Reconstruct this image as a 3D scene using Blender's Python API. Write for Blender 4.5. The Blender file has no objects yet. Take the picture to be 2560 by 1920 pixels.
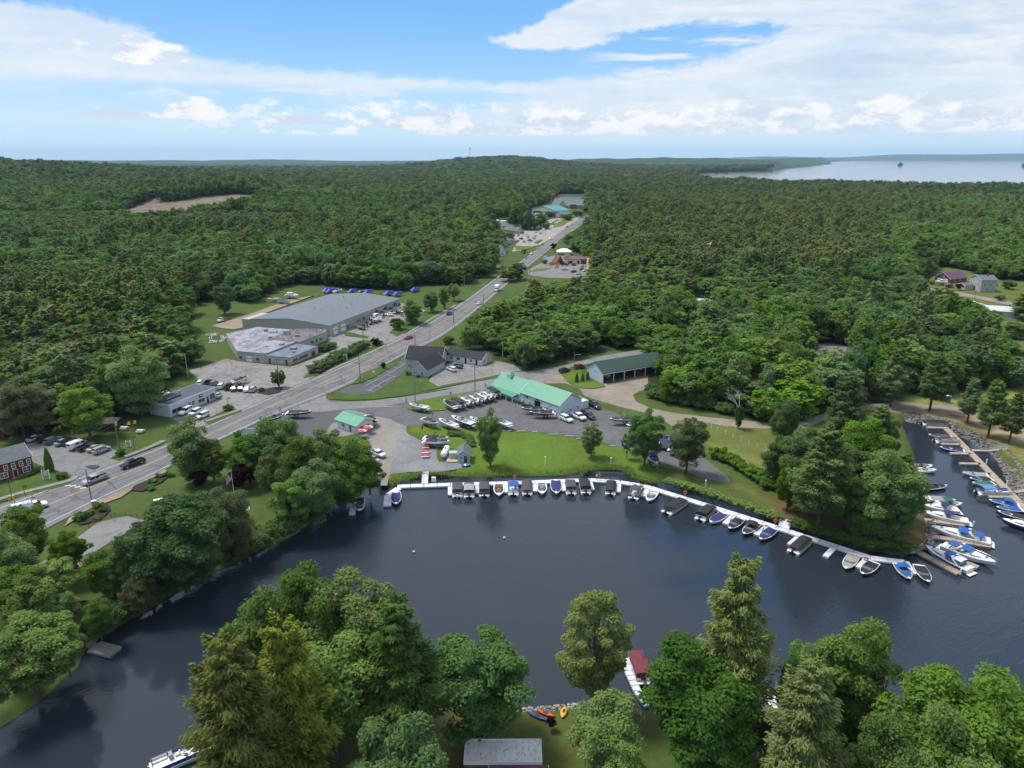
import bpy, math, random
import numpy as np
from mathutils import Vector, Matrix
from mathutils.geometry import tessellate_polygon
random.seed(7); np.random.seed(7)
S = bpy.context.scene; COL = S.collection
R = math.radians
CAMH = 75.0; FPX = 1774.0; PIT = R(17.72)
cam = bpy.data.cameras.new('camera'); camo = bpy.data.objects.new('camera', cam); COL.objects.link(camo)
camo.location = (0, 0, CAMH); camo.rotation_euler = (R(90) - PIT, 0, 0)
cam.sensor_width = 36; cam.lens = 36 * FPX / 2560; cam.clip_start = 1; cam.clip_end = 60000
S.camera = camo
SUN_EL, SUN_AZ = 62.0, -62.0       # degrees; azimuth from +Y (view direction) towards +X
sl = bpy.data.lights.new('sun', 'SUN'); sl.energy = 3.5; sl.angle = R(16); sl.color = (1, .965, .91)
so = bpy.data.objects.new('sun', sl); COL.objects.link(so); so.location = (0, 0, 200)
_d = Vector((math.sin(R(SUN_AZ)) * math.cos(R(SUN_EL)), math.cos(R(SUN_AZ)) * math.cos(R(SUN_EL)), math.sin(R(SUN_EL))))
so.rotation_euler = _d.to_track_quat('Z', 'Y').to_euler()
S.view_settings.view_transform = 'Standard'; S.view_settings.look = 'None'
S.view_settings.exposure = 0.18; S.view_settings.gamma = 1
S.cycles.max_bounces = 5; S.cycles.diffuse_bounces = 2; S.cycles.glossy_bounces = 2; S.cycles.transmission_bounces = 3
S.cycles.transparent_max_bounces = 6; S.cycles.volume_bounces = 0; S.cycles.caustics_reflective = False; S.cycles.caustics_refractive = False
S.cycles.use_denoising = True; S.cycles.sample_clamp_indirect = 4
class NT:
 """tiny node expression helper"""
 def __init__(s, tree): s.t = tree; s.n = tree.nodes; s.l = tree.links
 def put(s, sock, v):
  if hasattr(v, 'is_output'): s.l.new(v, sock)
  elif v is not None: sock.default_value = v
 def m(s, op, a, b=None, c=None, clamp=False):
  n = s.n.new('ShaderNodeMath'); n.operation = op; n.use_clamp = clamp
  s.put(n.inputs[0], a); s.put(n.inputs[1], b); s.put(n.inputs[2], c); return n.outputs[0]
 def add(s, a, b): return s.m('ADD', a, b)
 def sub(s, a, b): return s.m('SUBTRACT', a, b)
 def mul(s, a, b): return s.m('MULTIPLY', a, b)
 def step(s, v, a, b, o0=0., o1=1.):          # smooth ramp of v from a..b
  n = s.n.new('ShaderNodeMapRange'); n.interpolation_type = 'SMOOTHSTEP'
  s.put(n.inputs[0], v); s.put(n.inputs[1], a); s.put(n.inputs[2], b); s.put(n.inputs[3], o0); s.put(n.inputs[4], o1); return n.outputs[0]
 def xyz(s, x, y, z):
  n = s.n.new('ShaderNodeCombineXYZ'); s.put(n.inputs[0], x); s.put(n.inputs[1], y); s.put(n.inputs[2], z); return n.outputs[0]
 def sep(s, v):
  n = s.n.new('ShaderNodeSeparateXYZ'); s.put(n.inputs[0], v); return n.outputs
 def noise(s, vec, scale, detail=4, rough=.55, dist=0., col=False):
  n = s.n.new('ShaderNodeTexNoise'); s.put(n.inputs['Vector'], vec)
  n.inputs['Scale'].default_value = scale; n.inputs['Detail'].default_value = detail
  n.inputs['Roughness'].default_value = rough; n.inputs['Distortion'].default_value = dist
  return n.outputs['Color' if col else 'Fac']
 def mix(s, f, a, b, blend='MIX'):
  n = s.n.new('ShaderNodeMix'); n.data_type = 'RGBA'; n.blend_type = blend
  s.put(n.inputs[0], f)
  for k, v in ((6, a), (7, b)):
   if isinstance(v, tuple) and len(v) == 3: v = v + (1,)
   s.put(n.inputs[k], v)
  return n.outputs[2]
 def curve(s, v, pts):                        # piecewise function, pts in 0..1
  n = s.n.new('ShaderNodeFloatCurve'); c = n.mapping.curves[0]
  while len(c.points) < len(pts): c.points.new(.5, .5)
  for p, q in zip(c.points, pts): p.location = q; p.handle_type = 'AUTO_CLAMPED'
  n.mapping.update(); s.put(n.inputs['Value'], v); return n.outputs[0]
def build_world():
 w = bpy.data.worlds.new('World'); S.world = w; w.use_nodes = True
 nt = w.node_tree; nt.nodes.clear(); N = NT(nt)
 out = nt.nodes.new('ShaderNodeOutputWorld'); bg = nt.nodes.new('ShaderNodeBackground')
 sky = nt.nodes.new('ShaderNodeTexSky'); sky.sky_type = 'NISHITA'; sky.sun_disc = False
 sky.sun_elevation = R(SUN_EL); sky.sun_rotation = R(SUN_AZ); sky.air_density = 1.0; sky.dust_density = .6; sky.ozone_density = 1.2
 tc = nt.nodes.new('ShaderNodeTexCoord')
 x, y, z = N.sep(tc.outputs['Generated'])
 K = 180 / math.pi
 E = N.mul(N.m('ARCSINE', z), K)              # elevation, degrees
 A = N.mul(N.m('ARCTAN2', x, y), K)           # azimuth, degrees
 AE = N.xyz(A, E, 0.0)
 An = N.m('MULTIPLY_ADD', A, 1 / 80., .5, True)           # -40..40 -> 0..1
 f = lambda a: (a + 40) / 80
 streak = N.noise(N.xyz(N.mul(A, .11), N.mul(E, .75), 3.1), 1.0, 6, .55, .25)
 puffw = N.noise(N.xyz(N.mul(A, .45), N.mul(E, .9), 7.7), 1.0, 8, .62, .1)
 fine = N.noise(N.xyz(N.mul(A, .9), N.mul(E, 1.6), 1.7), 1.0, 8, .6)
 big = N.noise(tc.outputs['Generated'], 3.2, 5, .5, .5)
 wob = N.add(N.mul(N.sub(streak, .5), 1.6), N.mul(N.sub(fine, .5), 1.5))
 Ew = N.add(E, wob)
 top = N.mul(N.curve(An, [(0, .62), (f(-34), .66), (f(-27), .62), (f(-22), .48), (f(-16), .43), (f(-9), .42), (f(0), .395), (f(6), .42), (f(12), .46), (f(17), .55), (f(21), .68), (f(27), .86), (1, .98)]), 14.)
 deck = N.step(N.sub(top, Ew), -.15, .75)
 lo = N.mul(N.curve(An, [(0, 1), (f(-4), 1), (f(-2.2), .60), (f(2), .52), (f(5), .53), (f(9), .60), (f(14), .64), (f(19), .60), (f(23), .50), (f(30), .3), (1, .2)]), 14.)
 hi = N.mul(N.curve(An, [(0, 0), (f(-4), 0), (f(-2.2), .595), (f(0), .63), (f(3), .72), (f(6), .86), (f(9), 1), (1, 1)]), 14.)
 Ew2 = N.add(E, N.mul(wob, .8))
 wedge = N.mul(N.step(N.sub(Ew2, lo), -.1, .45), N.m('MAXIMUM', N.step(N.sub(hi, Ew2), -.1, .45), N.step(A, 9., 11.)))
 streaks = N.mul(N.step(streak, .50, .62), N.mul(N.step(A, 4., 10.), N.mul(N.step(E, 4., 6.), N.step(E, 10., 8.))))
 deckR = N.mul(N.step(A, 20., 27.), .9)
 hole = N.mul(N.mul(N.step(E, 2.6, 3.4), N.step(E, 5.4, 4.4)), N.mul(N.step(A, 6., -3.), N.step(A, -38., -24., .6, 1.)))
 hole = N.mul(hole, N.step(streak, .40, .52))
 front = N.m('MAXIMUM', N.m('MAXIMUM', deck, wedge), N.m('MAXIMUM', streaks, deckR))
 front = N.mul(front, N.sub(1.0, N.mul(hole, .85)))
 front = N.mul(front, N.sub(1.0, N.mul(.62, N.mul(N.step(Ew, 4.6, 3.6), N.step(A, 3., -9.)))))
 def puff(a0, e0, ra, re, k=1.0):
  du = N.mul(N.sub(A, a0), 1 / ra); dv = N.mul(N.sub(E, e0), 1 / re)
  dv = N.m('MAXIMUM', dv, N.mul(dv, -2.6))             # flat base
  d = N.m('SQRT', N.add(N.mul(du, du), N.mul(dv, dv)))
  return N.mul(N.step(N.add(d, N.mul(N.sub(puffw, .5), -2.2)), 1.15, .75), k)
 heaps = N.mul(N.mul(N.step(E, 1.45, 1.75), N.step(N.add(E, N.mul(N.sub(puffw, .5), -5.)), 3.9, 2.7)), N.mul(N.step(N.add(puffw, N.mul(N.step(A, -20., 0.), .10)), .50, .57), N.step(A, -28., -14.)))
 hs = puff(-25.4, 6.4, 2.6, 1.15)
 for a in ((-22.6, 2.9, 1.9, 1.0), (-27.6, 2.7, 2.6, .55), (-29.6, 6.6, 2.2, .5, .6), (-15.5, 2.45, 2.6, .6), (-19, 3.2, 1.4, .35, .7), (-9, 2.3, 2.4, .6, .9), (-5.5, 2.7, 2.2, .9), (1.5, 2.6, 2.0, .9), (5, 2.4, 3, .5), (11, 2.6, 2.6, .7), (18.5, 2.7, 3.4, .9), (26, 2.9, 2.6, .8), (31, 2.6, 2.5, .7)):
  hs = N.m('MAXIMUM', hs, puff(*a))
 heaps = N.m('MAXIMUM', heaps, hs)
 base_shade = N.step(puffw, .35, .62)
 above = N.step(N.add(big, N.m('MAXIMUM', N.step(E, 26., 40., 0., .16), N.step(A, 8., 30., 0., .06))), .455, .57)
 sel = N.mul(N.step(E, 15., 11.), N.mul(N.step(A, -60., -44.), N.step(A, 60., 44.)))
 cover = N.add(N.mul(front, sel), N.mul(above, N.sub(1., sel)))
 cover = N.mul(cover, N.step(E, .9, 2.6, .55, 1.))
 thin = N.add(.80, N.mul(N.sub(streak, .5), .9))
 cover = N.mul(cover, N.m('MINIMUM', thin, .97))
 c_white = (7.5, 7.7, 7.9); c_grey = (5.4, 6.2, 7.1)
 grey = N.mul(N.step(N.noise(N.xyz(N.mul(A, .10), N.mul(E, .55), 9.3), 1.0, 6, .6, .4), .42, .66), N.add(.28, N.mul(N.step(A, 2., 24.), .62)))
 grey = N.m('MAXIMUM', N.add(grey, N.mul(N.sub(.52, fine), .9)), 0.)
 ccol = N.mix(grey, c_white, c_grey)
 blue = N.mix(N.step(E, 0., 11.), (4.6, 7.2, 9.0), (1.6, 4.2, 8.2))
 blue = N.mix(N.step(E, 12., 50.), blue, (.75, 2.3, 6.4))
 skyc = N.mix(.90, N.mix(1., sky.outputs[0], (1, 1, 1), 'MULTIPLY'), blue)
 c = N.mix(cover, skyc, ccol)
 hcol = N.mix(N.mul(base_shade, N.step(E, 9., 1.)), (8.3, 8.3, 8.4), (5.8, 6.5, 7.4))
 hcol = N.mix(N.step(puffw, .42, .58), (5.6, 6.4, 7.4), (8.4, 8.4, 8.5))
 c = N.mix(N.mul(N.mul(heaps, .95), sel), c, hcol)
 c = N.mix(N.step(E, 2.2, .2, 0., .75), c, (5.2, 7.4, 9.1))
 nt.links.new(c, bg.inputs[0]); bg.inputs[1].default_value = .108
 nt.links.new(bg.outputs[0], out.inputs[0])
build_world()
# ---------------------------------------------------------------- photo pixel -> place on the ground
FR = {'A': (0, 840, 3.4563), 'B': (500, 680, 3.4563), 'C': (960, 820, 3.4563), 'D': (1440, 840, 3.4563), 'E': (1920, 960, 3.4563),
      'F1': (0, 360, 3.4563), 'F2': (640, 360, 3.4563), 'F3': (1280, 360, 3.4563), 'F4': (1920, 360, 3.4563),
      'L1': (0, 1400, 3.1906), 'L2': (640, 1400, 3.1906), 'L3': (1280, 1400, 3.1906), 'L4': (1920, 1400, 3.1906),
      'N': (1180, 450, 6.9125), 'O': (960, 1150, 6.9125), 'Q': (1540, 1180, 5.53), 'R': (2260, 1240, 7.3733), 'S': (0, 1080, 7.9), 'Z': (0, 0, 1)}
GZ = 1.2
def PX(f, X, Y): o = FR[f]; return o[0] + X / o[2], o[1] + Y / o[2]
def G(f, X, Y, h=GZ):
 x, y = PX(f, X, Y); a = (x - 1280) / FPX; b = (960 - y) / FPX
 dz = -math.sin(PIT) + b * math.cos(PIT); t = (h - CAMH) / dz
 return (a * t, (math.cos(PIT) + b * math.sin(PIT)) * t)
def GP(f, pts, h=GZ): return [G(f, a, b, h) for a, b in pts]
def HT(f, Y, yw):                                # height z at ground distance yw that projects to row Y
 _, y = PX(f, 0, Y); return CAMH - yw * math.tan(PIT + math.atan((y - 960) / FPX))
def XT(f, X, yw, z):                             # world x at distance yw, height z for column X
 x, _ = PX(f, X, 0); c = yw * math.cos(PIT) - (z - CAMH) * math.sin(PIT); return (x - 1280) / FPX * c
MATS = {}
def mat(name, col, rough=.7, metal=0., var=.0, vscale=1., col2=None, bump=0., bscale=20., spec=.4, coat=0., island=False, coords='Object'):
 if name in MATS: return MATS[name]
 m = bpy.data.materials.new(name); m.use_nodes = True; nt = m.node_tree; N = NT(nt); b = nt.nodes['Principled BSDF']
 b.inputs['Roughness'].default_value = rough; b.inputs['Metallic'].default_value = metal
 b.inputs['Specular IOR Level'].default_value = spec; b.inputs['Coat Weight'].default_value = coat
 c4 = tuple(col) + (1,)
 if var or col2:
  tc = nt.nodes.new('ShaderNodeTexCoord').outputs[coords] if coords != 'World' else nt.nodes.new('ShaderNodeNewGeometry').outputs['Position']
  n = N.step(N.noise(tc, vscale, 5, .6), .3, .7)
  d = tuple(min(1, v * (1 + var)) for v in col); e = tuple(v * (1 - var) for v in col)
  c = N.mix(n, e, d) if not col2 else N.mix(n, tuple(col), tuple(col2))
  nt.links.new(c, b.inputs['Base Color'])
 else: b.inputs['Base Color'].default_value = c4
 if bump:
  tc = nt.nodes.new('ShaderNodeTexCoord').outputs['Object']
  bn = nt.nodes.new('ShaderNodeBump'); bn.inputs['Strength'].default_value = bump
  nt.links.new(N.noise(tc, bscale, 3), bn.inputs['Height']); nt.links.new(bn.outputs[0], b.inputs['Normal'])
 MATS[name] = m; return m
def paint(name, col): return mat('paint_' + name, col, .28, 0, .04, .7, coat=.5)
def siding(name, col, pitch=.16, vert=False, var=.10, rough=.7):
 """boards or ribs as fine alternating darker lines"""
 if name in MATS: return MATS[name]
 m = bpy.data.materials.new(name); m.use_nodes = True; nt = m.node_tree; N = NT(nt); b = nt.nodes['Principled BSDF']
 tc = nt.nodes.new('ShaderNodeTexCoord').outputs['Object']; x, y, z = N.sep(tc)
 v = N.add(x, y) if vert else z
 fr = N.m('FRACT', N.mul(v, 1 / pitch)); line = N.step(fr, 0., .22)
 n = N.noise(tc, .9, 5, .6)
 c = N.mix(N.step(n, .3, .7), tuple(q * (1 - var) for q in col), tuple(min(1, q * (1 + var)) for q in col))
 c = N.mix(N.m('MULTIPLY_ADD', line, -.25, .25), c, tuple(q * .5 for q in col))
 nt.links.new(c, b.inputs['Base Color']); b.inputs['Roughness'].default_value = rough
 MATS[name] = m; return m
def metal_roof(name, col, pitch=.6, streak=.12, rough=.45, axis='x'):
 if name in MATS: return MATS[name]
 m = bpy.data.materials.new(name); m.use_nodes = True; nt = m.node_tree; N = NT(nt); b = nt.nodes['Principled BSDF']
 tc = nt.nodes.new('ShaderNodeTexCoord').outputs['Object']; x, y, z = N.sep(tc)
 v = x if axis == 'x' else y
 line = N.step(N.m('FRACT', N.mul(v, 1 / pitch)), 0., .18)
 n = N.noise(N.xyz(N.mul(x, .25 if axis == 'y' else 1.2), N.mul(y, 1.2 if axis == 'y' else .25), z), 1., 6, .65)
 c = N.mix(N.step(n, .3, .72), tuple(q * (1 - streak) for q in col), tuple(min(1, q * (1 + streak)) for q in col))
 c = N.mix(N.m('MULTIPLY_ADD', line, -.30, .30), c, tuple(q * .6 for q in col))
 nt.links.new(c, b.inputs['Base Color']); b.inputs['Roughness'].default_value = rough
 MATS[name] = m; return m
def shingle(name, col, var=.18): return mat(name, col, .9, 0, var, 2.2, bump=.3, bscale=6)
def leafmat(name, a, b, c, trans=.45):
 """foliage: leaf colour varies leaf by leaf, bough by bough and tree by tree"""
 m = bpy.data.materials.new(name); m.use_nodes = True; nt = m.node_tree; nt.nodes.clear(); N = NT(nt)
 geo = nt.nodes.new('ShaderNodeNewGeometry'); oi = nt.nodes.new('ShaderNodeObjectInfo'); tc = nt.nodes.new('ShaderNodeTexCoord')
 n = N.noise(tc.outputs['Object'], .45, 3, .6)
 base = N.mix(N.step(n, .34, .66), a, b)
 base = N.mix(N.mul(geo.outputs['Random Per Island'], .55), base, c)
 hs = nt.nodes.new('ShaderNodeHueSaturation'); nt.links.new(base, hs.inputs['Color'])
 r = oi.outputs['Random']
 r2 = N.m('FRACT', N.mul(r, 7.31)); r3 = N.m('FRACT', N.mul(r, 23.7))
 nt.links.new(N.m('MULTIPLY_ADD', r, .024, .488), hs.inputs['Hue'])
 nt.links.new(N.m('MULTIPLY_ADD', r2, .3, .74), hs.inputs['Saturation'])
 nt.links.new(N.m('MULTIPLY_ADD', r3, .65, .72), hs.inputs['Value'])
 d = nt.nodes.new('ShaderNodeBsdfDiffuse'); t = nt.nodes.new('ShaderNodeBsdfTranslucent'); mx = nt.nodes.new('ShaderNodeMixShader')
 o = nt.nodes.new('ShaderNodeOutputMaterial')
 nt.links.new(hs.outputs[0], d.inputs[0]); nt.links.new(hs.outputs[0], t.inputs[0]); mx.inputs[0].default_value = trans
 nt.links.new(d.outputs[0], mx.inputs[1]); nt.links.new(t.outputs[0], mx.inputs[2]); nt.links.new(mx.outputs[0], o.inputs[0])
 MATS[name] = m; return m
LEAF = {
 'broad': leafmat('leaf_broad', (.088, .172, .027), (.149, .255, .037), (.227, .362, .058)),
 'dark': leafmat('leaf_dark', (.064, .147, .033), (.109, .215, .044), (.171, .293, .058)),
 'bright': leafmat('leaf_bright', (.099, .191, .022), (.158, .268, .033), (.228, .355, .053)),
 'airy': leafmat('leaf_airy', (.135, .196, .043), (.199, .268, .063), (.269, .340, .089)),
 'pine': leafmat('leaf_pine', (.084, .144, .035), (.133, .208, .047), (.190, .277, .062), .25),
 'pineolive': leafmat('leaf_pine_olive', (.109, .144, .027), (.168, .206, .036), (.234, .268, .052), .25),
 'pineyellow': leafmat('leaf_pine_yellow', (.154, .196, .041), (.226, .278, .056), (.298, .350, .074), .4),  # pine foliage of a paler yellow-green colour
 'spruce': leafmat('leaf_spruce', (.041, .077, .030), (.070, .118, .041), (.099, .154, .050), .15),
 'purple': leafmat('leaf_purple', (.026, .009, .013), (.042, .013, .018), (.07, .022, .028)),
 'grey': leafmat('leaf_grey', (.111, .144, .056), (.170, .206, .078), (.234, .268, .111)),
}
BARK = mat('bark', (.085, .065, .05), .95, 0, .3, 3); BARKG = mat('bark_grey', (.2, .185, .165), .95, 0, .25, 3); BIRCH = mat('bark_birch', (.55, .53, .48), .9, 0, .3, 4)
WHITE = mat('white', (.78, .78, .77), .5, 0, .05, 1.5); WHITEG = paint('white', (.80, .80, .80)); TRIM = mat('trim_white', (.74, .74, .73), .6)
BLACKC = mat('canvas_black', (.022, .022, .025), .75, 0, .25, 1.5, bump=.25, bscale=2.5); NAVYC = mat('canvas_navy', (.028, .030, .12), .75, 0, .2, 1.5, bump=.25, bscale=2.5)
BLUEC = mat('canvas_blue', (.02, .095, .33), .75, 0, .2, 1.5, bump=.25, bscale=2.5); GREYC = mat('canvas_grey', (.28, .28, .29), .8, 0, .12, 1.5, bump=.25, bscale=2.5)
DKGC = mat('canvas_dark_grey', (.065, .068, .072), .8, 0, .2, 1.5, bump=.25, bscale=2.5)
TANC = mat('canvas_tan', (.34, .28, .23), .8, 0, .12, 1.5, bump=.25, bscale=2.5); REDC = mat('canvas_red', (.15, .032, .038), .8, 0, .2, 1.2, bump=.25, bscale=2.5); GREENC = mat('canvas_green', (.012, .13, .09), .8, 0, .15, 1.5)
GLASS = mat('glass_dark', (.02, .025, .03), .08, 0, spec=.8); GLASSB = mat('glass_boat', (.10, .15, .16), .08, 0, spec=.8); TYRE = mat('rubber', (.018, .018, .018), .8); RIM = mat('rim_metal', (.42, .42, .43), .35, .7)
ALU = mat('aluminium', (.50, .51, .53), .35, .6, .08, 2); STEEL = mat('steel_dark', (.06, .06, .065), .45, .5); CHROME = mat('rail_steel', (.62, .62, .63), .25, .8)
LAMP_R = mat('lens_red', (.35, .02, .02), .3); LAMP_W = mat('lens_clear', (.7, .7, .68), .2)
SEATW = mat('vinyl_white', (.66, .65, .63), .5, 0, .08, 2); SEATB = mat('vinyl_brown', (.20, .085, .05), .55, 0, .1, 2); SEATT = mat('vinyl_tan', (.50, .42, .30), .55, 0, .1, 2); SEATG = mat('vinyl_grey', (.30, .31, .33), .55, 0, .1, 2)
WOODD = mat('wood_dock', (.36, .29, .22), .85, 0, .16, 1.4); WOODG = mat('wood_grey', (.24, .23, .21), .9, 0, .2, 2); WOODP = mat('wood_pole', (.20, .165, .13), .9, 0, .2, 3); WOODB = mat('wood_brown', (.16, .09, .05), .9, 0, .2, 3)
CONC = mat('concrete', (.36, .34, .32), .9, 0, .12, .8); ROCK = mat('rock_grey', (.22, .20, .19), .9, 0, .35, 1.2); MULCH = mat('mulch', (.03, .022, .017), .95, 0, .3, 4)
YEL = mat('plastic_yellow', (.75, .42, .02), .5); ORG = mat('plastic_orange', (.70, .09, .025), .5); REDP = mat('paint_signal_red', (.55, .03, .03), .5); PURP = mat('plastic_violet', (.07, .06, .26), .5)
LINEW = mat('line_white', (.55, .55, .54), .8, 0, .25, 1.5); LINEY = mat('line_yellow', (.50, .30, .06), .8, 0, .22, 1.5)
class MB:
 def __init__(s): s.v = []; s.f = []; s.mi = []; s.ms = []; s.cur = 0; s.T = None; s.marks = []
 def use(s, m):
  if m not in s.ms: s.ms.append(m)
  s.cur = s.ms.index(m); return s
 def raw(s, vs, fs):
  o = len(s.v)
  if s.T is not None: vs = [tuple(s.T @ Vector(v)) for v in vs]
  s.v += [tuple(v) for v in vs]; s.f += [tuple(i + o for i in f) for f in fs]; s.mi += [s.cur] * len(fs); return s
 def box(s, x0, x1, y0, y1, z0, z1, top=None):
  """box; top=(dx,dy) insets the upper face"""
  a, b = top or (0, 0)
  return s.raw([(x0, y0, z0), (x1, y0, z0), (x1, y1, z0), (x0, y1, z0), (x0 + a, y0 + b, z1), (x1 - a, y0 + b, z1), (x1 - a, y1 - b, z1), (x0 + a, y1 - b, z1)],
                     [(3, 2, 1, 0), (4, 5, 6, 7), (0, 1, 5, 4), (1, 2, 6, 5), (2, 3, 7, 6), (3, 0, 4, 7)])
 def tube(s, a, b, r, r2=None, n=6, cap=True):
  a = Vector(a); b = Vector(b); d = (b - a)
  if d.length < 1e-6: return s
  q = d.to_track_quat('Z', 'Y'); r2 = r if r2 is None else r2
  vs = []
  for p, rr in ((a, r), (b, r2)):
   for i in range(n):
    t = 2 * math.pi * i / n; vs.append(p + q @ Vector((math.cos(t) * rr, math.sin(t) * rr, 0)))
  fs = [(i, (i + 1) % n, n + (i + 1) % n, n + i) for i in range(n)]
  if cap: fs += [tuple(range(n - 1, -1, -1)), tuple(range(n, 2 * n))]
  return s.raw(vs, fs)
 def path(s, pts, r, n=5):
  for a, b in zip(pts[:-1], pts[1:]): s.tube(a, b, r, n=n)
  return s
 def prism(s, poly, z0, z1):
  n = len(poly); vs = [(x, y, z0) for x, y in poly] + [(x, y, z1) for x, y in poly]
  ar = sum(poly[i][0] * poly[(i + 1) % n][1] - poly[(i + 1) % n][0] * poly[i][1] for i in range(n))
  fs = [(i, (i + 1) % n, n + (i + 1) % n, n + i) for i in range(n)]
  for t in tessellate_polygon([[Vector((x, y, 0)) for x, y in poly]]):
   fs += [tuple(n + i for i in t), tuple(t[::-1])]
  return s.raw(vs, fs)
 def loft(s, secs, cap=True, closed=True):
  """secs: list of rings with equal point counts"""
  n = len(secs[0]); vs = [p for r in secs for p in r]; fs = []
  for k in range(len(secs) - 1):
   for i in range(n if closed else n - 1):
    j = (i + 1) % n; fs.append((k * n + i, k * n + j, (k + 1) * n + j, (k + 1) * n + i))
  if cap and closed: fs += [tuple(range(n - 1, -1, -1)), tuple(range((len(secs) - 1) * n, len(secs) * n))]
  return s.raw(vs, fs)
 def ball(s, c, rx, ry, rz, n=8, m=5, jit=0., rnd=random):
  vs = []; fs = []
  for j in range(m + 1):
   t = math.pi * j / m
   for i in range(n):
    p = 2 * math.pi * i / n; k = 1 + (rnd.random() - .5) * jit
    vs.append((c[0] + rx * k * math.sin(t) * math.cos(p), c[1] + ry * k * math.sin(t) * math.sin(p), c[2] + rz * k * math.cos(t)))
  for j in range(m):
   for i in range(n): fs.append((j * n + i, (j + 1) * n + i, (j + 1) * n + (i + 1) % n, j * n + (i + 1) % n))
  return s.raw(vs, fs)
 def build(s, name, m=None, parent=None, smooth=False, loc=None):
  if len(s.marks) > 1:
   k = s.marks + [(len(s.v), len(s.f))]
   for (a, fa), (c, fc) in zip(k[:-1], k[1:]):
    b = MB(); b.v = s.v[a:c]; b.f = [tuple(i - a for i in f) for f in s.f[fa:fc]]; b.build(name, m, parent)
   return
  me = bpy.data.meshes.new(name); me.from_pydata(s.v, [], s.f)
  if m is not None and not s.ms: me.materials.append(m)
  for q in s.ms: me.materials.append(q)
  if len(s.ms) > 1: me.polygons.foreach_set('material_index', s.mi)
  if smooth: me.polygons.foreach_set('use_smooth', [True] * len(me.polygons))
  me.update()
  o = bpy.data.objects.new(name, me); COL.objects.link(o)
  if parent: o.parent = parent
  if loc: o.location = loc
  return o
def tag(o, label=None, cat=None, group=None, kind=None):
 if label: o['label'] = label
 if cat: o['category'] = cat
 if group: o['group'] = group
 if kind: o['kind'] = kind
 return o
def thing(name, label, cat, loc=(0, 0, 0), rz=0., group=None, sc=1.):
 o = bpy.data.objects.new(name, None); COL.objects.link(o); o.empty_display_size = .5
 o.location = loc; o.rotation_euler = (0, 0, rz); o.scale = (sc,) * 3 if not isinstance(sc, tuple) else sc
 return tag(o, label, cat, group)
def structure(o): o['kind'] = 'structure'; return o
KIDS = {}
def dup(root, loc, rz=0., label=None, group=None, sc=None, recol=None):
 """copy of a thing with its parts and sub-parts; recol = {part name: material}"""
 def cp(o, par):
  c = o.copy(); COL.objects.link(c); c.parent = par
  if recol:
   for k, v in recol.items():
    if o.name.split('.')[0] == k:
     c.material_slots[0].link = 'OBJECT'; c.material_slots[0].material = v
  for ch in KIDS.get(o.name) or [q for q in o.children]: cp(ch, c)
  return c
 if root.name not in KIDS:
  def reg(o):
   KIDS[o.name] = list(o.children)
   for q in o.children: reg(q)
  reg(root)
 r = cp(root, None); r.location = loc; r.rotation_euler = (0, 0, rz)
 if sc: r.scale = (sc,) * 3 if not isinstance(sc, tuple) else sc
 if label: r['label'] = label
 if group: r['group'] = group
 elif 'group' in r: del r['group']
 return r
class Proto:
 """first place() moves the original, later ones copy it"""
 def __init__(s, root): s.root = root; s.used = False
 def place(s, loc, rz=0., label=None, group=None, sc=None, recol=None):
  if not s.used:
   s.used = True; s.first = (loc, rz, label, group, sc, recol)
   s.keep = dup(s.root, loc, rz, label, group, sc, recol)
   return s.keep
  return dup(s.root, loc, rz, label, group, sc, recol)
 def finish(s):
  def rm(o):
   for q in list(o.children): rm(q)
   bpy.data.objects.remove(o)
  rm(s.root)
def curve_pts(pts, n=6):
 """Catmull-Rom through points"""
 out = []
 for i in range(len(pts) - 1):
  p = [Vector(pts[max(0, min(len(pts) - 1, k))]) for k in (i - 1, i, i + 1, i + 2)]
  for j in range(n):
   t = j / n
   out.append(tuple(.5 * (2 * p[1] + (p[2] - p[0]) * t + (2 * p[0] - 5 * p[1] + 4 * p[2] - p[3]) * t * t + (3 * p[1] - p[0] - 3 * p[2] + p[3]) * t ** 3)))
 out.append(tuple(pts[-1])); return out
def smooth_poly(pts, n=4, jit=0.):
 q = curve_pts(list(pts) + [pts[0]], n)[:-1]
 if jit: q = [(x + random.uniform(-jit, jit), y + random.uniform(-jit, jit)) for x, y in q]
 return q
LV = [0, 0]
def sheet(name, pts, m, z=None, smooth=0, jit=0., label=None):
 """a ground sheet a few millimetres above the one before"""
 if smooth: pts = smooth_poly(pts, smooth, jit)
 if z is None: LV[0] += 1; z = GZ + .02 + .006 * LV[0]
 elif z < GZ + .21 and z > GZ + .185: LV[1] += 1; z = GZ + .19 + .004 * LV[1]
 b = MB(); vs = [Vector((x, y, 0)) for x, y in pts]
 ts = tessellate_polygon([vs])
 fs = []
 for t in ts:
  a, c, d = (vs[i] for i in t)
  fs.append(tuple(t) if (c - a).cross(d - a).z > 0 else tuple(t[::-1]))
 b.raw([(v.x, v.y, z) for v in vs], fs)
 return structure(b.build(name, m))
def strip(b, pts, w, z):
 pts = [Vector((p[0], p[1])) for p in pts]; vs = []; fs = []
 for i, p in enumerate(pts):
  d = (pts[min(i + 1, len(pts) - 1)] - pts[max(i - 1, 0)]); d.normalize(); n = Vector((-d.y, d.x)) * w / 2
  vs += [(p.x + n.x, p.y + n.y, z), (p.x - n.x, p.y - n.y, z)]
 for i in range(len(pts) - 1): fs.append((2 * i + 1, 2 * i + 3, 2 * i + 2, 2 * i))
 b.raw(vs, fs); return b
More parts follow.
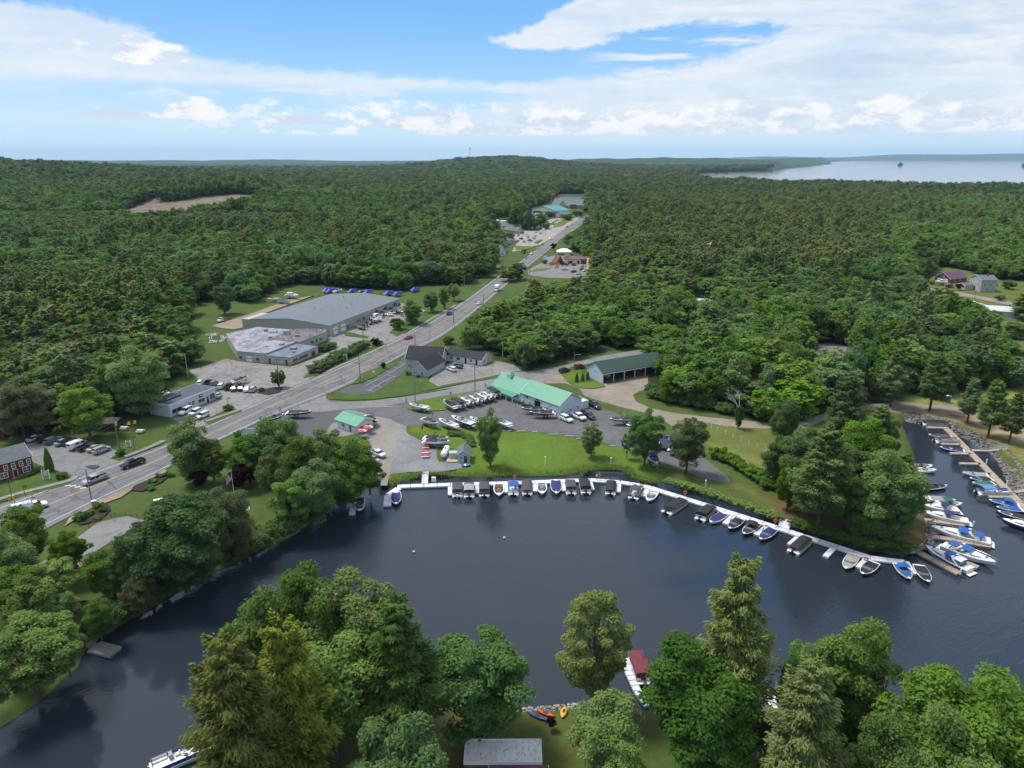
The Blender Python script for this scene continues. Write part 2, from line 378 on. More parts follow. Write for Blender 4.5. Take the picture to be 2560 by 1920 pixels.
def inside(poly, X, Y):
 """vectorised point in polygon"""
 r = np.zeros(X.shape, bool); n = len(poly)
 for i in range(n):
  x1, y1 = poly[i]; x2, y2 = poly[(i + 1) % n]
  if y1 == y2: continue
  c = ((y1 > Y) != (y2 > Y)) & (X < (x2 - x1) * (Y - y1) / (y2 - y1) + x1)
  r ^= c
 return r
def dist_poly(poly, X, Y):
 d = np.full(X.shape, 1e9); n = len(poly)
 for i in range(n):
  x1, y1 = poly[i]; x2, y2 = poly[(i + 1) % n]; dx, dy = x2 - x1, y2 - y1; L = dx * dx + dy * dy + 1e-9
  t = np.clip(((X - x1) * dx + (Y - y1) * dy) / L, 0, 1)
  d = np.minimum(d, (X - x1 - t * dx) ** 2 + (Y - y1 - t * dy) ** 2)
 return np.sqrt(d)
SHORE = GP('Z', [(-700, 2060), (-400, 1980), (-100, 1865), (0, 1815), (100, 1750), (190, 1665), (225, 1610), (300, 1560), (360, 1530), (420, 1490), (520, 1430), (600, 1400), (640, 1378), (720, 1340),
 (800, 1290), (850, 1252), (895, 1226), (930, 1213), (965, 1211), (990, 1213), (1000, 1200), (1050, 1189), (1090, 1187), (1160, 1189), (1250, 1189), (1400, 1187), (1450, 1179), (1490, 1171), (1550, 1172),
 (1590, 1197), (1660, 1202), (1740, 1230), (1800, 1248), (1850, 1263), (1905, 1281), (1960, 1302), (2005, 1322), (2080, 1350), (2150, 1370), (2230, 1384), (2290, 1380), (2318, 1348), (2316, 1290), (2300, 1200),
 (2280, 1120), (2255, 1060), (2262, 1046), (2310, 1052), (2370, 1064), (2430, 1092), (2480, 1122), (2510, 1157), (2530, 1182), (2548, 1222), (2560, 1270), (2590, 1330), (2640, 1400), (2760, 1450),
 (3000, 1480), (3400, 1500), (3400, 2300), (2900, 2100), (2560, 1990), (2300, 1960), (2100, 1900), (1950, 1850), (1800, 1800), (1640, 1785), (1450, 1768), (1300, 1778), (1170, 1775), (1040, 1762),
 (900, 1790), (700, 1850), (560, 1950), (400, 2050), (100, 2300), (-400, 2700), (-900, 2600)], .2)
LAKE = GP('Z', [(1722, 439), (1745, 430), (1920, 425), (2010, 417), (2062, 411), (2068, 404.5), (2110, 402.6), (2200, 401.2), (2560, 400.3), (2800, 400.3)], 0) + [(9000, 1500), (4000, 1400), (1500, 1500), (1150, 1610), (900, 1760), (720, 1900), (560, 2080)]
OPEN_MAIN = (GP('A', [(-500, 700), (0, 860), (160, 850), (400, 800), (700, 770), (1000, 700), (1240, 640), (1290, 500), (1400, 420), (1600, 330), (1690, 200)]) + GP('F1', [(1600, 1640), (1620, 1480), (1740, 1370), (1850, 1345), (2150, 1370)])
 + GP('F2', [(60, 1330), (210, 1225), (400, 1195), (600, 1235), (1300, 1270), (1400, 1230), (1580, 1225), (1800, 1220), (1990, 1150), (2080, 1060)]) + GP('N', [(330, 1480), (430, 1250), (450, 1000), (140, 830), (150, 700), (600, 640), (1000, 520), (1280, 400), (1450, 250), (1900, 240), (2000, 250), (2010, 420), (2060, 560), (2090, 660),
 (2130, 800), (2060, 930), (1790, 1080), (1680, 1200), (1900, 1290), (2000, 1400), (2150, 1480), (2150, 2060), (1700, 2080), (1300, 2120)]) + GP('Z', [(1260, 796), (1220, 824), (1170, 852), (1130, 872)])
 + GP('C', [(560, 130), (640, 170), (900, 210), (1000, 290), (1100, 310), (1240, 375), (1500, 300), (1700, 250), (2212, 150), (2212, 180)]) + GP('D', [(620, 90), (700, 130), (720, 230), (600, 350), (620, 470), (740, 560), (1000, 610), (1350, 690), (1690, 745), (1900, 710), (2100, 680)])
 + GP('E', [(560, 240), (870, 185), (1000, 165), (1300, 110), (1700, 60), (2100, 30), (2500, 0), (2700, 100)]) + GP('Z', [(2900, 1000), (3400, 1300), (3400, 3000), (-900, 3000), (-700, 1500), (-500, 1300)]))
OPEN_HOUSES = GP('F4', [(1240, 1190), (1400, 1110), (1480, 1060), (1700, 1090), (2000, 1180), (2400, 1180), (2700, 1400), (2600, 2080), (2212, 2020), (1950, 1880), (1870, 1740), (1740, 1570), (1500, 1490), (1290, 1420)])
PIT_ = [(-500, 1020), (-500, 950), (-480, 880), (-430, 865), (-390, 915), (-355, 970), (-345, 1030), (-385, 1060), (-420, 1030), (-450, 1000), (-475, 985), (-490, 1040)]
HAM = [(-360, 1050), (-240, 1050), (-225, 1270), (-375, 1270)]
WOODGAP = GP('Z', [(2015, 862), (2130, 868), (2150, 990), (2020, 980)])
STREETGAP = GP('Z', [(1690, 800), (1740, 790), (1760, 900), (1700, 920)])
HILLS = [(-1750, 1950, 900, 650, 60), (-60, 4300, 480, 900, 60), (1465, 5250, 900, 420, 46), (600, 5600, 900, 600, 36), (-440, 1085, 190, 135, 25), (-900, 1100, 300, 200, 8),
         (7300, 20800, 1500, 700, 100), (11200, 20800, 1800, 700, 165), (14300, 20800, 1700, 700, 185), (3500, 9200, 900, 500, 52), (5200, 12000, 1500, 600, 66), (-6500, 9800, 1400, 500, 26), (-3200, 9900, 900, 500, 30), (-1300, 10000, 600, 300, 18), (-4600, 9950, 500, 300, 14), (-5000, 9500, 5000, 900, 5)]
def axis(a0, a1, st, far0, far1, g=1.04):
 v = list(np.arange(a0, a1 + .01, st)); s = st; x = v[-1]
 while x < far1: s *= g; x += s; v.append(x)
 s = st; x = v[0]; pre = []
 while x > far0: s *= g if far0 < -1000 else 1.25; x -= s; pre.append(x)
 return np.array(pre[::-1] + v)
xs = axis(-300, 300, 1.5, -24000, 24000); ys = axis(40, 420, 1.5, -160, 23000)
def terrain_h(X, Y):
 h = np.full(X.shape, GZ)
 for hx, hy, sx, sy, hh in HILLS: h += hh * np.exp(-((X - hx) / sx) ** 2 - ((Y - hy) / sy) ** 2)
 far = np.clip((Y - 4600) / 900, 0, 1); far = far * far * (3 - 2 * far)
 h += far * (13 + 3.5 * np.sin(X * .0117 + Y * .0031) * np.sin(Y * .0093 - X * .002) + 2 * np.sin(X * .031 + 1.3 * np.sin(Y * .01)))
 drop = np.clip((Y - 10300) / 900, 0, 1) * (X < 2600)
 return h - drop * 140
X, Y = np.meshgrid(xs, ys)
Zg = terrain_h(X, Y)
far = Y > 1300
near = (np.abs(X) < 420) & (Y < 460)
dS = np.full(X.shape, 1e6); dS[near] = dist_poly(SHORE, X[near], Y[near]); inS = np.zeros(X.shape, bool); inS[near] = inside(SHORE, X[near], Y[near])
big = (X > 300) & (Y < 420) & ~near; inS[big] = inside(SHORE, X[big], Y[big]); dS[big & inS] = 20
dS = np.where(inS, -dS, dS)
bank = np.clip((dS + .9) / 1.8, 0, 1)
Zg = np.where(dS < 4, -1.1 + (Zg + 1.1) * (bank * bank * (3 - 2 * bank)), Zg)
mL = (X > 300) & (Y > 1200); dL = np.full(X.shape, 1e6); dL[mL] = dist_poly(LAKE, X[mL], Y[mL]); inL = np.zeros(X.shape, bool); inL[mL] = inside(LAKE, X[mL], Y[mL])
Zg = np.where(inL, -3.0 - np.minimum(dL, 60) * .02, Zg); Zg = np.where(~inL & (dL < 60), np.minimum(Zg, 1.2 + dL * .4), Zg)
rowN = len(xs)
vs = np.stack([X, Y, Zg], -1).reshape(-1, 3)
ii, jj = np.meshgrid(np.arange(len(ys) - 1), np.arange(rowN - 1), indexing='ij')
a = (ii * rowN + jj).ravel(); faces = np.stack([a, a + 1, a + rowN + 1, a + rowN], -1)
def np_mesh(name, vs, faces, k=4):
 me = bpy.data.meshes.new(name); nv, nf = len(vs), len(faces)
 me.vertices.add(nv); me.vertices.foreach_set('co', np.asarray(vs, np.float32).ravel())
 me.loops.add(nf * k); me.loops.foreach_set('vertex_index', np.asarray(faces, np.int32).ravel())
 me.polygons.add(nf); me.polygons.foreach_set('loop_start', np.arange(nf, dtype=np.int32) * k)
 me.polygons.foreach_set('loop_total', np.full(nf, k, np.int32)); me.update(calc_edges=True); return me
gme = np_mesh('ground', vs, faces); gme.polygons.foreach_set('use_smooth', [True] * len(gme.polygons))
ground = bpy.data.objects.new('ground', gme); COL.objects.link(ground); structure(ground)
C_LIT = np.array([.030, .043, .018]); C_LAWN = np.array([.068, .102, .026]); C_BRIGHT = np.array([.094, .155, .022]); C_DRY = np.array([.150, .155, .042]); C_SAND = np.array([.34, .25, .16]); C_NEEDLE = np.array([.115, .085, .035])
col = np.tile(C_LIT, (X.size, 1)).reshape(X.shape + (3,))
def zone(poly, c, fade=1.5, wob=0.):
 x0 = min(p[0] for p in poly) - 20; x1 = max(p[0] for p in poly) + 20; y0 = min(p[1] for p in poly) - 20; y1 = max(p[1] for p in poly) + 20
 s = (X > x0) & (X < x1) & (Y > y0) & (Y < y1)
 if not s.any(): return
 xx = X[s] + wob * np.sin(Y[s] * .7 + np.sin(X[s] * .5) * 2); yy = Y[s] + wob * np.sin(X[s] * .6 + 1.7 * np.sin(Y[s] * .45))
 d = dist_poly(poly, xx, yy); d = np.where(inside(poly, xx, yy), d, -d)
 k = np.clip(d / fade + .5, 0, 1)[:, None]; col[s] = col[s] * (1 - k) + c * k
zone(OPEN_MAIN, C_LAWN, 3, .5); zone(OPEN_HOUSES, (C_LAWN + C_DRY) / 2, 3, .5)
zone(GP('C', [(180, 870), (320, 820), (640, 870), (800, 860), (1000, 890), (1120, 885), (1500, 925), (1700, 965), (1850, 1000), (2050, 1030)]) + GP('Z', [(1660, 1190), (1720, 1260), (1400, 1200), (980, 1230), (960, 1190), (1140, 1165), (1085, 1100)]), C_BRIGHT, 1.5, .6)
zone(GP('D', [(860, 740), (1100, 735), (1700, 800), (1720, 1000), (1660, 1150), (1350, 1090), (1150, 1000), (1100, 880)]), C_DRY * .5 + C_LAWN * .62, 3, 1)
zone(GP('D', [(1170, 930), (1330, 975), (1640, 1100), (1650, 1150), (1450, 1060), (1200, 960)]), C_DRY * 1.1, 2.5, .8)
zone(GP('D', [(1100, 1230), (1300, 1270), (1600, 1400), (1750, 1480), (1700, 1420), (1500, 1330), (1230, 1240)]), C_DRY * 1.1, 4, .8)
zone(GP('E', [(0, 950), (250, 1060), (600, 1150), (1000, 1180), (1360, 1080), (1390, 1300), (1290, 1390), (900, 1400), (500, 1330), (0, 1120)]), C_NEEDLE, 3, 1)
zone(GP('E', [(1130, 170), (1500, 110), (2400, 0), (2700, 400), (2500, 800), (2300, 760), (2020, 560), (1800, 400), (1500, 290)]), C_DRY * 1.3, 2, .6)
zone(GP('E', [(870, 200), (1130, 160), (1450, 185), (1800, 215), (2300, 330), (2600, 500), (2450, 620), (2150, 500), (1900, 400), (1650, 330), (1250, 245), (1000, 240)]), C_SAND * .95, 1.5, .7)
zone(GP('E', [(1560, 240), (1700, 290), (1960, 440), (2100, 520), (2212, 640), (2250, 760), (2180, 640), (2010, 520), (1800, 400), (1640, 330)]), C_NEEDLE * 1.7, 2, .6)
zone(PIT_, C_SAND * np.array([.55, .62, .72]), 8, 5.); zone(HAM, C_LAWN * 1.5, 10)
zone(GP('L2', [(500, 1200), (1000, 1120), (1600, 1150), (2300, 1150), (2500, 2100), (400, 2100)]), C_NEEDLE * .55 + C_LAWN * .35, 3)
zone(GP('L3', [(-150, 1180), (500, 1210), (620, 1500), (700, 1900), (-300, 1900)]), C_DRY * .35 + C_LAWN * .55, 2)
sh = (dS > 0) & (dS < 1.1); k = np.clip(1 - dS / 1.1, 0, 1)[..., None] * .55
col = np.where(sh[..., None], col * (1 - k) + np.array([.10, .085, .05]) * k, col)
m_ = (Y > 1400) & ~inL
col[m_ & (dL > 30)] = np.array([.045, .080, .034])
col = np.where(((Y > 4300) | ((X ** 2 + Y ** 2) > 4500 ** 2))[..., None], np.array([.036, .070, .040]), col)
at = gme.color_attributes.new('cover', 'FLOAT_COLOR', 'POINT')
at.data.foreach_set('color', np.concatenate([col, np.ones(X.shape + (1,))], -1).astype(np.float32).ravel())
def ground_mat():
 m = bpy.data.materials.new('ground_cover'); m.use_nodes = True; nt = m.node_tree; N = NT(nt); b = nt.nodes['Principled BSDF']
 at = nt.nodes.new('ShaderNodeVertexColor'); at.layer_name = 'cover'; pos = nt.nodes.new('ShaderNodeNewGeometry').outputs['Position']
 n1 = N.noise(pos, .09, 5, .65); n2 = N.noise(pos, .9, 5, .7); n3 = N.noise(pos, .021, 3)
 v = N.add(N.mul(n1, .8), N.add(N.mul(n2, .75), N.mul(n3, .25)))          # ~0.9 mean
 hs = nt.nodes.new('ShaderNodeHueSaturation'); nt.links.new(at.outputs[0], hs.inputs['Color'])
 nt.links.new(N.mul(v, 1.1), hs.inputs['Value']); nt.links.new(N.step(n1, .35, .65, .486, .508), hs.inputs['Hue'])
 bare = N.mul(N.step(N.noise(pos, .16, 6, .7), .56, .68), .55)
 c = N.mix(bare, hs.outputs[0], (.10, .085, .045))
 nt.links.new(c, b.inputs['Base Color']); b.inputs['Roughness'].default_value = .95; b.inputs['Specular IOR Level'].default_value = .1
 bn = nt.nodes.new('ShaderNodeBump'); bn.inputs['Strength'].default_value = .5; bn.inputs['Distance'].default_value = .25
 nt.links.new(N.noise(pos, 1.6, 4), bn.inputs['Height']); nt.links.new(bn.outputs[0], b.inputs['Normal']); return m
gme.materials.append(ground_mat())
def water_mat():
 m = bpy.data.materials.new('water'); m.use_nodes = True; nt = m.node_tree; N = NT(nt); b = nt.nodes['Principled BSDF']
 b.inputs['Base Color'].default_value = (.022, .029, .040, 1); b.inputs['Roughness'].default_value = .07; b.inputs['IOR'].default_value = 1.33; b.inputs['Specular IOR Level'].default_value = .85
 pos = nt.nodes.new('ShaderNodeNewGeometry').outputs['Position']; x, y, z = N.sep(pos)
 u = N.add(N.mul(x, .80), N.mul(y, .60)); v = N.sub(N.mul(y, .80), N.mul(x, .60))
 rip = N.noise(N.xyz(N.mul(u, .7), N.mul(v, 2.6), z), 1.0, 3, .6, .4); rip2 = N.noise(pos, 3.2, 2, .5)
 gust = N.step(N.noise(pos, .022, 4, .6, .8), .40, .58, .12, 1.)
 h = N.mul(N.add(rip, N.mul(rip2, .35)), gust)
 bn = nt.nodes.new('ShaderNodeBump'); bn.inputs['Strength'].default_value = .42; bn.inputs['Distance'].default_value = .15
 nt.links.new(h, bn.inputs['Height']); nt.links.new(bn.outputs[0], b.inputs['Normal'])
 dist = nt.nodes.new('ShaderNodeVectorMath'); dist.operation = 'LENGTH'; nt.links.new(pos, dist.inputs[0])
 return m
wb = MB(); gxs = [-24000, -3000, -500, 0, 500, 3000, 24000]; gys = [-160, 200, 600, 3000, 9000, 22500]
wv = [(x, y, 0) for y in gys for x in gxs]; n = len(gxs)
wb.raw(wv, [(j * n + i, j * n + i + 1, (j + 1) * n + i + 1, (j + 1) * n + i) for j in range(len(gys) - 1) for i in range(n - 1)])
structure(wb.build('water', water_mat()))
def tarmac(name, col, crack=.0, var=.16, patch=.0, rough=.9, cscale=.16):
 m = bpy.data.materials.new(name); m.use_nodes = True; nt = m.node_tree; N = NT(nt); b = nt.nodes['Principled BSDF']
 pos = nt.nodes.new('ShaderNodeNewGeometry').outputs['Position']
 n = N.add(N.mul(N.noise(pos, .11, 6, .7), .8), N.mul(N.noise(pos, 1.3, 5, .7), .5)); k = N.step(n, .45, .86)
 c = N.mix(k, tuple(q * (1 - var) for q in col), tuple(q * (1 + var) for q in col))
 if patch: c = N.mix(N.mul(N.step(N.noise(pos, .055, 3, .5, .3), .55, .60), patch), c, tuple(q * .55 for q in col))
 if crack:
  vo = nt.nodes.new('ShaderNodeTexVoronoi'); vo.feature = 'DISTANCE_TO_EDGE'; vo.inputs['Scale'].default_value = cscale
  w = nt.nodes.new('ShaderNodeVectorMath'); w.operation = 'MULTIPLY_ADD'; nt.links.new(N.noise(pos, .35, 3, .6, col=True), w.inputs[0]); w.inputs[1].default_value = (5, 5, 5); nt.links.new(pos, w.inputs[2])
  nt.links.new(w.outputs[0], vo.inputs['Vector'])
  c = N.mix(N.mul(N.step(vo.outputs['Distance'], .035, .0), crack), c, tuple(q * .35 for q in col))
 nt.links.new(c, b.inputs['Base Color']); b.inputs['Roughness'].default_value = rough; b.inputs['Specular IOR Level'].default_value = .2; return m
M_ROAD = tarmac('asphalt_road', (.165, .163, .165), .6, .10, .0, cscale=.07); M_STREET = tarmac('asphalt_street', (.20, .197, .193), .5, .12, .15); M_LOT = tarmac('asphalt_lot', (.125, .124, .125), .35, .16, .25)
M_LOTC = tarmac('asphalt_cracked', (.235, .222, .208), .9, .14, .3, cscale=.2); M_LOTD = tarmac('asphalt_new', (.095, .095, .10), .15, .10)
M_GRAV = tarmac('gravel', (.245, .205, .165), 0, .2); M_GRAVG = tarmac('gravel_grey', (.20, .20, .205), 0, .22); M_WALK = tarmac('sidewalk', (.235, .215, .195), .3, .1)
M_DIRT = tarmac('dirt', (.26, .20, .145), 0, .25); M_LAWNB = None
def lawn_mat(name, c1, c2):
 m = bpy.data.materials.new(name); m.use_nodes = True; nt = m.node_tree; N = NT(nt); b = nt.nodes['Principled BSDF']
 pos = nt.nodes.new('ShaderNodeNewGeometry').outputs['Position']
 n = N.add(N.mul(N.noise(pos, .12, 5, .65), .6), N.mul(N.noise(pos, 1.1, 5, .7), .5))
 nt.links.new(N.mix(N.step(n, .4, .72), c1, c2), b.inputs['Base Color']); b.inputs['Roughness'].default_value = .95; b.inputs['Specular IOR Level'].default_value = .1; return m
M_GR = lawn_mat('lawn_green', (.050, .084, .020), (.084, .125, .030)); M_GRY = lawn_mat('lawn_yellow', (.095, .12, .03), (.14, .165, .042)); M_GRB = lawn_mat('lawn_bright', (.080, .128, .02), (.112, .168, .026))
def drive(name, frpts, m, smooth=0, jit=0., z=None):
 pts = []
 for f, p in frpts: pts += GP(f, p)
 return sheet(name, pts, m, z, smooth, jit)
drive('gravel_drive', [('C', [(1250, 455), (1560, 390), (1620, 420), (1740, 440), (1900, 470), (2000, 470), (2212, 400)]), ('D', [(620, 345), (610, 440), (510, 500), (500, 540), (560, 590), (760, 650), (1060, 690), (1380, 725), (1700, 755), (1900, 745), (2140, 675), (2300, 655)]),
      ('E', [(560, 240), (870, 182), (1130, 158), (1400, 178), (1750, 205), (2212, 265), (2600, 420), (2600, 520), (2212, 350), (1900, 300), (1650, 245), (1300, 215), (900, 220), (560, 290), (330, 380), (280, 385), (0, 350)]),
      ('D', [(1700, 800), (1400, 790), (1180, 760), (1000, 735), (870, 735), (920, 800), (870, 810), (760, 730), (560, 655), (300, 590), (80, 520)]), ('C', [(1700, 540), (1560, 480), (1330, 480)])], M_GRAV, 3, .25)
drive('gravel_yard', [('B', [(650, 1330), (700, 1230), (1240, 1190), (1450, 1210), (1560, 1250), (1800, 1300)]), ('C', [(200, 850), (190, 900), (260, 940), (350, 985), (450, 1010), (460, 1080), (480, 1160), (730, 1165), (745, 1190), (620, 1220), (420, 1250), (330, 1240), (60, 1260), (40, 1330), (-40, 1360), (-60, 1250)]), ('B', [(1540, 1620), (1480, 1480), (1340, 1400), (1150, 1430)])], M_GRAVG, 2, .2)
drive('boat_ramp', [('C', [(-180, 700), (190, 760), (150, 860), (100, 1020), (60, 1200), (40, 1300), (28, 1362), (-40, 1362), (-60, 1200), (-120, 1000)])], tarmac('ramp_concrete', (.235, .215, .19), .3, .14), 1)
drive('marina_lot', [('B', [(650, 1240), (760, 1160), (900, 1080), (1080, 1095), (1240, 1120), (1500, 1110), (1800, 1075)]), ('C', [(0, 650), (230, 600), (560, 560), (900, 520), (1180, 640), (1510, 775), (1760, 690), (1900, 700), (2050, 760), (2212, 840)]),
      ('D', [(560, 800), (720, 900), (900, 980), (1080, 1040), (1180, 1120), (1250, 1170), (1330, 1250), (1230, 1260), (1080, 1220), (860, 1130), (720, 1080), (560, 1000), (380, 960), (250, 925)]), ('C', [(1850, 975), (1700, 950), (1500, 915), (1130, 880), (1000, 893), (800, 870), (630, 880), (400, 830), (200, 850), (60, 790), (-100, 760)]), ('B', [(1400, 1215), (1240, 1190), (1000, 1200)])], M_LOT, 2, .12)
drive('display_lot', [('B', [(300, 1450), (330, 1390), (560, 1300), (680, 1240), (800, 1215), (960, 1195), (1240, 1190), (1350, 1235), (1145, 1310), (1050, 1430), (900, 1500), (500, 1500)])], M_LOTD, 1, .1)
drive('side_street', [('B', [(760, 1170), (900, 1060), (1070, 1040), (1095, 1100), (1150, 1122), (1350, 1120), (1520, 1110), (1900, 1060)]), ('C', [(0, 603), (300, 560), (620, 500), (800, 455), (1020, 425), (1120, 380), (1250, 378), (1500, 335), (1700, 285), (1900, 240), (2212, 185), (2500, 130), (2560, 150), (2212, 235), (1700, 320), (1600, 345), (1530, 392), (1250, 455), (1100, 475), (930, 520), (700, 555), (480, 590), (230, 640), (0, 672)]), ('B', [(1780, 1165), (1500, 1170), (1240, 1190), (900, 1215)])], M_STREET, 2)
drive('church_lot', [('C', [(385, 460), (470, 505), (560, 485), (780, 445), (1010, 400), (1130, 375), (1190, 370), (1120, 320), (1000, 290), (930, 290), (845, 335), (600, 295), (540, 320), (500, 360), (430, 400)])], M_LOTC, 1)
drive('church_side_lot', [('B', [(1280, 1055), (1450, 1060), (1530, 1035), (1640, 960), (1760, 870), (1830, 770), (1880, 720), (1850, 700), (1780, 700), (1720, 790), (1500, 920), (1390, 965), (1300, 985), (1180, 1040)])], M_LOTD, 1)
drive('shop_lot', [('A', [(1480, 715), (1560, 760), (1700, 790), (1800, 770), (2212, 590)]), ('B', [(350, 1195), (700, 1070), (850, 975), (850, 820), (780, 822), (320, 770), (230, 750), (-20, 830)]), ('A', [(1630, 300), (1690, 350), (1720, 380), (1900, 470), (1860, 560), (1650, 640)])], M_LOTC, 0)
drive('warehouse_lot', [('B', [(780, 820), (1010, 740), (1180, 660), (1160, 620), (1080, 590), (1130, 560), (1200, 520), (1330, 470), (1560, 370), (1640, 320), (1730, 270), (1800, 280), (2000, 350), (2100, 320), (2212, 290), (2230, 330), (2000, 450), (1740, 570), (1560, 640), (1300, 780), (1100, 850), (850, 975)])], M_LOTC, 0)
drive('town_lot', [('A', [(240, 920), (600, 900), (960, 970), (1040, 1010), (950, 1060), (1080, 1100), (800, 1230), (630, 1230), (640, 1210), (440, 1155), (300, 1100), (200, 1020)])], M_STREET, 1)
drive('far_lots', [('N', [(760, 1130), (720, 1000), (760, 920), (900, 880), (1140, 880), (1330, 780), (1560, 790), (1600, 760), (1340, 740), (1250, 640), (1150, 560), (1300, 400), (1450, 255), (1980, 245), (2030, 420), (2040, 580), (1900, 600), (1700, 830), (1180, 1120), (1060, 1140), (850, 1215), (690, 1240), (720, 1180)])], tarmac('asphalt_pale', (.30, .28, .25), .2, .15), 0)
drive('restaurant_lot', [('N', [(980, 1650), (960, 1570), (1100, 1480), (1290, 1400), (1290, 1340), (1450, 1300), (1880, 1330), (2000, 1400), (2060, 1480), (2090, 1640), (1700, 1700), (1300, 1690)])], M_STREET, 0)
drive('house_road', [('F4', [(1330, 1250), (1400, 1245), (1600, 1270), (1800, 1310), (2000, 1345), (2212, 1390), (2600, 1460), (2600, 1500), (2212, 1415), (1980, 1375), (1760, 1330), (1500, 1285), (1330, 1275)])], M_GRAV, 1)
drive('forest_street', [('Z', [(1690, 800), (1735, 790), (1730, 850), (1715, 900), (1680, 900), (1690, 850)])], M_STREET, 0)
drive('woodland_drive', [('Z', [(2020, 862), (2080, 858), (2130, 868), (2120, 905), (2060, 900), (2020, 885)])], M_STREET, 1)
drive('shore_drive', [('A', [(850, 1610), (1100, 1560), (1250, 1600), (1100, 1700), (850, 1850), (700, 2000), (400, 2100), (300, 2000), (600, 1800)])], M_STREET, 1)
UPP = [(-150, 62), (-138, 92), (-126, 119), (-112.3, 145.2), (-93.9, 176.3), (-87.7, 192.2), (-75.3, 224.4), (-61, 259.5), (-47.4, 298.9), (-28.8, 365), (-8.5, 465), (5.5, 526.6), (38, 687.4), (57.6, 792), (90.7, 942), (108, 1010)]
LOW = [(-118, 60), (-111, 85), (-103, 112), (-95, 137.6), (-87, 158), (-81.5, 176), (-71, 200), (-54.5, 232), (-41, 271.3), (-25.6, 316.5), (8.3, 487), (31, 600), (50.2, 703), (73, 800), (98, 905), (118, 1000)]
UP = curve_pts(UPP, 6); LO = curve_pts(LOW, 6)
LV[0] += 2; RZ = GZ + .02 + .006 * LV[0]
structure(sheet('main_road', UP + LO[::-1], M_ROAD, RZ))
def lerp(a, b, t): return (a[0] + (b[0] - a[0]) * t, a[1] + (b[1] - a[1]) * t)
def across(t, seq=None): return [lerp(a, b, t) for a, b in zip(UP, LO)]
mk = MB(); strip(mk, across(.09), .16, RZ + .006); strip(mk, across(.91), .16, RZ + .006)
structure(mk.build('edge_lines', LINEW))
cl = across(.5); mk = MB(); k = 38
strip(mk, [(p[0] - .18, p[1]) for p in cl[16:k]], .14, RZ + .006); strip(mk, [(p[0] + .18, p[1]) for p in cl[16:k]], .14, RZ + .006)
strip(mk, [lerp(a, b, .5 - .13 * min(1, i / 5)) for i, (a, b) in enumerate(zip(UP[k - 1:75], LO[k - 1:75]))], .22, RZ + .006); strip(mk, [lerp(a, b, .5 + .13 * min(1, i / 5)) for i, (a, b) in enumerate(zip(UP[k - 1:75], LO[k - 1:75]))], .22, RZ + .006)
structure(mk.build('centre_lines', LINEY))
mk = MB()
for q in [(585, 1296), (632, 1299), (672, 1307), (720, 1318)]:
 c = G('A', *q); strip(mk, [(c[0] - .55, c[1] - .25), (c[0] + .55, c[1] + .25)], .55, RZ + .006)
structure(mk.build('stop_marks', LINEW))
rn = random.Random(11); tm = mat('tar_patch', (.06, .058, .06), .9); mk = MB()
for k in range(46):
 i = rn.randrange(10, 84); t = rn.uniform(.12, .88); A_, B_ = lerp(UP[i], LO[i], t), lerp(UP[i + 1], LO[i + 1], t)
 if k % 3: P = [lerp(A_, B_, q / 6) for q in range(7)]
 else: P = [lerp(UP[i], LO[i], .1 + .8 * q / 6) for q in range(7)]
 strip(mk, [(x + rn.uniform(-.25, .25), y + rn.uniform(-.25, .25)) for x, y in P], .11, RZ + .009)
structure(mk.build('tar_seams', tm))
mk = MB(); wm = tarmac('asphalt_worn', (.128, .127, .130), 0, .12)
for t in (.20, .34, .66, .80): strip(mk, across(t)[6:70], .55, RZ + .003)
structure(mk.build('wheel_tracks', wm))
def line_sheet(name, frs, w=.12, m=LINEW, z=None):
 mk = MB()
 for f, pts in frs: strip(mk, GP(f, pts), w, (z or GZ + .20))
 return structure(mk.build(name, m))
line_sheet('parking_lines', [('B', [(1450, 1030), (1590, 950), (1690, 900)]), ('B', [(1430, 985), (1600, 900), (1775, 795)])] + [('B', [(x, y), (x - 70, y - 14)]) for x, y in [(1500, 1035), (1565, 995), (1630, 950), (1690, 910), (1490, 950), (1560, 905), (1640, 865), (1700, 830), (1770, 795)]])
def paveline(name, f, pts, w, m, dz=.12):
 """a raised kerbed pavement along a line"""
 c = curve_pts(GP(f, pts), 4); b = MB(); L = []; Rr = []
 for i, p in enumerate(c):
  d = Vector(c[min(i + 1, len(c) - 1)]) - Vector(c[max(i - 1, 0)]); d.normalize(); L.append((p[0] - d.y * w / 2, p[1] + d.x * w / 2)); Rr.append((p[0] + d.y * w / 2, p[1] - d.x * w / 2))
 b.prism(L + Rr[::-1], GZ - .3, GZ + .22 + dz); return structure(b.build(name, m))
drive('verge', [('A', [(0, 1440), (140, 1405), (600, 1288), (640, 1225), (440, 1155), (0, 1270), (-200, 1350)])], M_GR, 0, z=GZ + .19)
drive('verge', [('A', [(950, 1065), (1400, 945), (1400, 880), (1040, 1005)])], M_GR, 0, z=GZ + .19)
drive('verge', [('A', [(1800, 770), (2100, 655), (1990, 620), (1760, 735)])], M_GR, 0, z=GZ + .19)
drive('verge', [('B', [(60, 1320), (350, 1200), (290, 1180), (40, 1290)])], M_GR, 0, z=GZ + .19)
drive('verge', [('B', [(890, 920), (1000, 900), (1300, 765), (1600, 640), (1580, 600), (1400, 590), (960, 840)])], M_GR, 1, z=GZ + .19)
drive('verge', [('B', [(1640, 520), (1700, 560), (1850, 480), (2200, 300), (2100, 300), (1960, 330), (1760, 440)])], M_GR, 1, z=GZ + .19)
drive('verge', [('F2', [(1800, 1360), (2110, 1120), (2090, 1080), (1900, 1190), (1750, 1290), (1740, 1370)])], M_GR, 0, z=GZ + .19)
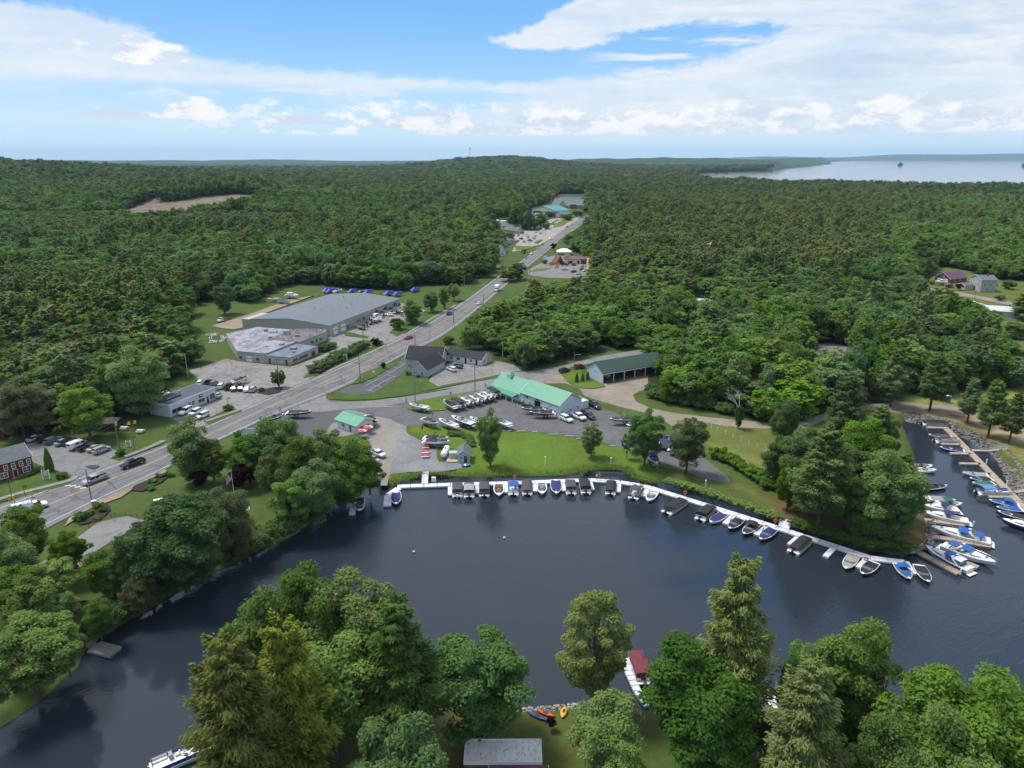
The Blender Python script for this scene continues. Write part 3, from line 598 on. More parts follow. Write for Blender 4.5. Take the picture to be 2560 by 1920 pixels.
paveline('sidewalk', 'A', [(-100, 1450), (140, 1375), (400, 1310), (620, 1250), (650, 1215)], 1.5, M_WALK)
paveline('sidewalk', 'A', [(1080, 1050), (1250, 985), (1420, 910)], 1.5, M_WALK)
paveline('sidewalk', 'A', [(1780, 745), (2080, 640)], 1.5, M_WALK)
paveline('sidewalk', 'B', [(1070, 885), (1200, 820), (1420, 725), (1600, 640)], 1.4, M_WALK)
paveline('sidewalk', 'B', [(1790, 540), (1900, 470), (2050, 380), (2212, 290)], 1.4, M_WALK)
drive('grass_island', [('B', [(1095, 1075), (1120, 1105), (1300, 1112), (1500, 1105), (1750, 1075), (2000, 1040), (2212, 1000)]), ('C', [(300, 560), (620, 495), (1020, 425), (1010, 408), (780, 450), (560, 490), (460, 505), (390, 470), (380, 420), (330, 410), (200, 410)]), ('B', [(1780, 880), (1650, 980), (1540, 1045), (1300, 1060)])], M_GR, 1, z=GZ + .19)
drive('grass_island', [('B', [(1310, 975), (1390, 960), (1500, 915), (1720, 790), (1640, 785), (1400, 880)])], M_GR, 0, z=GZ + .19)
drive('grass_island', [('C', [(190, 680), (230, 645), (470, 600), (720, 570), (860, 540), (880, 560), (640, 650), (520, 715), (280, 730), (200, 705)])], M_GRB, 1, z=GZ + .19)
drive('grass_island', [('C', [(1530, 400), (1560, 385), (1700, 360), (1720, 430), (1890, 482), (1915, 510), (1800, 530), (1680, 520), (1600, 480)])], M_GRB, 1, z=GZ + .19)
drive('grass_island', [('N', [(1060, 1080), (1200, 1030), (1230, 1040), (1130, 1110)])], M_GR, 0, z=GZ + .19)
drive('grass_island', [('N', [(740, 1140), (1000, 1150), (1110, 1145), (960, 1200), (760, 1215)])], M_GRB, 0, z=GZ + .19)
drive('grass_island', [('N', [(980, 1580), (1100, 1540), (1390, 1520), (1250, 1570), (1000, 1590)])], M_GRY, 0, z=GZ + .19)
drive('grass_island', [('N', [(1400, 830), (1560, 800), (1650, 740), (1870, 600), (1750, 600), (1500, 720), (1430, 770)])], M_GRY, 0, z=GZ + .19)
drive('grass_island', [('F2', [(1150, 1640), (1280, 1640), (1480, 1560), (1680, 1410), (1560, 1400), (1330, 1560)])], M_GR, 0, z=GZ + .19)
drive('grass_island', [('B', [(1230, 530), (1290, 525), (1460, 560), (1440, 575), (1260, 555)])], M_GR, 0, z=GZ + .19)
drive('road_shoulder', [('A', [(560, 1650), (600, 1580), (880, 1420), (1180, 1285), (1430, 1160), (1440, 1180), (1150, 1330), (1050, 1400), (800, 1490), (640, 1600)])], M_DIRT, 0, z=GZ + .19)
drive('service_track', [('B', [(100, 470), (230, 430), (450, 360), (780, 240), (1000, 205), (1060, 185), (1000, 200), (560, 360), (530, 400), (420, 470), (300, 500), (180, 490)])], M_DIRT, 1, .2, z=GZ + .19)
drive('flower_bed', [('A', [(640, 1610), (700, 1540), (780, 1500), (890, 1440), (945, 1470), (960, 1510), (900, 1570), (820, 1610), (700, 1640)])], MULCH, 1, z=GZ + .20)
drive('flower_bed', [('A', [(1135, 1340), (1160, 1300), (1300, 1240), (1440, 1180), (1480, 1200), (1400, 1270), (1230, 1350)])], MULCH, 1, z=GZ + .20)
drive('flower_bed', [('B', [(490, 1050), (530, 1020), (640, 1000), (720, 1000), (700, 1040), (600, 1065)])], MULCH, 1, z=GZ + .20)
drive('patched_asphalt', [('A', [(735, 1133), (790, 1124), (850, 1122), (862, 1135), (810, 1158), (775, 1150)])], mat('tar_patch', (.06, .058, .06), .9), 1, z=GZ + .20)
def stones(name, line, n, w, m, s0=.18, s1=.42):
 b = MB(); rn = random.Random(5); seg = curve_pts(line, 6)
 for i in range(n):
  k = rn.random() * (len(seg) - 1); j = int(k); p = lerp(seg[j], seg[j + 1], k - j); s = rn.uniform(s0, s1); o = rn.uniform(-w, w)
  d = Vector(seg[j + 1]) - Vector(seg[j]); d.normalize()
  q = (p[0] - d.y * o, p[1] + d.x * o); zz = max(-.1, min(1.25, .6 + o / w * .8))
  b.ball((q[0], q[1], zz), s, s * rn.uniform(.6, 1), s * rn.uniform(.5, .8), 5, 3, .4, rn)
 o = b.build(name, m); tag(o, kind='stuff'); return o
i0 = [i for i, p in enumerate(SHORE) if p[1] > 195 and p[0] > 95]
cove = GP('E', [(1120, 260), (1300, 290), (1520, 320), (1700, 400), (1900, 510), (2040, 600), (2110, 700), (2150, 790), (2190, 900), (2240, 1010)])
tag(stones('shore_rocks', cove, 2200, 2.2, mat('rock_shore', (.205, .185, .17), .9, 0, .4, .8)), 'grey stones heaped along the edge of the cove below the pines', 'rocks')
tag(stones('shore_rocks', GP('E', [(1385, 1160), (1395, 1280), (1370, 1370), (1290, 1400), (1200, 1440)]), 260, 1.2, mat('rock_shore', (.3, .3, .3))), 'grey stones at the tip of the wooded point beside the tan docks', 'rocks')
tag(stones('shore_rocks', GP('L3', [(50, 1230), (200, 1215), (350, 1205), (540, 1190)]), 420, 1.0, mat('rock_pale', (.34, .32, .28), .9, 0, .4, 1.), .12, .3), 'pale stones on the near bank around the kayaks', 'rocks')
def V2(p): return Vector((p[0], p[1]))
WINM = GLASS
def opening(root, A, d, nrm, u, z0, w, h, kind, frame=None, m=None):
 """A wall start, d along the wall, nrm outward; u centre of the opening along the wall"""
 frame = frame or TRIM; rz = math.atan2(d.y, d.x); c = A + d * u; T_ = Matrix.Translation((c.x, c.y, 0)) @ Matrix.Rotation(rz, 4, 'Z')
 b = MB(); b.T = T_; t = .09
 if kind in ('win', 'double', 'shop', 'plain'):
  fw = .12 if kind != 'shop' else .08
  b.box(-w / 2 - fw, -w / 2, -t, 0, z0 - fw, z0 + h + fw); b.box(w / 2, w / 2 + fw, -t, 0, z0 - fw, z0 + h + fw); b.box(-w / 2, w / 2, -t, 0, z0 + h, z0 + h + fw); b.box(-w / 2, w / 2, -t - .03, 0, z0 - fw, z0)
  if kind in ('double',): b.box(-.06, .06, -t, -.01, z0, z0 + h)
  if kind in ('win', 'double'):
   b.box(-w / 2, w / 2, -t + .03, -.01, z0 + h / 2 - .03, z0 + h / 2 + .03)
   for q in ((-w / 4, w / 4) if kind == 'double' else (0,)): b.box(q - .02, q + .02, -t + .03, -.01, z0, z0 + h)
  if kind == 'shop':
   for q in range(1, max(2, int(w / 1.3))): b.box(-w / 2 + q * w / max(2, int(w / 1.3)) - .03, -w / 2 + q * w / max(2, int(w / 1.3)) + .03, -t, -.01, z0, z0 + h)
  o = b.build('window', frame, root); g = MB(); g.T = T_; g.box(-w / 2, w / 2, -.03, .02, z0, z0 + h); g.build('pane', m or GLASS, o)
 elif kind == 'door':
  b.box(-w / 2 - .1, -w / 2, -.07, 0, 0, z0 + h + .1); b.box(w / 2, w / 2 + .1, -.07, 0, 0, z0 + h + .1); b.box(-w / 2, w / 2, -.07, 0, z0 + h, z0 + h + .1)
  o = b.build('door', frame, root); g = MB(); g.T = T_; g.box(-w / 2, w / 2, -.04, .02, z0, z0 + h); g.build('door_leaf', m or GLASS, o)
 elif kind == 'garage':
  b.box(-w / 2, w / 2, -.05, 0, z0, z0 + h)
  for q in range(1, 4): b.box(-w / 2, w / 2, -.065, -.052, z0 + h * q / 4 - .015, z0 + h * q / 4 + .015)
  o = b.build('garage_door', m or WHITE, root); n = max(2, int(w / .8)); g = MB(); g.T = T_
  for q in range(n): g.marks.append((len(g.v), len(g.f))); g.box(-w / 2 + (q + .25) * w / n, -w / 2 + (q + .75) * w / n, -.075, -.05, z0 + h * .52, z0 + h * .70)
  g.build('pane', GLASS, o)
 elif kind == 'hole':
  b.box(-w / 2, w / 2, -.03, .02, z0, z0 + h); b.build('doorway', m or mat('inside_dark', (.012, .012, .012), .9), root)
 elif kind == 'shutter':
  b.box(-w / 2, w / 2, -.06, 0, z0, z0 + h); b.build('shutter', m or STEEL, root)
def house(name, label, cat, p0, p1, depth, eave, rise, wall, roof, ridge='x', over=.35, ops=(), trim=None, parent=None, foundation=True, oy=None, gableboard=True, z=GZ):
 p0, p1 = V2(p0), V2(p1); d = p1 - p0; L = d.length; d.normalize(); rz = math.atan2(d.y, d.x); W = depth
 root = parent or thing(name, label, cat, (p0.x, p0.y, z), rz); trim = trim or TRIM
 b = MB()
 if ridge == 'x': b.loft([[(x, 0, -.4), (x, W, -.4), (x, W, eave), (x, W / 2, eave + rise), (x, 0, eave)] for x in (0, L)])
 elif ridge == 'y': b.loft([[(L, y, -.4), (0, y, -.4), (0, y, eave), (L / 2, y, eave + rise), (L, y, eave)] for y in (W, 0)][::-1])
 else: b.box(0, L, 0, W, -.4, eave)
 b.build('wall', wall, root)
 r = MB(); t = .14; o = over
 if ridge in 'xy':
  half = (W if ridge == 'x' else L) / 2; ln = L if ridge == 'x' else W; s = rise / half; dz = o * s
  for sg in (0, 1):
   e0 = -o if sg == 0 else 2 * half + o; z0_ = eave - dz + .05; z1 = eave + rise + .05
   P = [(e0, z0_), (half, z1), (half, z1 + t), (e0, z0_ + t)]
   if sg: P = [(half, z1), (e0, z0_), (e0, z0_ + t), (half, z1 + t)]
   if ridge == 'x': r.loft([[(x, y, zz) for y, zz in P] for x in (-o, ln + o)])
   else: r.loft([[(y, x, zz) for y, zz in P] for x in (ln + o, -o)])
 else:
  r.box(-.06, L + .06, -.06, W + .06, eave, eave + .12);
 ro = r.build('roof', roof, root)
 if ridge in 'xy' and gableboard:
  for e in (-o - .03, (L if ridge == 'x' else W) + o + .03):
   q = MB(); a = [(-o, eave - dz - .02), (half, eave + rise - .02), (2 * half + o, eave - dz - .02)]; P = [(x_, z_ + u_, k) for k in (-.03, .03) for u_ in (0, .2) for x_, z_ in a]
   q.raw([(e + k, x_, z_) if ridge == 'x' else (x_, e + k, z_) for x_, z_, k in P], [(0, 1, 4, 3), (1, 2, 5, 4), (6, 9, 10, 7), (7, 10, 11, 8), (3, 4, 10, 9), (4, 5, 11, 10), (1, 0, 6, 7), (2, 1, 7, 8), (0, 3, 9, 6), (2, 8, 11, 5)]); q.build('rake_board', trim, ro)
 if ridge == 'f':
  q = MB(); q.box(-.12, L + .12, -.12, -.0605, eave - .25, eave + .3); q.box(-.12, -.0605, -.06, W + .12, eave - .25, eave + .3); q.box(L + .0605, L + .12, -.06, W + .12, eave - .25, eave + .3); q.box(-.06, L + .06, W + .0605, W + .12, eave - .25, eave + .3); q.build('parapet', trim, root)
 F = {'F': ((0, 0), (1, 0)), 'R': ((L, 0), (0, 1)), 'B': ((L, W), (-1, 0)), 'L': ((0, W), (0, -1))}
 for f, u, z0, w, h, k, *mm in ops:
  A, dd = F[f]; opening(root, V2(A), V2(dd), None, u, z0, w, h, k, trim, mm[0] if mm else None)
 return root
def flatblock(name, label, cat, poly, h, wall, roof, ops=(), trim=None, parent=None, par=.3):
 """flat-roofed building on a polygon (counter-clockwise from above)"""
 o = V2(poly[0]); root = parent or thing(name, label, cat, (o.x, o.y, GZ)); P = [(p[0] - o.x, p[1] - o.y) for p in poly]
 b = MB(); b.prism(P, -.4, h); b.build('wall', wall, root)
 c = sum((V2(p) for p in P), Vector((0, 0))) / len(P); k = 1.0
 r = MB(); r.prism([tuple(V2(p)) for p in P], h + .003, h + .05); r.build('roof', roof, root)
 q = MB()
 for i in range(len(P)):
  A, B = V2(P[i]), V2(P[(i + 1) % len(P)]); d = (B - A).normalized(); n = Vector((d.y, -d.x)) * .12
  q.prism([tuple(A), tuple(A + n), tuple(B + n), tuple(B)], h - .2, h + par)
 q.build('parapet', trim or TRIM, root)
 for e, u, z0, w, hh, kk, *mm in ops:
  A, B = V2(P[e]), V2(P[(e + 1) % len(P)]); opening(root, A, (B - A).normalized(), None, u, z0, w, hh, kk, trim or TRIM, mm[0] if mm else None)
 return root
def hgt(f, Y, y): return HT(f, Y, y) - GZ
SID_W = siding('siding_white', (.60, .64, .70), .2); SID_RED = siding('siding_red', (.155, .032, .032), .18); SID_TAN = siding('panel_tan', (.40, .38, .32), .45, True, .06); SID_GRN = siding('siding_sage', (.40, .46, .44), .2)
SID_GREY = siding('siding_grey', (.38, .37, .36), .2); SID_BLU = siding('panel_white', (.50, .545, .58), .4, True, .05); SID_BR = siding('siding_brown', (.18, .075, .05), .2); SID_BEI = siding('siding_beige', (.42, .38, .30), .2); PLAINW = siding('siding_plain_white', (.68, .68, .68), .2)
RF_GREEN = metal_roof('roof_green_metal', (.060, .270, .160), .45); RF_DK = shingle('shingle_charcoal', (.030, .030, .036)); RF_DGRN = shingle('shingle_dark_green', (.038, .075, .058)); RF_GREY = shingle('shingle_grey', (.125, .14, .145)); RF_MAR = metal_roof('roof_maroon', (.13, .055, .085), .45)
RF_WH = metal_roof('roof_white', (.60, .61, .62), .45); RF_TAN = shingle('shingle_tan', (.52, .33, .17)); RF_TEAL = metal_roof('roof_teal', (.06, .25, .24), .5); RF_MET = metal_roof('roof_grey_metal', (.135, .148, .162), .9, .14, .6, 'y'); RF_BRN = shingle('shingle_brown', (.16, .085, .065))
def stained_roof(name, a, b, c, sc=.12):
 m = bpy.data.materials.new(name); m.use_nodes = True; nt = m.node_tree; N = NT(nt); bs = nt.nodes['Principled BSDF']; p = nt.nodes.new('ShaderNodeNewGeometry').outputs['Position']
 u = N.xyz(*(lambda s: (N.mul(s[0], 1.0), N.mul(s[1], .45), s[2]))(N.sep(p)))
 k = N.mix(N.step(N.noise(u, sc * 2, 6, .7), .46, .54), a, b); k = N.mix(N.step(N.noise(u, sc * 5, 5, .7, .4), .56, .62), k, c); nt.links.new(k, bs.inputs['Base Color']); bs.inputs['Roughness'].default_value = .85; return m
RF_OLD = stained_roof('roof_stained', (.17, .17, .20), (.27, .27, .30), (.40, .38, .38)); RF_BLUE = stained_roof('roof_blue_grey', (.125, .15, .20), (.17, .20, .25), (.09, .12, .24), .05); RF_BROLD = stained_roof('roof_brown_old', (.10, .08, .085), (.14, .12, .125), (.26, .25, .26))
MU = 'building'
e = hgt('A', 600, 198.1)
w = house('shop_building', 'long white flat-roofed shop with grey roof facing the main road on the left', MU, (-101.6, 198.1), (-94.7, 215.1), 8.2, e, 0, SID_BLU, mat('roof_dark_felt', (.085, .095, .115), .9, 0, .15, .6), 'f', ops=[('F', 2.6, .9, 3.6, 1.3, 'shop'), ('F', 7.6, 1.2, 1.1, 1.2, 'win'), ('F', 9., 1.2, 1.1, 1.2, 'win'), ('F', 12.3, .9, 2.6, 1.2, 'shop'), ('F', 14.8, 0, .9, 2.1, 'door'), ('F', 16.8, .6, 1.9, 1.8, 'shop'), ('L', 4, 2.6, .5, .4, 'plain')])
sg = MB(); sg.box(11.6, 12.9, -.1, 0, 2.5, 3.8); so_ = sg.build('sign', mat('sign_red', (.30, .02, .02), .5), w)
sg = MB(); sg.box(12.0, 12.5, -.14, -.101, 3.0, 3.35); sg.build('sign_emblem', WHITE, so_)
b = MB(); b.tube((9, 5, e), (9, 5, e + 1.1), .18, n=8); b.tube((9, 5, e + 1.1), (9, 5, e + 1.25), .3, n=8); b.build('roof_vent', ALU, w)
b = MB(); b.box(-.1, 8, 3.4, 3.7, e + .12, e + .5); b.build('roof_upstand', STEEL, w)
house('annex_building', 'low white annex behind the long white shop', MU, (-112.6, 206.5), (-109., 213.5), 3, 2.6, .5, SID_BLU, RF_WH, 'x')
p1 = V2(G('S', 685, 790)); d = (p1 - V2(G('S', 0, 990))).normalized(); p0 = p1 - d * 14.5; eh = hgt('S', 478, p1.y)
u0 = lambda X, Y: (V2(G('S', X, Y, GZ)) - p0).dot(d)
def wallu(X, zz): # distance along the red house front for photo column X at height zz
 best = None
 for k in range(0, 160):
  q = p0 + d * (k * .1); c = q.y * math.cos(PIT) - (zz + GZ - CAMH) * math.sin(PIT); sx = (1280 + FPX * q.x / c) * 7.9
  if best is None or abs(sx - X) < best[0]: best = (abs(sx - X), k * .1)
 return best[1]
ops = [('F', wallu(x, eh * .78), eh * .60, .62, 1.15, 'win') for x in (105, 257, 410, 560)] + [('F', wallu(75, 1.4), .7, 1.5, 1.25, 'double'), ('F', wallu(525, 1.4), .7, 1.5, 1.25, 'double'), ('F', wallu(305, 1.), .15, .85, 1.9, 'door', mat('door_red', (.12, .012, .015), .5)), ('R', 2.2, 2.6, .7, 1.1, 'win'), ('R', 5.6, 2.6, .7, 1.1, 'win'), ('R', 2.2, .6, .7, 1.1, 'win')]
rh = house('red_house', 'two-storey dark red house with grey roof and white windows, cut by the left edge', 'house', p0, p1, 8.2, eh, 2.3, SID_RED, RF_GREY, 'x', .25, ops)
b = MB(); b.box(wallu(305, 1.) - 1, wallu(305, 1.) + 1, -1.3, -.1, -.3, .14); b.build('door_step', CONC, rh)
house('red_barn', 'small red barn with white trim behind the red house', MU, G('A', -60, 900), G('A', 40, 885), 6, 2.6, 2, SID_RED, shingle('shingle_grey', (.1, .1, .1)), 'y')
hb = 3.3
lb = flatblock('factory_building', 'low tan industrial building with patchy stained flat roofs in front of the warehouse', MU, [(-104.4, 260.6), (-92.4, 257.2), (-85.6, 276.6), (-84.3, 292.5), (-110.5, 301.0), (-119.3, 288.5)], hb + .3, siding('wall_cream', (.42, .40, .32), .9, True, .08), RF_OLD, par=.12, trim=mat('fascia_grey', (.28, .29, .31), .6))
def sub(poly, h, roof, ops=(), par=.1):
 o = V2((-104.4, 260.6)); P = [(p[0] - o.x, p[1] - o.y) for p in poly]; b = MB(); b.prism(P, -.4, h); b.build('wall', MATS['wall_cream'], lb); r = MB(); r.prism(P, h + .003, h + .06); r.build('roof', roof, lb)
 q = MB()
 for i in range(len(P)):
  A, B = V2(P[i]), V2(P[(i + 1) % len(P)]); dd = (B - A).normalized(); n = Vector((dd.y, -dd.x)) * .12; q.prism([tuple(A), tuple(A + n), tuple(B + n), tuple(B)], h - .22, h + par + .06)
 q.build('fascia', MATS['fascia_grey'], lb)
 for e_, u, z0, w_, hh, kk in ops:
  A, B = V2(P[e_]), V2(P[(e_ + 1) % len(P)]); opening(lb, A, (B - A).normalized(), None, u, z0, w_, hh, kk, MATS['fascia_grey'])
sub([(-104.7, 260.3), (-92.3, 256.3), (-86.4, 274.5), (-99, 278.5)], 3.1, RF_BLUE, [(0, 1.9, .9, 1.3, 1., 'shop'), (0, 5.6, 0, 2.5, 2.2, 'garage'), (0, 9.4, .9, 1.3, .9, 'shop')])
sub([(-92.2, 256.35), (-82.4, 253.6), (-76.2, 269.8), (-84.6, 273.4), (-86.2, 274.4)], 3.0, RF_BLUE, [(0, 1.5, 0, .8, 2, 'door'), (0, 8.6, 0, .8, 2, 'door'), (1, 3, 1., 2.6, .9, 'shop'), (1, 8, 1., 5, .9, 'shop'), (1, 14, .2, 2.2, 1.9, 'shop')])
sub([(-98.6, 278.9), (-86.1, 274.9), (-84.4, 274.2), (-78.6, 290.5), (-79.2, 295.4), (-92, 297.5)], 3.75, RF_BROLD, [(2, 8, 1.2, 1.2, 1., 'win'), (2, 11, 1.2, 1.2, 1., 'win'), (2, 14, 1.2, 1.2, 1., 'win')])
for i, (x, y, s, hh) in enumerate([(-95.5, 268, 1.3, 1.), (-90.5, 270.5, 1.5, 1.1), (-84.5, 265.5, 2.2, .9), (-100, 290.5, 2.6, .8), (-104, 292.5, 1.4, 1.1), (-88, 283, 1.4, 1.1), (-93.5, 287, 2.4, 1.9), (-98.5, 281, 1., .7), (-83, 261, 1.2, .6)]):
 b = MB(); zz = 3.0 if i < 3 or i == 8 else 3.6; b.box(x + 104.4 - s / 2, x + 104.4 + s / 2, y - 260.6 - s * .4, y - 260.6 + s * .4, zz, zz + hh); b.build('roof_unit', [ALU, RF_OLD, mat('unit_pink', (.36, .25, .24), .8)][i % 3], lb)
wp0, ew = V2((-78.4, 298.2)), 4.7; wp1 = V2(G('B', 1730, 232, 5.9))
ops = [('F', 4.2, 0, 3.4, 3.3, 'garage'), ('F', 10.4, 0, 3.4, 3.3, 'garage'), ('F', 14.2, 0, .9, 2.1, 'door'), ('F', 44.6, 1.3, 1.2, .9, 'plain'), ('F', 53.7, 1.3, 1.2, .9, 'plain')]
wh = house('warehouse', 'huge tan metal warehouse with low grey roof behind the industrial building', 'warehouse', wp0, wp1, 41, ew, 1.7, SID_TAN, RF_MET, 'x', .15, ops, trim=mat('fascia_grey', (.28, .29, .31)))
for i, u in enumerate((40, 49, 58.5)):
 b = MB(); b.loft([[(u - 2, y, 2.5 if y > -2 else 2.5), (u + 2, y, 2.5), (u + 2, y, 2.6), (u, y, 3.8), (u - 2, y, 2.6)] for y in (-2.8, -.05)]); po = b.build('porch_roof', RF_DK, wh)
 b = MB(); b.box(u - 1.8, u + 1.8, -2.5, -.06, -.2, 2.5); b.build('porch_wall', PLAINW, po)
b = MB(); b.loft([[(u_, 41.06 + (0 if k == 0 else 4.5), z_) for u_, z_ in ((0, -.3), (14, -.3), (14, 4.6), (0, 4.6))] for k in (0, 1)]); b.build('rear_annex', SID_TAN, wh)
for u, v in ((22, 22), (38, 12), (50, 24), (30, 10)):
 b = MB(); zz = ew + 1.7 * (1 - abs(v - 20.5) / 20.5); b.tube((u, v, zz), (u, v, zz + 1.3), .22, n=8); b.build('roof_vent', ALU, wh)
o = thing('quonset_hut', 'green arched quonset hut beside the warehouse', MU, (*G('B', 535, 480), GZ), R(150)); b = MB(); b.loft([[(x, math.cos(t) * 3.2, math.sin(t) * 3.6) for t in [math.pi * k / 10 for k in range(11)]] for x in (-6, 6)]); b.build('shell', metal_roof('hut_green', (.01, .14, .09), .5), o)
e = hgt('C', 362, 238.4); r_ = hgt('C', 288, 239.5) - e
ch = house('church_building', 'pale green building with steep charcoal roofs between the main road and the side street', MU, (-36., 240.9), (-30., 238.4), 13.5, e, r_, SID_GRN, RF_DK, 'y', .4, [('F', 1.7, .8, .75, 1.1, 'win'), ('F', 4.7, .8, .75, 1.1, 'win'), ('R', 8, 1, .6, 1, 'win'), ('R', 5, 1, .6, 1, 'win')])
def part_house(root, rootp, rootd, *a, **k):
 """an adjoining wing that belongs to the same building"""
 n0 = len(root.children); before = set(bpy.data.objects); t_ = house('wing', '', '', *a, **k)
 for q in list(t_.children):
  q.parent = root; M = Matrix.Translation(t_.location) @ Matrix.Rotation(t_.rotation_euler.z, 4, 'Z'); M0 = Matrix.Translation(root.location) @ Matrix.Rotation(root.rotation_euler.z, 4, 'Z'); q.matrix_local = M0.inverted() @ M
 bpy.data.objects.remove(t_)
hy = 255.; er = 2.9; rr = hgt('C', 178, 256.) - er
part_house(ch, 0, 0, (-39.2, 253.8), (-26.2, 251.6), 9.5, er, rr + .4, SID_GRN, RF_DK, 'x', .5, [('R', 3, .4, 1, 2, 'door'), ('R', 6.2, 1, .8, 1.2, 'win')])
e = hgt('C', 272, 253.); r_ = hgt('C', 218, 256.) - e
part_house(ch, 0, 0, (-25.6, 260.6), (-11.2, 253.), 6.9, e, r_, PLAINW, RF_DK, 'x', .35, [('F', 6, 1, 1.6, .9, 'shop'), ('F', 9.3, 0, .9, 2.1, 'door', STEEL), ('F', 11.6, 1, 1.2, .9, 'win'), ('F', 14., 0, .9, 2.1, 'door', STEEL), ('R', 1.8, 1., .9, 1., 'win'), ('R', 4.6, .8, 1.1, 1.6, 'double'), ('F', 3, 1, 1.3, .9, 'win')])
mp0, mp1 = V2((2.7, 210.5)), V2((13.9, 198.)); e = hgt('C', 668, 198.); r_ = hgt('C', 568, 200.5) - e
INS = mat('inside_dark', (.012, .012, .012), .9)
ma = house('marina_shop', 'long pale building with bright green metal roof in the middle of the marina', MU, mp0, mp1, 9.8, e, r_, SID_W, RF_GREEN, 'x', .45, [
 ('F', 1.7, 2.9, .55, .8, 'win'), ('F', 2.9, 2.7, 1.3, 1.1, 'shop'), ('F', 4.3, 2.9, .5, .8, 'win'), ('F', 1.3, .8, .55, 1., 'win'), ('F', 4.3, .8, .6, 1., 'win'), ('F', 7.6, 0, 2.5, 2.9, 'hole', INS), ('F', 11.0, 0, 2.6, 2.7, 'garage'), ('F', 14.4, 0, 2.6, 2.7, 'garage'), ('F', 7.6, 3.1, 1.7, .5, 'plain', STEEL), ('R', 1.5, .8, .55, .9, 'win'), ('R', 5., .8, .55, .9, 'win'), ('R', 8.2, .9, .6, .9, 'win')])
e2 = 2.55; part_house(ma, 0, 0, (-6.0, 222.6), (2.2, 213.4), 9., e2, 3.1, SID_W, RF_GREEN, 'x', .5, [('F', 2, .9, 1, 1, 'win'), ('F', 4.4, 0, .9, 2, 'door'), ('F', 7.5, .9, 1.2, 1, 'win'), ('F', 9.6, .9, 1.2, 1, 'win')])
M0 = (Matrix.Translation(ma.location) @ Matrix.Rotation(ma.rotation_euler.z, 4, 'Z')).inverted()
b = MB(); a0, a1 = Vector((-6.2, 221.6, 0)), Vector((1.6, 212.6, 0)); dd = (a1 - a0).normalized(); nn = Vector((dd.y, -dd.x, 0)); b.T = M0
b.loft([[tuple(q + Vector((0, 0, 1.2)) + v) for v in (Vector((0, 0, 2.4)), nn * 2.2 + Vector((0, 0, 2.0)), nn * 2.2 + Vector((0, 0, 2.12)), Vector((0, 0, 2.55)))] for q in (a0 - dd * .3, a1 + dd * .2)]); po = b.build('porch_roof', RF_GREEN, ma)
b = MB(); b.T = M0
for k in range(5): q = a0.lerp(a1, k / 4) + nn * 2.0; b = MB(); b.T = M0; b.tube((q.x, q.y, 1.), (q.x, q.y, 3.25), .1, n=6); b.build('porch_post', WHITE, po)
b = MB(); cx, cy = -.8, 221.8; rz_ = math.atan2(dd.y, dd.x); b.T = M0 @ Matrix.Translation((cx + .3, cy + .6, GZ)) @ Matrix.Rotation(rz_, 4, 'Z'); b.box(-.9, .9, -.9, .9, 4.6, 6.2); cu = b.build('cupola', WHITE, ma)
b = MB(); b.T = M0 @ Matrix.Translation((cx + .3, cy + .6, GZ)) @ Matrix.Rotation(rz_, 4, 'Z'); b.box(-1.2, 1.2, -1.2, 1.2, 6.2, 6.9, (1.1, 1.1)); b.build('cupola_roof', RF_GREEN, cu)
house('storage_trailer', 'white and pale blue storage trailer behind the marina building', 'trailer', G('C', 1715, 700), G('C', 1765, 690), 5, 2.2, .25, mat('trailer_pale_blue', (.55, .66, .68), .5), RF_WH, 'y', .05)
sp0, sp1 = V2((31.1, 231.5)), V2((31.1, 231.5)) + V2((.876, .481)) * 27; e = hgt('C', 388, 231.5); r_ = hgt('C', 297, 235.) - e
sh_ = thing('boat_shed', 'open-fronted boat shed with dark green roof beside the gravel drive', 'shed', (*sp0, GZ), math.atan2(.481, .876)); Wd = 9.4
b = MB(); b.loft([[(x, 0, -.3), (x, Wd, -.3), (x, Wd, e), (x, Wd / 2, e + r_), (x, 0, e)] for x in (0, .15)]); b.build('wall', SID_BLU, sh_)
b = MB(); b.box(.15, 27, Wd - .15, Wd, -.3, e); b.box(26.85, 27, 0, Wd - .15, -.3, e); b.build('wall', SID_BLU, sh_)
b = MB();
for sg_ in (0, 1):
 e0 = -.5 if sg_ == 0 else Wd + .5; s = r_ / (Wd / 2); P = [(e0, e - .5 * s + .04), (Wd / 2, e + r_ + .04), (Wd / 2, e + r_ + .18), (e0, e - .5 * s + .18)]
 if sg_: P = [P[1], P[0], P[3], P[2]]
 b.loft([[(x, y, z) for y, z in P] for x in (-.4, 27.4)])
ro = b.build('roof', RF_DGRN, sh_); b = MB(); b.box(-.4, 27.4, -.56, -.5, e - .55, e - .3); b.build('eave_board', TRIM, ro)
for k in range(1, 6): b = MB(); b.box(k * 4.6 - .1, k * 4.6 + .1, .05, .25, -.1, e - .1); b.build('post', WHITE, sh_)
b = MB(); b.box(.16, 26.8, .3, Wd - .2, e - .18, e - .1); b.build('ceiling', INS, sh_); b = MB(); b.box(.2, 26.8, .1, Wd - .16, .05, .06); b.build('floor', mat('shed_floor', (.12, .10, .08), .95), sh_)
b = MB(); b.box(-.03, -.001, 3.4, 5.6, 2.9, 3.5); b.build('sign', mat('sign_blue_pale', (.25, .36, .58), .6), sh_)
house('office_building', 'small office with bright green roof beside the boat ramp', MU, (-50.2, 190.2), (-43.6, 185.), 6.2, 2.5, 1.35, PLAINW, RF_GREEN, 'x', .5, [('F', 3, .8, 1., 1, 'win'), ('F', 6, 0, .9, 2, 'door'), ('R', 1.8, .8, 1.1, 1, 'win'), ('R', 4.4, .8, 1.1, 1, 'win')])
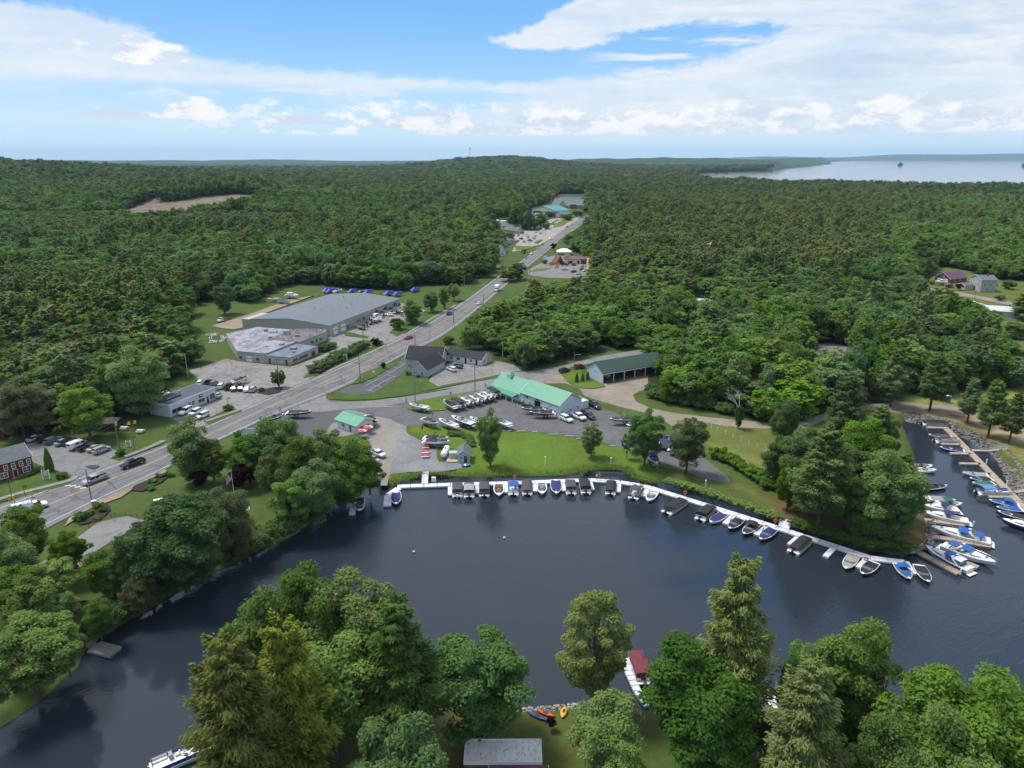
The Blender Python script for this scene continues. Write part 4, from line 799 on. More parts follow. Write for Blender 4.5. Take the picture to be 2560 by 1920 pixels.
c0 = V2(G('C', 635, 1165)); c1 = V2(G('C', 740, 1165)); e = hgt('C', 1092, c0.y)
house('dock_shed', 'small pale shed with grey gable roof at the waterside yard', 'shed', c0, c1, 4.4, e, 1.1, SID_GRN, RF_GREY, 'y', .2, [('F', 1., 1.0, .55, .8, 'win'), ('F', 2.1, 0, .9, 1.9, 'door'), ('L', 2, 1, .6, .8, 'win')])
q0, q1 = V2(G('C', 540, 1165)), V2(G('C', 634, 1165)); o = thing('deck_platform', 'low wooden deck with pale box store beside the small shed', 'deck', (*q0, GZ)); b = MB(); b.box(0, (q1 - q0).length, 0, 3.6, 0, .35); b.build('decking', mat('deck_pale', (.48, .36, .22), .8, 0, .1, 3), o); b = MB(); b.box(.5, 2.5, 1.7, 3.4, .35, 1.9); b.build('store_box', siding('siding_sage', (.4, .46, .44)), o)
ff = lambda *a: G(*a)
def far(name, label, f, a, bpt, depth, topY, wall, roof, ridge='x', rise=2., ops=(), cat=MU, over=.4):
 p, q = V2(G(f, *a)), V2(G(f, *bpt)); e = max(2.2, hgt(f, topY, (p.y + q.y) / 2)); return house(name, label, cat, p, q, depth, e, rise, wall, roof, ridge, over, ops)
WS = lambda n, L, z=1.: [('F', L * (k + .5) / n, z, 1.2, 1.1, 'plain') for k in range(n)]
far('store_building', 'distant beige store with teal metal roof beside the main road', 'N', (1450, 612), (1700, 600), 60, 530, SID_BEI, RF_TEAL, 'x', 5, WS(7, 40), over=.5)
far('store_building', 'wide grey-roofed beige store left of the teal-roofed one', 'N', (1070, 610), (1440, 612), 70, 540, SID_BEI, RF_GREY, 'f', 0, WS(9, 60))
far('shop_building', 'small distant tan shop beside the far end of the road', 'N', (1560, 640), (1720, 632), 18, 590, SID_BEI, RF_GREY, 'x', 3)
far('shop_building', 'brown distant shop half hidden by trees in the far strip', 'N', (1000, 800), (1110, 800), 14, 710, SID_BR, RF_BRN, 'y', 3)
far('store_building', 'long grey-roofed store with pointed front gable far up the road', 'N', (1380, 470), (1880, 478), 60, 450, SID_GREY, RF_GREY, 'x', 9, WS(6, 75))
far('storefront_gable', 'pale pointed gable front facing down the road on the far store', 'N', (1490, 480), (1640, 480), 22, 452, SID_BEI, RF_GREY, 'y', 9)
far('store_building', 'distant flat store with white roof edge behind the gabled one', 'N', (1450, 400), (1950, 405), 90, 345, SID_GREY, mat('roof_dark_felt', (.1, .1, .1)), 'f')
far('store_building', 'small distant shop with tan front under the purple one', 'N', (1700, 500), (1820, 500), 20, 420, SID_BR, RF_GREY, 'f')
far('store_building', 'small distant shop painted purple beside the main road', 'N', (1850, 505), (1990, 500), 20, 430, mat('wall_purple', (.16, .09, .24), .8), RF_GREY, 'f')
far('shop_building', 'green-roofed distant shop behind the yellow-green trees', 'N', (960, 720), (1200, 730), 18, 640, SID_BEI, RF_TEAL, 'x', 4)
far('motel_building', 'long low grey-roofed building at the edge of the far wood', 'N', (160, 830), (720, 850), 24, 790, PLAINW, RF_GREY, 'x', 4, WS(9, 52))
far('motel_building', 'white-edged flat building behind the long low grey-roofed one', 'N', (400, 790), (690, 790), 24, 715, PLAINW, RF_WH, 'f')
far('small_house', 'small grey-roofed house beside the row of arborvitaes by the far lot', 'N', (760, 935), (890, 925), 20, 880, SID_BEI, RF_GREY, 'y', 3.5, WS(3, 11), 'house')
far('shop_building', 'blue-grey roofed shop at the left of the near roadside lot', 'N', (590, 1120), (740, 1090), 30, 1040, SID_GREY, RF_GREY, 'x', 4)
far('small_house', 'tan two-storey house half hidden by trees left of the far road', 'N', (480, 1165), (590, 1160), 14, 1060, SID_BEI, RF_GREY, 'y', 3, WS(2, 9, 2.5), 'house')
far('small_house', 'white gabled house beside the road behind a roadside tree', 'N', (490, 1315), (590, 1310), 12, 1250, PLAINW, RF_GREY, 'y', 4.5, WS(2, 7), 'house')
p, q = V2(G('N', 1450, 1460)), V2(G('N', 1600, 1455)); rs_ = house('restaurant_building', 'brown restaurant with pointed A-frame entrance beside the main road', 'restaurant', p, q, 10, .7, hgt('N', 1315, p.y) - .7, SID_BR, RF_BRN, 'y', .5, [('F', (q - p).length / 2, .2, 1.6, 2.2, 'door')], trim=mat('trim_rust', (.30, .10, .05), .7))
part_house(rs_, 0, 0, tuple(q), tuple(q + Vector((18, .5))), 12, 3.6, .9, PLAINW, metal_roof('roof_rust', (.16, .06, .045), .5), 'x', .6, [('F', 4, .6, 3, 1.6, 'shop'), ('F', 10, .2, 1.4, 2.2, 'door')], trim=MATS['trim_rust'])
part_house(rs_, 0, 0, tuple(q + Vector((12, -.3))), tuple(q + Vector((19, -.1))), 4, 3.0, 1., SID_BR, RF_GREY, 'x', .4)
b = MB(); L_ = (q - p).length; b.box(L_ + 1, L_ + 1 + 4.2, 4.4, 4.7, 4.6, 6.6); so_ = b.build('sign', mat('sign_cream', (.6, .55, .45), .6), rs_)
p = V2(G('N', 1335, 1475)); o = thing('wooden_deck', 'orange wooden terrace at the left end of the brown restaurant', 'deck', (*p, GZ)); b = MB(); b.box(0, 7.5, 0, 6, 0, 1.2); b.build('decking', mat('wood_orange', (.50, .21, .05), .8, 0, .12, 2), o); b = MB(); b.box(0, 7.5, -.06, 0, 1.2, 2.2); b.box(-.06, 0, 0, 6, 1.2, 2.2); b.build('railing', MATS['wood_orange'], o)
p = V2(G('N', 1590, 1290)); o = thing('party_tent', 'white peaked tent behind the brown restaurant', 'tent', (*p, GZ)); b = MB()
for x, y in ((-5.5, -4), (5.5, -4), (5.5, 4), (-5.5, 4)): b.tube((x, y, 0), (x, y, 2.8), .08)
b.build('pole', ALU, o); b = MB(); b.raw([(-6, -4.5, 2.6), (6, -4.5, 2.6), (6, 4.5, 2.6), (-6, 4.5, 2.6), (-2, 0, 5), (2, 0, 5)], [(0, 1, 5, 4), (1, 2, 5), (2, 3, 4, 5), (3, 0, 4), (3, 2, 1, 0)]); b.build('canopy', WHITE, o)
p = V2(G('N', 1995, 1620)); house('barn_building', 'red building with tan-orange roof at the right end of the restaurant car park', MU, p, p + V2((9, -2.5)), 11, 3.2, 3., SID_RED, RF_TAN, 'x', .6, [('L', 4, 1, 1.2, 1.2, 'win')])
p = V2(G('N', 2000, 1545)); house('barn_building', 'second tan-orange roof behind the red building by the restaurant', MU, p + V2((0, 3)), p + V2((10, 1)), 9, 3.4, 3.2, SID_RED, RF_TAN, 'x', .6)
a, c = V2(G('F4', 1572, 1204)), V2(G('F4', 1712, 1188)); e = hgt('F4', 1168, a.y); house('garage_building', 'large garage with maroon metal roof and white doors at the upper right', 'garage', a, c, 10, e, 3.4, SID_BR, RF_MAR, 'x', .5, [('L', 2.8, 0, 3, 2.3, 'garage'), ('L', 7., 0, 3, 2.3, 'garage'), ('L', 5, 3.4, 1.6, 1., 'double'), ('F', 4, 1, 1, 1, 'win'), ('F', 9, 1, 1, 1, 'win')])
a, c = V2(G('F4', 1830, 1278)), V2(G('F4', 1965, 1280)); e = hgt('F4', 1180, c.y); gh = house('grey_house', 'two-storey grey house with stepped grey roof at the upper right', 'house', a, c, 13, e, hgt('F4', 1142, c.y + 3) - e, SID_GREY, RF_GREY, 'x', .4, [('F', 2, 3.6, .9, 1.2, 'win'), ('F', 5.2, 3.6, .9, 1.2, 'win'), ('F', 8.6, 3.6, .9, 1.2, 'win'), ('F', 3.6, 1., 1.6, 1.1, 'double'), ('L', 2.5, 3.6, .9, 1.3, 'win'), ('L', 6.5, 3.6, .9, 1.3, 'win'), ('L', 10, 3.6, .9, 1.3, 'win'), ('L', 5, .8, 2.4, 1.1, 'double')])
part_house(gh, 0, 0, (a.x - 5, a.y + 6), (a.x - .1, a.y + 6), 6, 2.6, 1, SID_GREY, RF_GREY, 'x', .3)
b = MB(); b.box(5, 5.8, 5, 5.8, e, e + 3); b.build('chimney', mat('brick', (.2, .09, .07), .9), gh)
a, c = V2(G('F4', 1885, 1480)), V2(G('F4', 2170, 1500)); bu = house('white_bungalow', 'white bungalow with white metal roof at the right edge', 'house', a, c, 8, 2.5, 1.7, PLAINW, RF_WH, 'x', .4, [('F', 2.5, .7, 1.6, 1., 'double'), ('F', 6, .7, 1.6, 1., 'double'), ('F', 12, .8, 1.1, 1., 'win'), ('F', 16, .8, 1.1, 1., 'win')])
part_house(bu, 0, 0, (a.x - 5, a.y + 8), (a.x + 6.5, a.y + 6.5), 7.5, 2.5, 1.7, PLAINW, RF_WH, 'y', .4, [('F', 4, .7, .9, 1.2, 'win')])
b = MB(); b.box(9.5, 10.2, 4, 4.7, 3.2, 5.2); b.build('chimney', STEEL, bu)
a, c = V2(G('F4', 1925, 1583)), V2(G('F4', 2003, 1583)); house('garden_shed', 'small dark green shed with pale roof below the white bungalow', 'shed', a, c, 3, 1.9, .5, mat('shed_green', (.03, .09, .07), .8), RF_WH, 'x', .2)
def woodhouse(f, x, y, w, label, wall, roof, cat='house', rz=.3, ridge='x', nm='small_house', h=3., rise=2.):
 gx, gy = G(f, x, y); d_ = V2((math.cos(rz), math.sin(rz))); c = V2((gx, gy)); z = float(terrain_h(np.array([gx]), np.array([gy]))[0])
 o = house(nm, label, cat, c - d_ * w / 2, c + d_ * w / 2, w * .65, h, rise, wall, roof, ridge, .4, WS(3, w), z=z); k = w * .5
 EXCL_B.append([(gx - w * .4, gy - 20), (gx + w * .4, gy - 20), (gx + w * .7, gy + w * .7), (gx - w * .7, gy + w * .7)]); return o
EXCL_B = []
woodhouse('F3', 1610, 1460, 15, 'pale grey boxy building showing through the woods above the side street', PLAINW, RF_WH, MU, .2, 'f', 'storage_building', 5.5, .1)
woodhouse('F4', 940, 1400, 14, 'brown-roofed house just showing among the trees in front of the grey house', SID_BEI, RF_BRN, h=5, rise=2.8)
woodhouse('F3', 1740, 1090, 12, 'small house half buried in the middle of the right-hand woods', SID_BEI, RF_GREY, h=6, rise=2)
woodhouse('F3', 1720, 990, 12, 'pale grey steep roof half buried in the right-hand woods', SID_GREY, RF_WH, h=7, rise=5, ridge='y')
woodhouse('F3', 940, 590, 16, 'distant orange roof among the pines right of the far shops', SID_BR, mat('roof_orange', (.45, .16, .07), .8), h=8, rise=4)
woodhouse('F4', 1030, 1010, 14, 'white-walled cabin deep in the right-hand woods', PLAINW, RF_GREY, h=7, rise=2)
for i, (x, y, w, l) in enumerate([(600, 490, 16, 'leftmost white house in the far clearing'), (672, 440, 26, 'biggest grey-roofed house in the far clearing'), (800, 448, 20, 'white house in the middle of the far clearing'), (920, 470, 16, 'rightmost white house by the far clearing')]):
 gx, gy = G('F2', x, y + 8, 8); house('distant_house', l, 'house', (gx - w / 2, gy), (gx + w / 2, gy + 4), 14, 9, 5, PLAINW, RF_GREY, 'x' if i % 2 else 'y', .4, WS(3, w, 5))
a, c = V2(G('L2', 1662, 1636, 3.4)), V2(G('L3', 234, 1608, 3.4)); a.y = c.y = (a.y + c.y) / 2
nb = house('cabin_building', 'near cabin with rust-streaked white flat roof at the bottom edge', 'cabin', (a.x, a.y), (c.x, a.y), 3.4, 2.3, .06, SID_BR, stained_roof('roof_rusty_white', (.62, .63, .64), (.70, .71, .72), (.45, .36, .31), .5), 'f', .0)
part_house(nb, 0, 0, (a.x + 3.2, a.y - 4.4), (c.x + .7, a.y - 4.4), 4.2, 1.9, .5, SID_BR, shingle('shingle_red_brown', (.12, .055, .05)), 'x', .15)
a = V2(G('L4', 150, 1700)); house('white_cottage', 'small white cottage half hidden under the pines at the bottom right', 'house', a + V2((-8, 5)), a + V2((-.5, -.5)), 6, 2.4, 1.4, PLAINW, RF_DK, 'x', .4, [('F', 2.5, .9, .9, 1.1, 'win'), ('F', 6.5, .9, .9, 1.1, 'win'), ('R', 2, .9, 1.2, 1, 'win')])
p = V2(G('A', 940, 800)); o = thing('picnic_shelter', 'brown-roofed picnic shelter on the town lawn', 'shelter', (*p, GZ), R(10)); b = MB()
for x in (-2.3, 2.3):
 for y in (-1.8, 1.8): b.box(x - .1, x + .1, y - .1, y + .1, 0, 2.3)
b.build('post', WOODB, o); b = MB(); b.box(-2.9, 2.9, -2.4, 2.4, 2.3, 3.3, (1.4, 2.2)); b.build('roof', shingle('shingle_plum', (.11, .085, .09)), o)
p = V2(G('E', 1550, 162)); o = thing('portable_toilet', 'grey portable toilet with white roof on the sand by the pines', 'toilet', (*p, GZ), .2); b = MB(); b.box(-.6, .6, -.6, .6, 0, 2.1); b.build('cabin', mat('plastic_grey', (.12, .14, .14), .6), o); b = MB(); b.box(-.65, .65, -.65, .65, 2.1, 2.4, (.2, .2)); b.build('roof', WHITE, o); b = MB(); b.box(-.4, .4, -.63, -.6, .1, 1.9); b.build('door', mat('plastic_grey_light', (.2, .22, .22), .6), o)
def ring(x, w, z0, z1, r=.12, tum=.0):
 return [(x, -w + r, z0), (x, w - r, z0), (x, w, z0 + r), (x, w - tum, z1 - r * .8), (x, w - r * 1.2 - tum, z1), (x, -w + r * 1.2 + tum, z1), (x, -w + tum, z1 - r * .8), (x, -w, z0 + r)]
def wheels(root, xs, w, r=.34, tw=.22):
 for x in xs:
  for s in (-1, 1):
   b = MB(); y = s * w; b.tube((x, y - s * tw, r), (x, y + s * .02, r), r, n=12); o = b.build('wheel', TYRE, root)
   c = MB(); c.tube((x, y - s * .02, r), (x, y + s * .035, r), r * .62, n=10); c.build('rim', RIM, o)
def lamps(root, xf, xr, w, z, pk=False):
 for s in (-1, 1):
  b = MB(); b.box(xf - .10, xf + .02, s * (w - .36) - .16, s * (w - .36) + .16, z, z + .14); b.build('headlight', LAMP_W, root)
  b = MB(); b.box(xr - .02, xr + .10, s * (w - .24) - .12, s * (w - .24) + .12, z + .05, z + .25); b.build('tail_light', LAMP_R, root)
def car_common(root, L, w, hood, roofz, secs, glass, roofs, belt):
 b = MB(); b.loft([ring(*q) for q in secs]); b.build('body', WHITEG, root)
 g = MB(); g.loft([[(x0, -w0, belt - .05), (x0, w0, belt - .05), (x1, w1, z1), (x1, -w1, z1)] for x0, w0, x1, w1, z1 in glass]); g.build('windows', GLASS, root)
 r = MB(); r.loft([[(x, -w1, z), (x, w1, z), (x, w1 * .86, z + .09), (x, -w1 * .86, z + .09)] for x, w1, z in roofs]); r.build('roof', WHITEG, root)
def windows_block(root, pts_b, pts_t, pillars=()):
 """greenhouse: lower ring -> upper ring, each [(x0),(x1),(halfwidth),(z)]"""
 (bx0, bx1, bw, bz), (tx0, tx1, tw_, tz) = pts_b, pts_t
 g = MB(); lo = [(bx0, -bw, bz), (bx1, -bw, bz), (bx1, bw, bz), (bx0, bw, bz)]; hi = [(tx0, -tw_, tz), (tx1, -tw_, tz), (tx1, tw_, tz), (tx0, tw_, tz)]
 g.loft([lo, hi]); o = g.build('windows', GLASS, root)
 p = MB()
 for f in pillars:
  for s in (-1, 1):
   xb = bx0 + (bx1 - bx0) * f; xt = tx0 + (tx1 - tx0) * f; p.loft([[(xb - .05, s * bw * 1.0, bz), (xb + .05, s * bw, bz), (xb + .05, s * (bw + .02), bz), (xb - .05, s * (bw + .02), bz)], [(xt - .05, s * tw_, tz), (xt + .05, s * tw_, tz), (xt + .05, s * (tw_ + .02), tz), (xt - .05, s * (tw_ + .02), tz)]])
 if pillars: p.build('pillar', WHITEG, root)
 return o
def roofpanel(root, x0, x1, w, z, t=.08):
 b = MB(); b.loft([[(x, -w, z), (x, w, z), (x, w * .88, z + t * k), (x, -w * .88, z + t * k)] for x, k in ((x0, .5), (x0 + .3, 1), (x1 - .3, 1), (x1, .5))]); b.build('roof', WHITEG, root)
def mirrors(root, x, w, z):
 b = MB()
 for s in (-1, 1): b = MB(); b.box(x - .06, x + .1, s * (w + .09) - .09, s * (w + .09) + .09, z, z + .15); b.build('mirror', STEEL, root)
def mk_sedan():
 o = thing('parked_car', 'car', 'car'); b = MB()
 b.loft([ring(*q) for q in [(-2.3, .72, .38, .78), (-2.22, .84, .26, .93), (-1.5, .90, .20, .98), (0, .91, .19, .96), (1.2, .90, .20, .92), (1.95, .86, .22, .80), (2.25, .78, .26, .68), (2.34, .62, .32, .56)]]); b.build('body', WHITEG, o)
 windows_block(o, (-1.75, 1.15, .80, .90), (-.95, .35, .58, 1.38), (.33, .62)); roofpanel(o, -1.0, .42, .61, 1.37); wheels(o, (-1.38, 1.42), .90, .33); lamps(o, 2.28, -2.3, .84, .58); mirrors(o, .75, .88, .95); return o
def mk_suv():
 o = thing('parked_car', 'suv', 'suv'); b = MB()
 b.loft([ring(*q) for q in [(-2.3, .78, .42, .98), (-2.24, .88, .32, 1.10), (-1.4, .93, .26, 1.10), (0, .94, .25, 1.08), (1.15, .93, .25, 1.06), (1.95, .90, .28, .98), (2.24, .84, .32, .86), (2.33, .70, .38, .70)]]); b.build('body', WHITEG, o)
 windows_block(o, (-2.15, 1.2, .84, 1.04), (-1.85, .42, .68, 1.60), (.02, .28, .56)); roofpanel(o, -1.95, .5, .71, 1.59); wheels(o, (-1.36, 1.42), .93, .37); lamps(o, 2.26, -2.3, .86, .74); mirrors(o, .85, .92, 1.05)
 b = MB();
 for s in (-1, 1): b.path([(-1.6, s * .58, 1.70), (.1, s * .58, 1.72)], .025, 4)
 b.build('roof_rack', STEEL, o); return o
def mk_pickup():
 o = thing('pickup_truck', 'pickup', 'pickup truck'); b = MB()
 b.loft([ring(*q) for q in [(-.75, .97, .40, 1.14), (.6, .97, .38, 1.14), (1.6, .96, .38, 1.16), (2.5, .94, .40, 1.10), (2.82, .90, .42, 1.00), (2.9, .76, .46, .82)]])
 b.box(-2.85, -.75, -.97, -.80, .42, 1.16); b.box(-2.85, -.75, .80, .97, .42, 1.16); b.box(-2.93, -2.85, -.95, .95, .42, 1.15); b.box(-2.85, -.75, -.80, .80, .42, .70); b.build('body', WHITEG, o)
 b = MB(); b.box(-2.84, -.77, -.79, .79, .705, .74); b.build('bed_liner', STEEL, o)
 windows_block(o, (-.72, 1.75, .86, 1.12), (-.55, .95, .70, 1.72), (.02, .5)); roofpanel(o, -.62, 1.02, .73, 1.71); wheels(o, (-1.85, 1.85), .97, .42); lamps(o, 2.84, -2.9, .92, .82); mirrors(o, 1.25, .97, 1.15)
 b = MB(); b.box(2.86, 2.96, -.8, .8, .48, .66); b.build('bumper', CHROME, o); return o
def mk_van():
 o = thing('white_van', 'van', 'van'); b = MB()
 b.loft([ring(x, w, z0, z1, .14, .05) for x, w, z0, z1 in [(-2.7, .90, .40, 2.0), (-2.62, .97, .34, 2.12), (0, .99, .32, 2.14), (.95, .98, .32, 2.08), (1.55, .96, .32, 1.40), (2.1, .94, .34, 1.18), (2.55, .86, .38, 1.02), (2.64, .72, .44, .85)]]); b.build('body', WHITEG, o)
 b = MB(); b.raw([(1.0, -.82, 1.95), (1.0, .82, 1.95), (1.66, .86, 1.38), (1.66, -.86, 1.38)], [(0, 3, 2, 1)]); b.T = None
 for s in (-1, 1): b.box(.25, 1.15, s * .985 - .02, s * .985 + .02, 1.32, 1.78); b.box(-1.3, -.2, s * .99 - .02, s * .99 + .02, 1.35, 1.80)
 b.box(-2.73, -2.69, -.7, .7, 1.35, 1.85); b.build('windows', GLASS, o); wheels(o, (-1.75, 1.75), .98, .37); lamps(o, 2.6, -2.72, .9, .7); mirrors(o, 1.2, .98, 1.3); return o
def mk_utility():
 o = thing('utility_truck', 'truck', 'truck'); b = MB()
 b.loft([ring(*q) for q in [(.6, .98, .42, 1.18), (2.0, .97, .42, 1.18), (2.9, .94, .44, 1.12), (3.25, .88, .46, 1.0), (3.32, .7, .5, .8)]]); b.build('body', WHITEG, o)
 windows_block(o, (.62, 2.15, .88, 1.16), (.75, 1.45, .72, 1.80), (.05,)); roofpanel(o, .68, 1.5, .76, 1.79); wheels(o, (-1.6, 2.35), 1.02, .42)
 b = MB(); b.box(-3.3, .5, -1.12, 1.12, .62, 2.15, (.12, .28)); b.build('cargo_box', WHITEG, o)
 for s in (-1, 1):
  for k in range(3): q = MB(); q.box(-3.1 + k * 1.2, -2.0 + k * 1.2, s * 1.10 - .02, s * 1.10 + .02, .75, 1.25); q.build('locker_door', ALU, o)
 lamps(o, 3.28, -3.3, .9, .8); mirrors(o, 1.7, .98, 1.3); b = MB(); b.path([(-3.0, -.8, 2.28), (.2, -.8, 2.28)], .04); b.path([(-3.0, .8, 2.28), (.2, .8, 2.28)], .04)
 for x in (-2.5, -1, .0): b.path([(x, -.8, 2.28), (x, .8, 2.28)], .04)
 b.build('ladder_rack', STEEL, o); return o
def mk_boxtruck():
 o = thing('box_truck', 'box truck', 'truck'); b = MB(); b.loft([ring(*q) for q in [(1.5, 1.05, .45, 1.3), (2.6, 1.04, .45, 1.3), (3.4, .98, .48, 1.1), (3.5, .8, .5, .9)]]); b.build('body', WHITEG, o)
 windows_block(o, (1.5, 2.8, .98, 1.28), (1.55, 2.3, .88, 2.05), (.05,)); roofpanel(o, 1.5, 2.35, .9, 2.04); b = MB(); b.box(-3.6, 1.4, -1.2, 1.2, .85, 3.15); b.build('cargo_box', WHITE, o); wheels(o, (-2.3, 2.6), 1.08, .46); lamps(o, 3.46, -3.6, 1., .9); return o
def mk_flatbed():
 o = thing('tow_truck', 'flatbed', 'truck'); b = MB(); b.loft([ring(*q) for q in [(.4, .98, .5, 1.25), (1.9, .97, .5, 1.25), (2.7, .9, .52, 1.1), (2.8, .7, .55, .9)]]); b.build('body', WHITEG, o)
 windows_block(o, (.4, 1.9, .9, 1.22), (.5, 1.3, .75, 1.85), (.05,)); roofpanel(o, .42, 1.35, .78, 1.84); b = MB(); b.box(-2.4, .3, -1.05, 1.05, .85, 1.0); b.build('flatbed', STEEL, o)
 b = MB(); b.box(-6.8, -2.5, -.9, -.8, .5, .65); b.box(-6.8, -2.5, .8, .9, .5, .65); b.box(-6.8, -6.6, -.8, .8, .5, .65); b.box(-5.5, -4.2, -.8, .8, .5, .6); b.build('trailer_frame', STEEL, o); wheels(o, (-4.8, -1.5, 1.9), .98, .4); return o
CARS = {'sedan': Proto(mk_sedan()), 'suv': Proto(mk_suv()), 'pickup': Proto(mk_pickup()), 'van': Proto(mk_van()), 'utility': Proto(mk_utility()), 'box': Proto(mk_boxtruck()), 'flatbed': Proto(mk_flatbed())}
PC = {'white': (.78, .78, .78), 'silver': (.36, .38, .41), 'grey': (.12, .125, .135), 'black': (.012, .012, .014), 'red': (.35, .012, .018), 'dred': (.14, .01, .015), 'blue': (.03, .06, .15), 'lblue': (.20, .30, .42), 'tan': (.50, .40, .28), 'green': (.04, .07, .06), 'dkblue': (.012, .018, .05)}
def car(kind, f, x, y, fx, fy, colr, label, cat=None, group=None, name=None, z=None, sc=None):
 a = Vector(G(f, x, y)); b_ = Vector(G(f, fx, fy)); d_ = b_ - a; m = paint(colr, PC[colr])
 P = CARS[kind].place((a.x, a.y, z if z is not None else GZ + .2), math.atan2(d_.y, d_.x), label, group, sc, {'body': m, 'roof': m, 'pillar': m})
 if cat: P['category'] = cat
 if name: P.name = name
 return P
def road_z(): return RZ + .006
g1 = 'cars parked beside the red house'
for k, x, y, c, l in [('sedan', 310, 905, 'silver', 'silver saloon, leftmost of the row parked by the lawn near the red house'), ('suv', 398, 912, 'black', 'black car parked second from the left in the row by the lawn'), ('suv', 460, 925, 'grey', 'grey car parked third from the left in the row by the lawn'), ('sedan', 548, 938, 'lblue', 'pale blue car in the row by the lawn, left of the white van'),
 ('suv', 615, 938, 'black', 'black vehicle just behind the white van in the lawn-side row'), ('sedan', 830, 990, 'tan', 'cream car between the black pickup and the silver estate'), ('suv', 880, 1008, 'silver', 'silver estate car at the right end of the row by the lawn')]:
 car(k, 'A', x, y, x + 100, y - 38, c, l, group=g1)
car('van', 'A', 680, 968, 780, 930, 'white', 'white van with dark side windows parked by the lawn', group=g1)
car('pickup', 'A', 765, 975, 865, 937, 'black', 'black pickup right of the white van in the row by the lawn', group=g1, name='pickup_truck')
car('pickup', 'A', 1150, 1125, 1050, 1160, 'black', 'dark pickup driving on the main road ahead of the silver one', 'pickup truck', z=RZ)
car('pickup', 'A', 828, 1262, 735, 1298, 'silver', 'silver pickup driving on the main road by the stop line', 'pickup truck', z=RZ)
car('utility', 'A', 265, 1510, 400, 1475, 'white', 'white utility truck with ladder rack on the main road at the left', z=RZ)
car('suv', 'A', 1610, 672, 1575, 690, 'white', 'tall white van-like car, left of three parked at the white shop front', sc=(1.1, 1, 1.15)); car('suv', 'A', 1690, 680, 1650, 700, 'white', 'white estate car in the middle of three parked at the white shop front'); car('suv', 'A', 1752, 708, 1700, 730, 'white', 'white car, rightmost of three parked at the white shop front')
g2 = 'cars parked in a row beside the white shop'
for k, x, y, c, l in [('suv', 1735, 425, 'white', 'white car at the far left of the row behind the white shop'), ('pickup', 1800, 425, 'black', 'black pickup behind the white shop'), ('suv', 1850, 430, 'grey', 'grey car right behind the roof corner of the white shop'), ('suv', 1915, 452, 'white', 'white car nearest the end wall of the white shop'), ('pickup', 1980, 455, 'black', 'dark pickup in the row beside the white shop'),
 ('sedan', 2027, 470, 'grey', 'grey hatchback between the dark pickup and the dark blue car'), ('sedan', 2090, 468, 'dkblue', 'dark blue car in the row beside the white shop'), ('sedan', 2140, 475, 'white', 'white saloon second from the right end of the row'), ('suv', 2188, 480, 'silver', 'silver car at the right end of the row beside the dark tree')]:
 car(k, 'A', x, y, x + 38, y - 38, c, l, group=g2)
car('sedan', 'A', 1885, 530, 1890, 505, 'silver', 'car peeping out past the end wall of the white shop')
car('sedan', 'B', 1805, 580, 1850, 565, 'red', 'small red car driving on the main road', z=RZ); car('suv', 'B', 2155, 370, 2185, 352, 'blue', 'dark blue car on the main road above the small red one', z=RZ)
car('suv', 'C', 585, 372, 540, 355, 'white', 'white car parked in the yard of the charcoal-roofed church building'); car('suv', 'C', 635, 345, 590, 335, 'blue', 'blue car behind the white one in the church building yard')
car('suv', 'C', 1560, 385, 1600, 375, 'black', 'black car parked on the side street near the utility pole'); car('suv', 'C', 1690, 352, 1740, 340, 'dred', 'dark red car on the side street behind the open boat shed')
car('suv', 'C', 1575, 805, 1620, 825, 'white', 'white car nearest the marina building end wall'); car('pickup', 'C', 1680, 785, 1740, 815, 'white', 'white pickup parked at the end of the marina building', 'pickup truck'); car('pickup', 'C', 1760, 775, 1800, 795, 'dkblue', 'dark blue pickup right of the white one at the marina', 'pickup truck'); car('pickup', 'C', 1815, 685, 1850, 705, 'black', 'black pickup beside the pale storage trailer', 'pickup truck')
car('suv', 'B', 1635, 382, 1600, 380, 'white', 'white car in the warehouse yard below the porches'); car('pickup', 'B', 1690, 365, 1655, 362, 'dkblue', 'dark pickup in the warehouse yard', 'pickup truck'); car('sedan', 'B', 1745, 330, 1710, 325, 'white', 'white car at the far end of the warehouse yard under the trees'); car('sedan', 'B', 1725, 352, 1690, 348, 'silver', 'silver car between the dark pickup and the far white car')
car('flatbed', 'F1', 1925, 1535, 1890, 1545, 'white', 'white flatbed truck with trailer on the dirt track left of the warehouse')
car('box', 'F2', 2080, 1270, 2060, 1290, 'white', 'white box truck driving down the main road', z=RZ); car('sedan', 'F2', 1930, 1388, 1955, 1378, 'white', 'white car on the main road behind the box truck', z=RZ)
g3 = 'cars far up the main road'
for k, x, y, u, v, c, l in [('sedan', 930, 1350, 900, 1385, 'grey', 'dark grey car abreast of the brown restaurant on the main road'), ('suv', 1025, 1285, 1000, 1310, 'white', 'white suv on the main road left of the restaurant'), ('sedan', 1135, 1190, 1110, 1215, 'silver', 'silver car behind the white suv on the far road'), ('sedan', 1225, 1120, 1200, 1145, 'red', 'red car on the far road'), ('van', 1345, 1035, 1320, 1060, 'white', 'white van coming down the far road'),
 ('suv', 1645, 820, 1625, 840, 'black', 'black car far up the road by the bright verge'), ('sedan', 1725, 775, 1700, 795, 'silver', 'pale car behind the black one far up the road'), ('suv', 1915, 655, 1895, 670, 'grey', 'tiny dark car near the far end of the road'), ('suv', 1960, 700, 1985, 680, 'black', 'tiny black car driving away at the far end of the road'), ('sedan', 890, 1530, 870, 1550, 'white', 'white car on the main road beside the roadside pair of trees')]:
 car(k, 'N', x, y, u, v, c, l, group=g3, z=RZ)
g4 = 'cars parked by the restaurant'
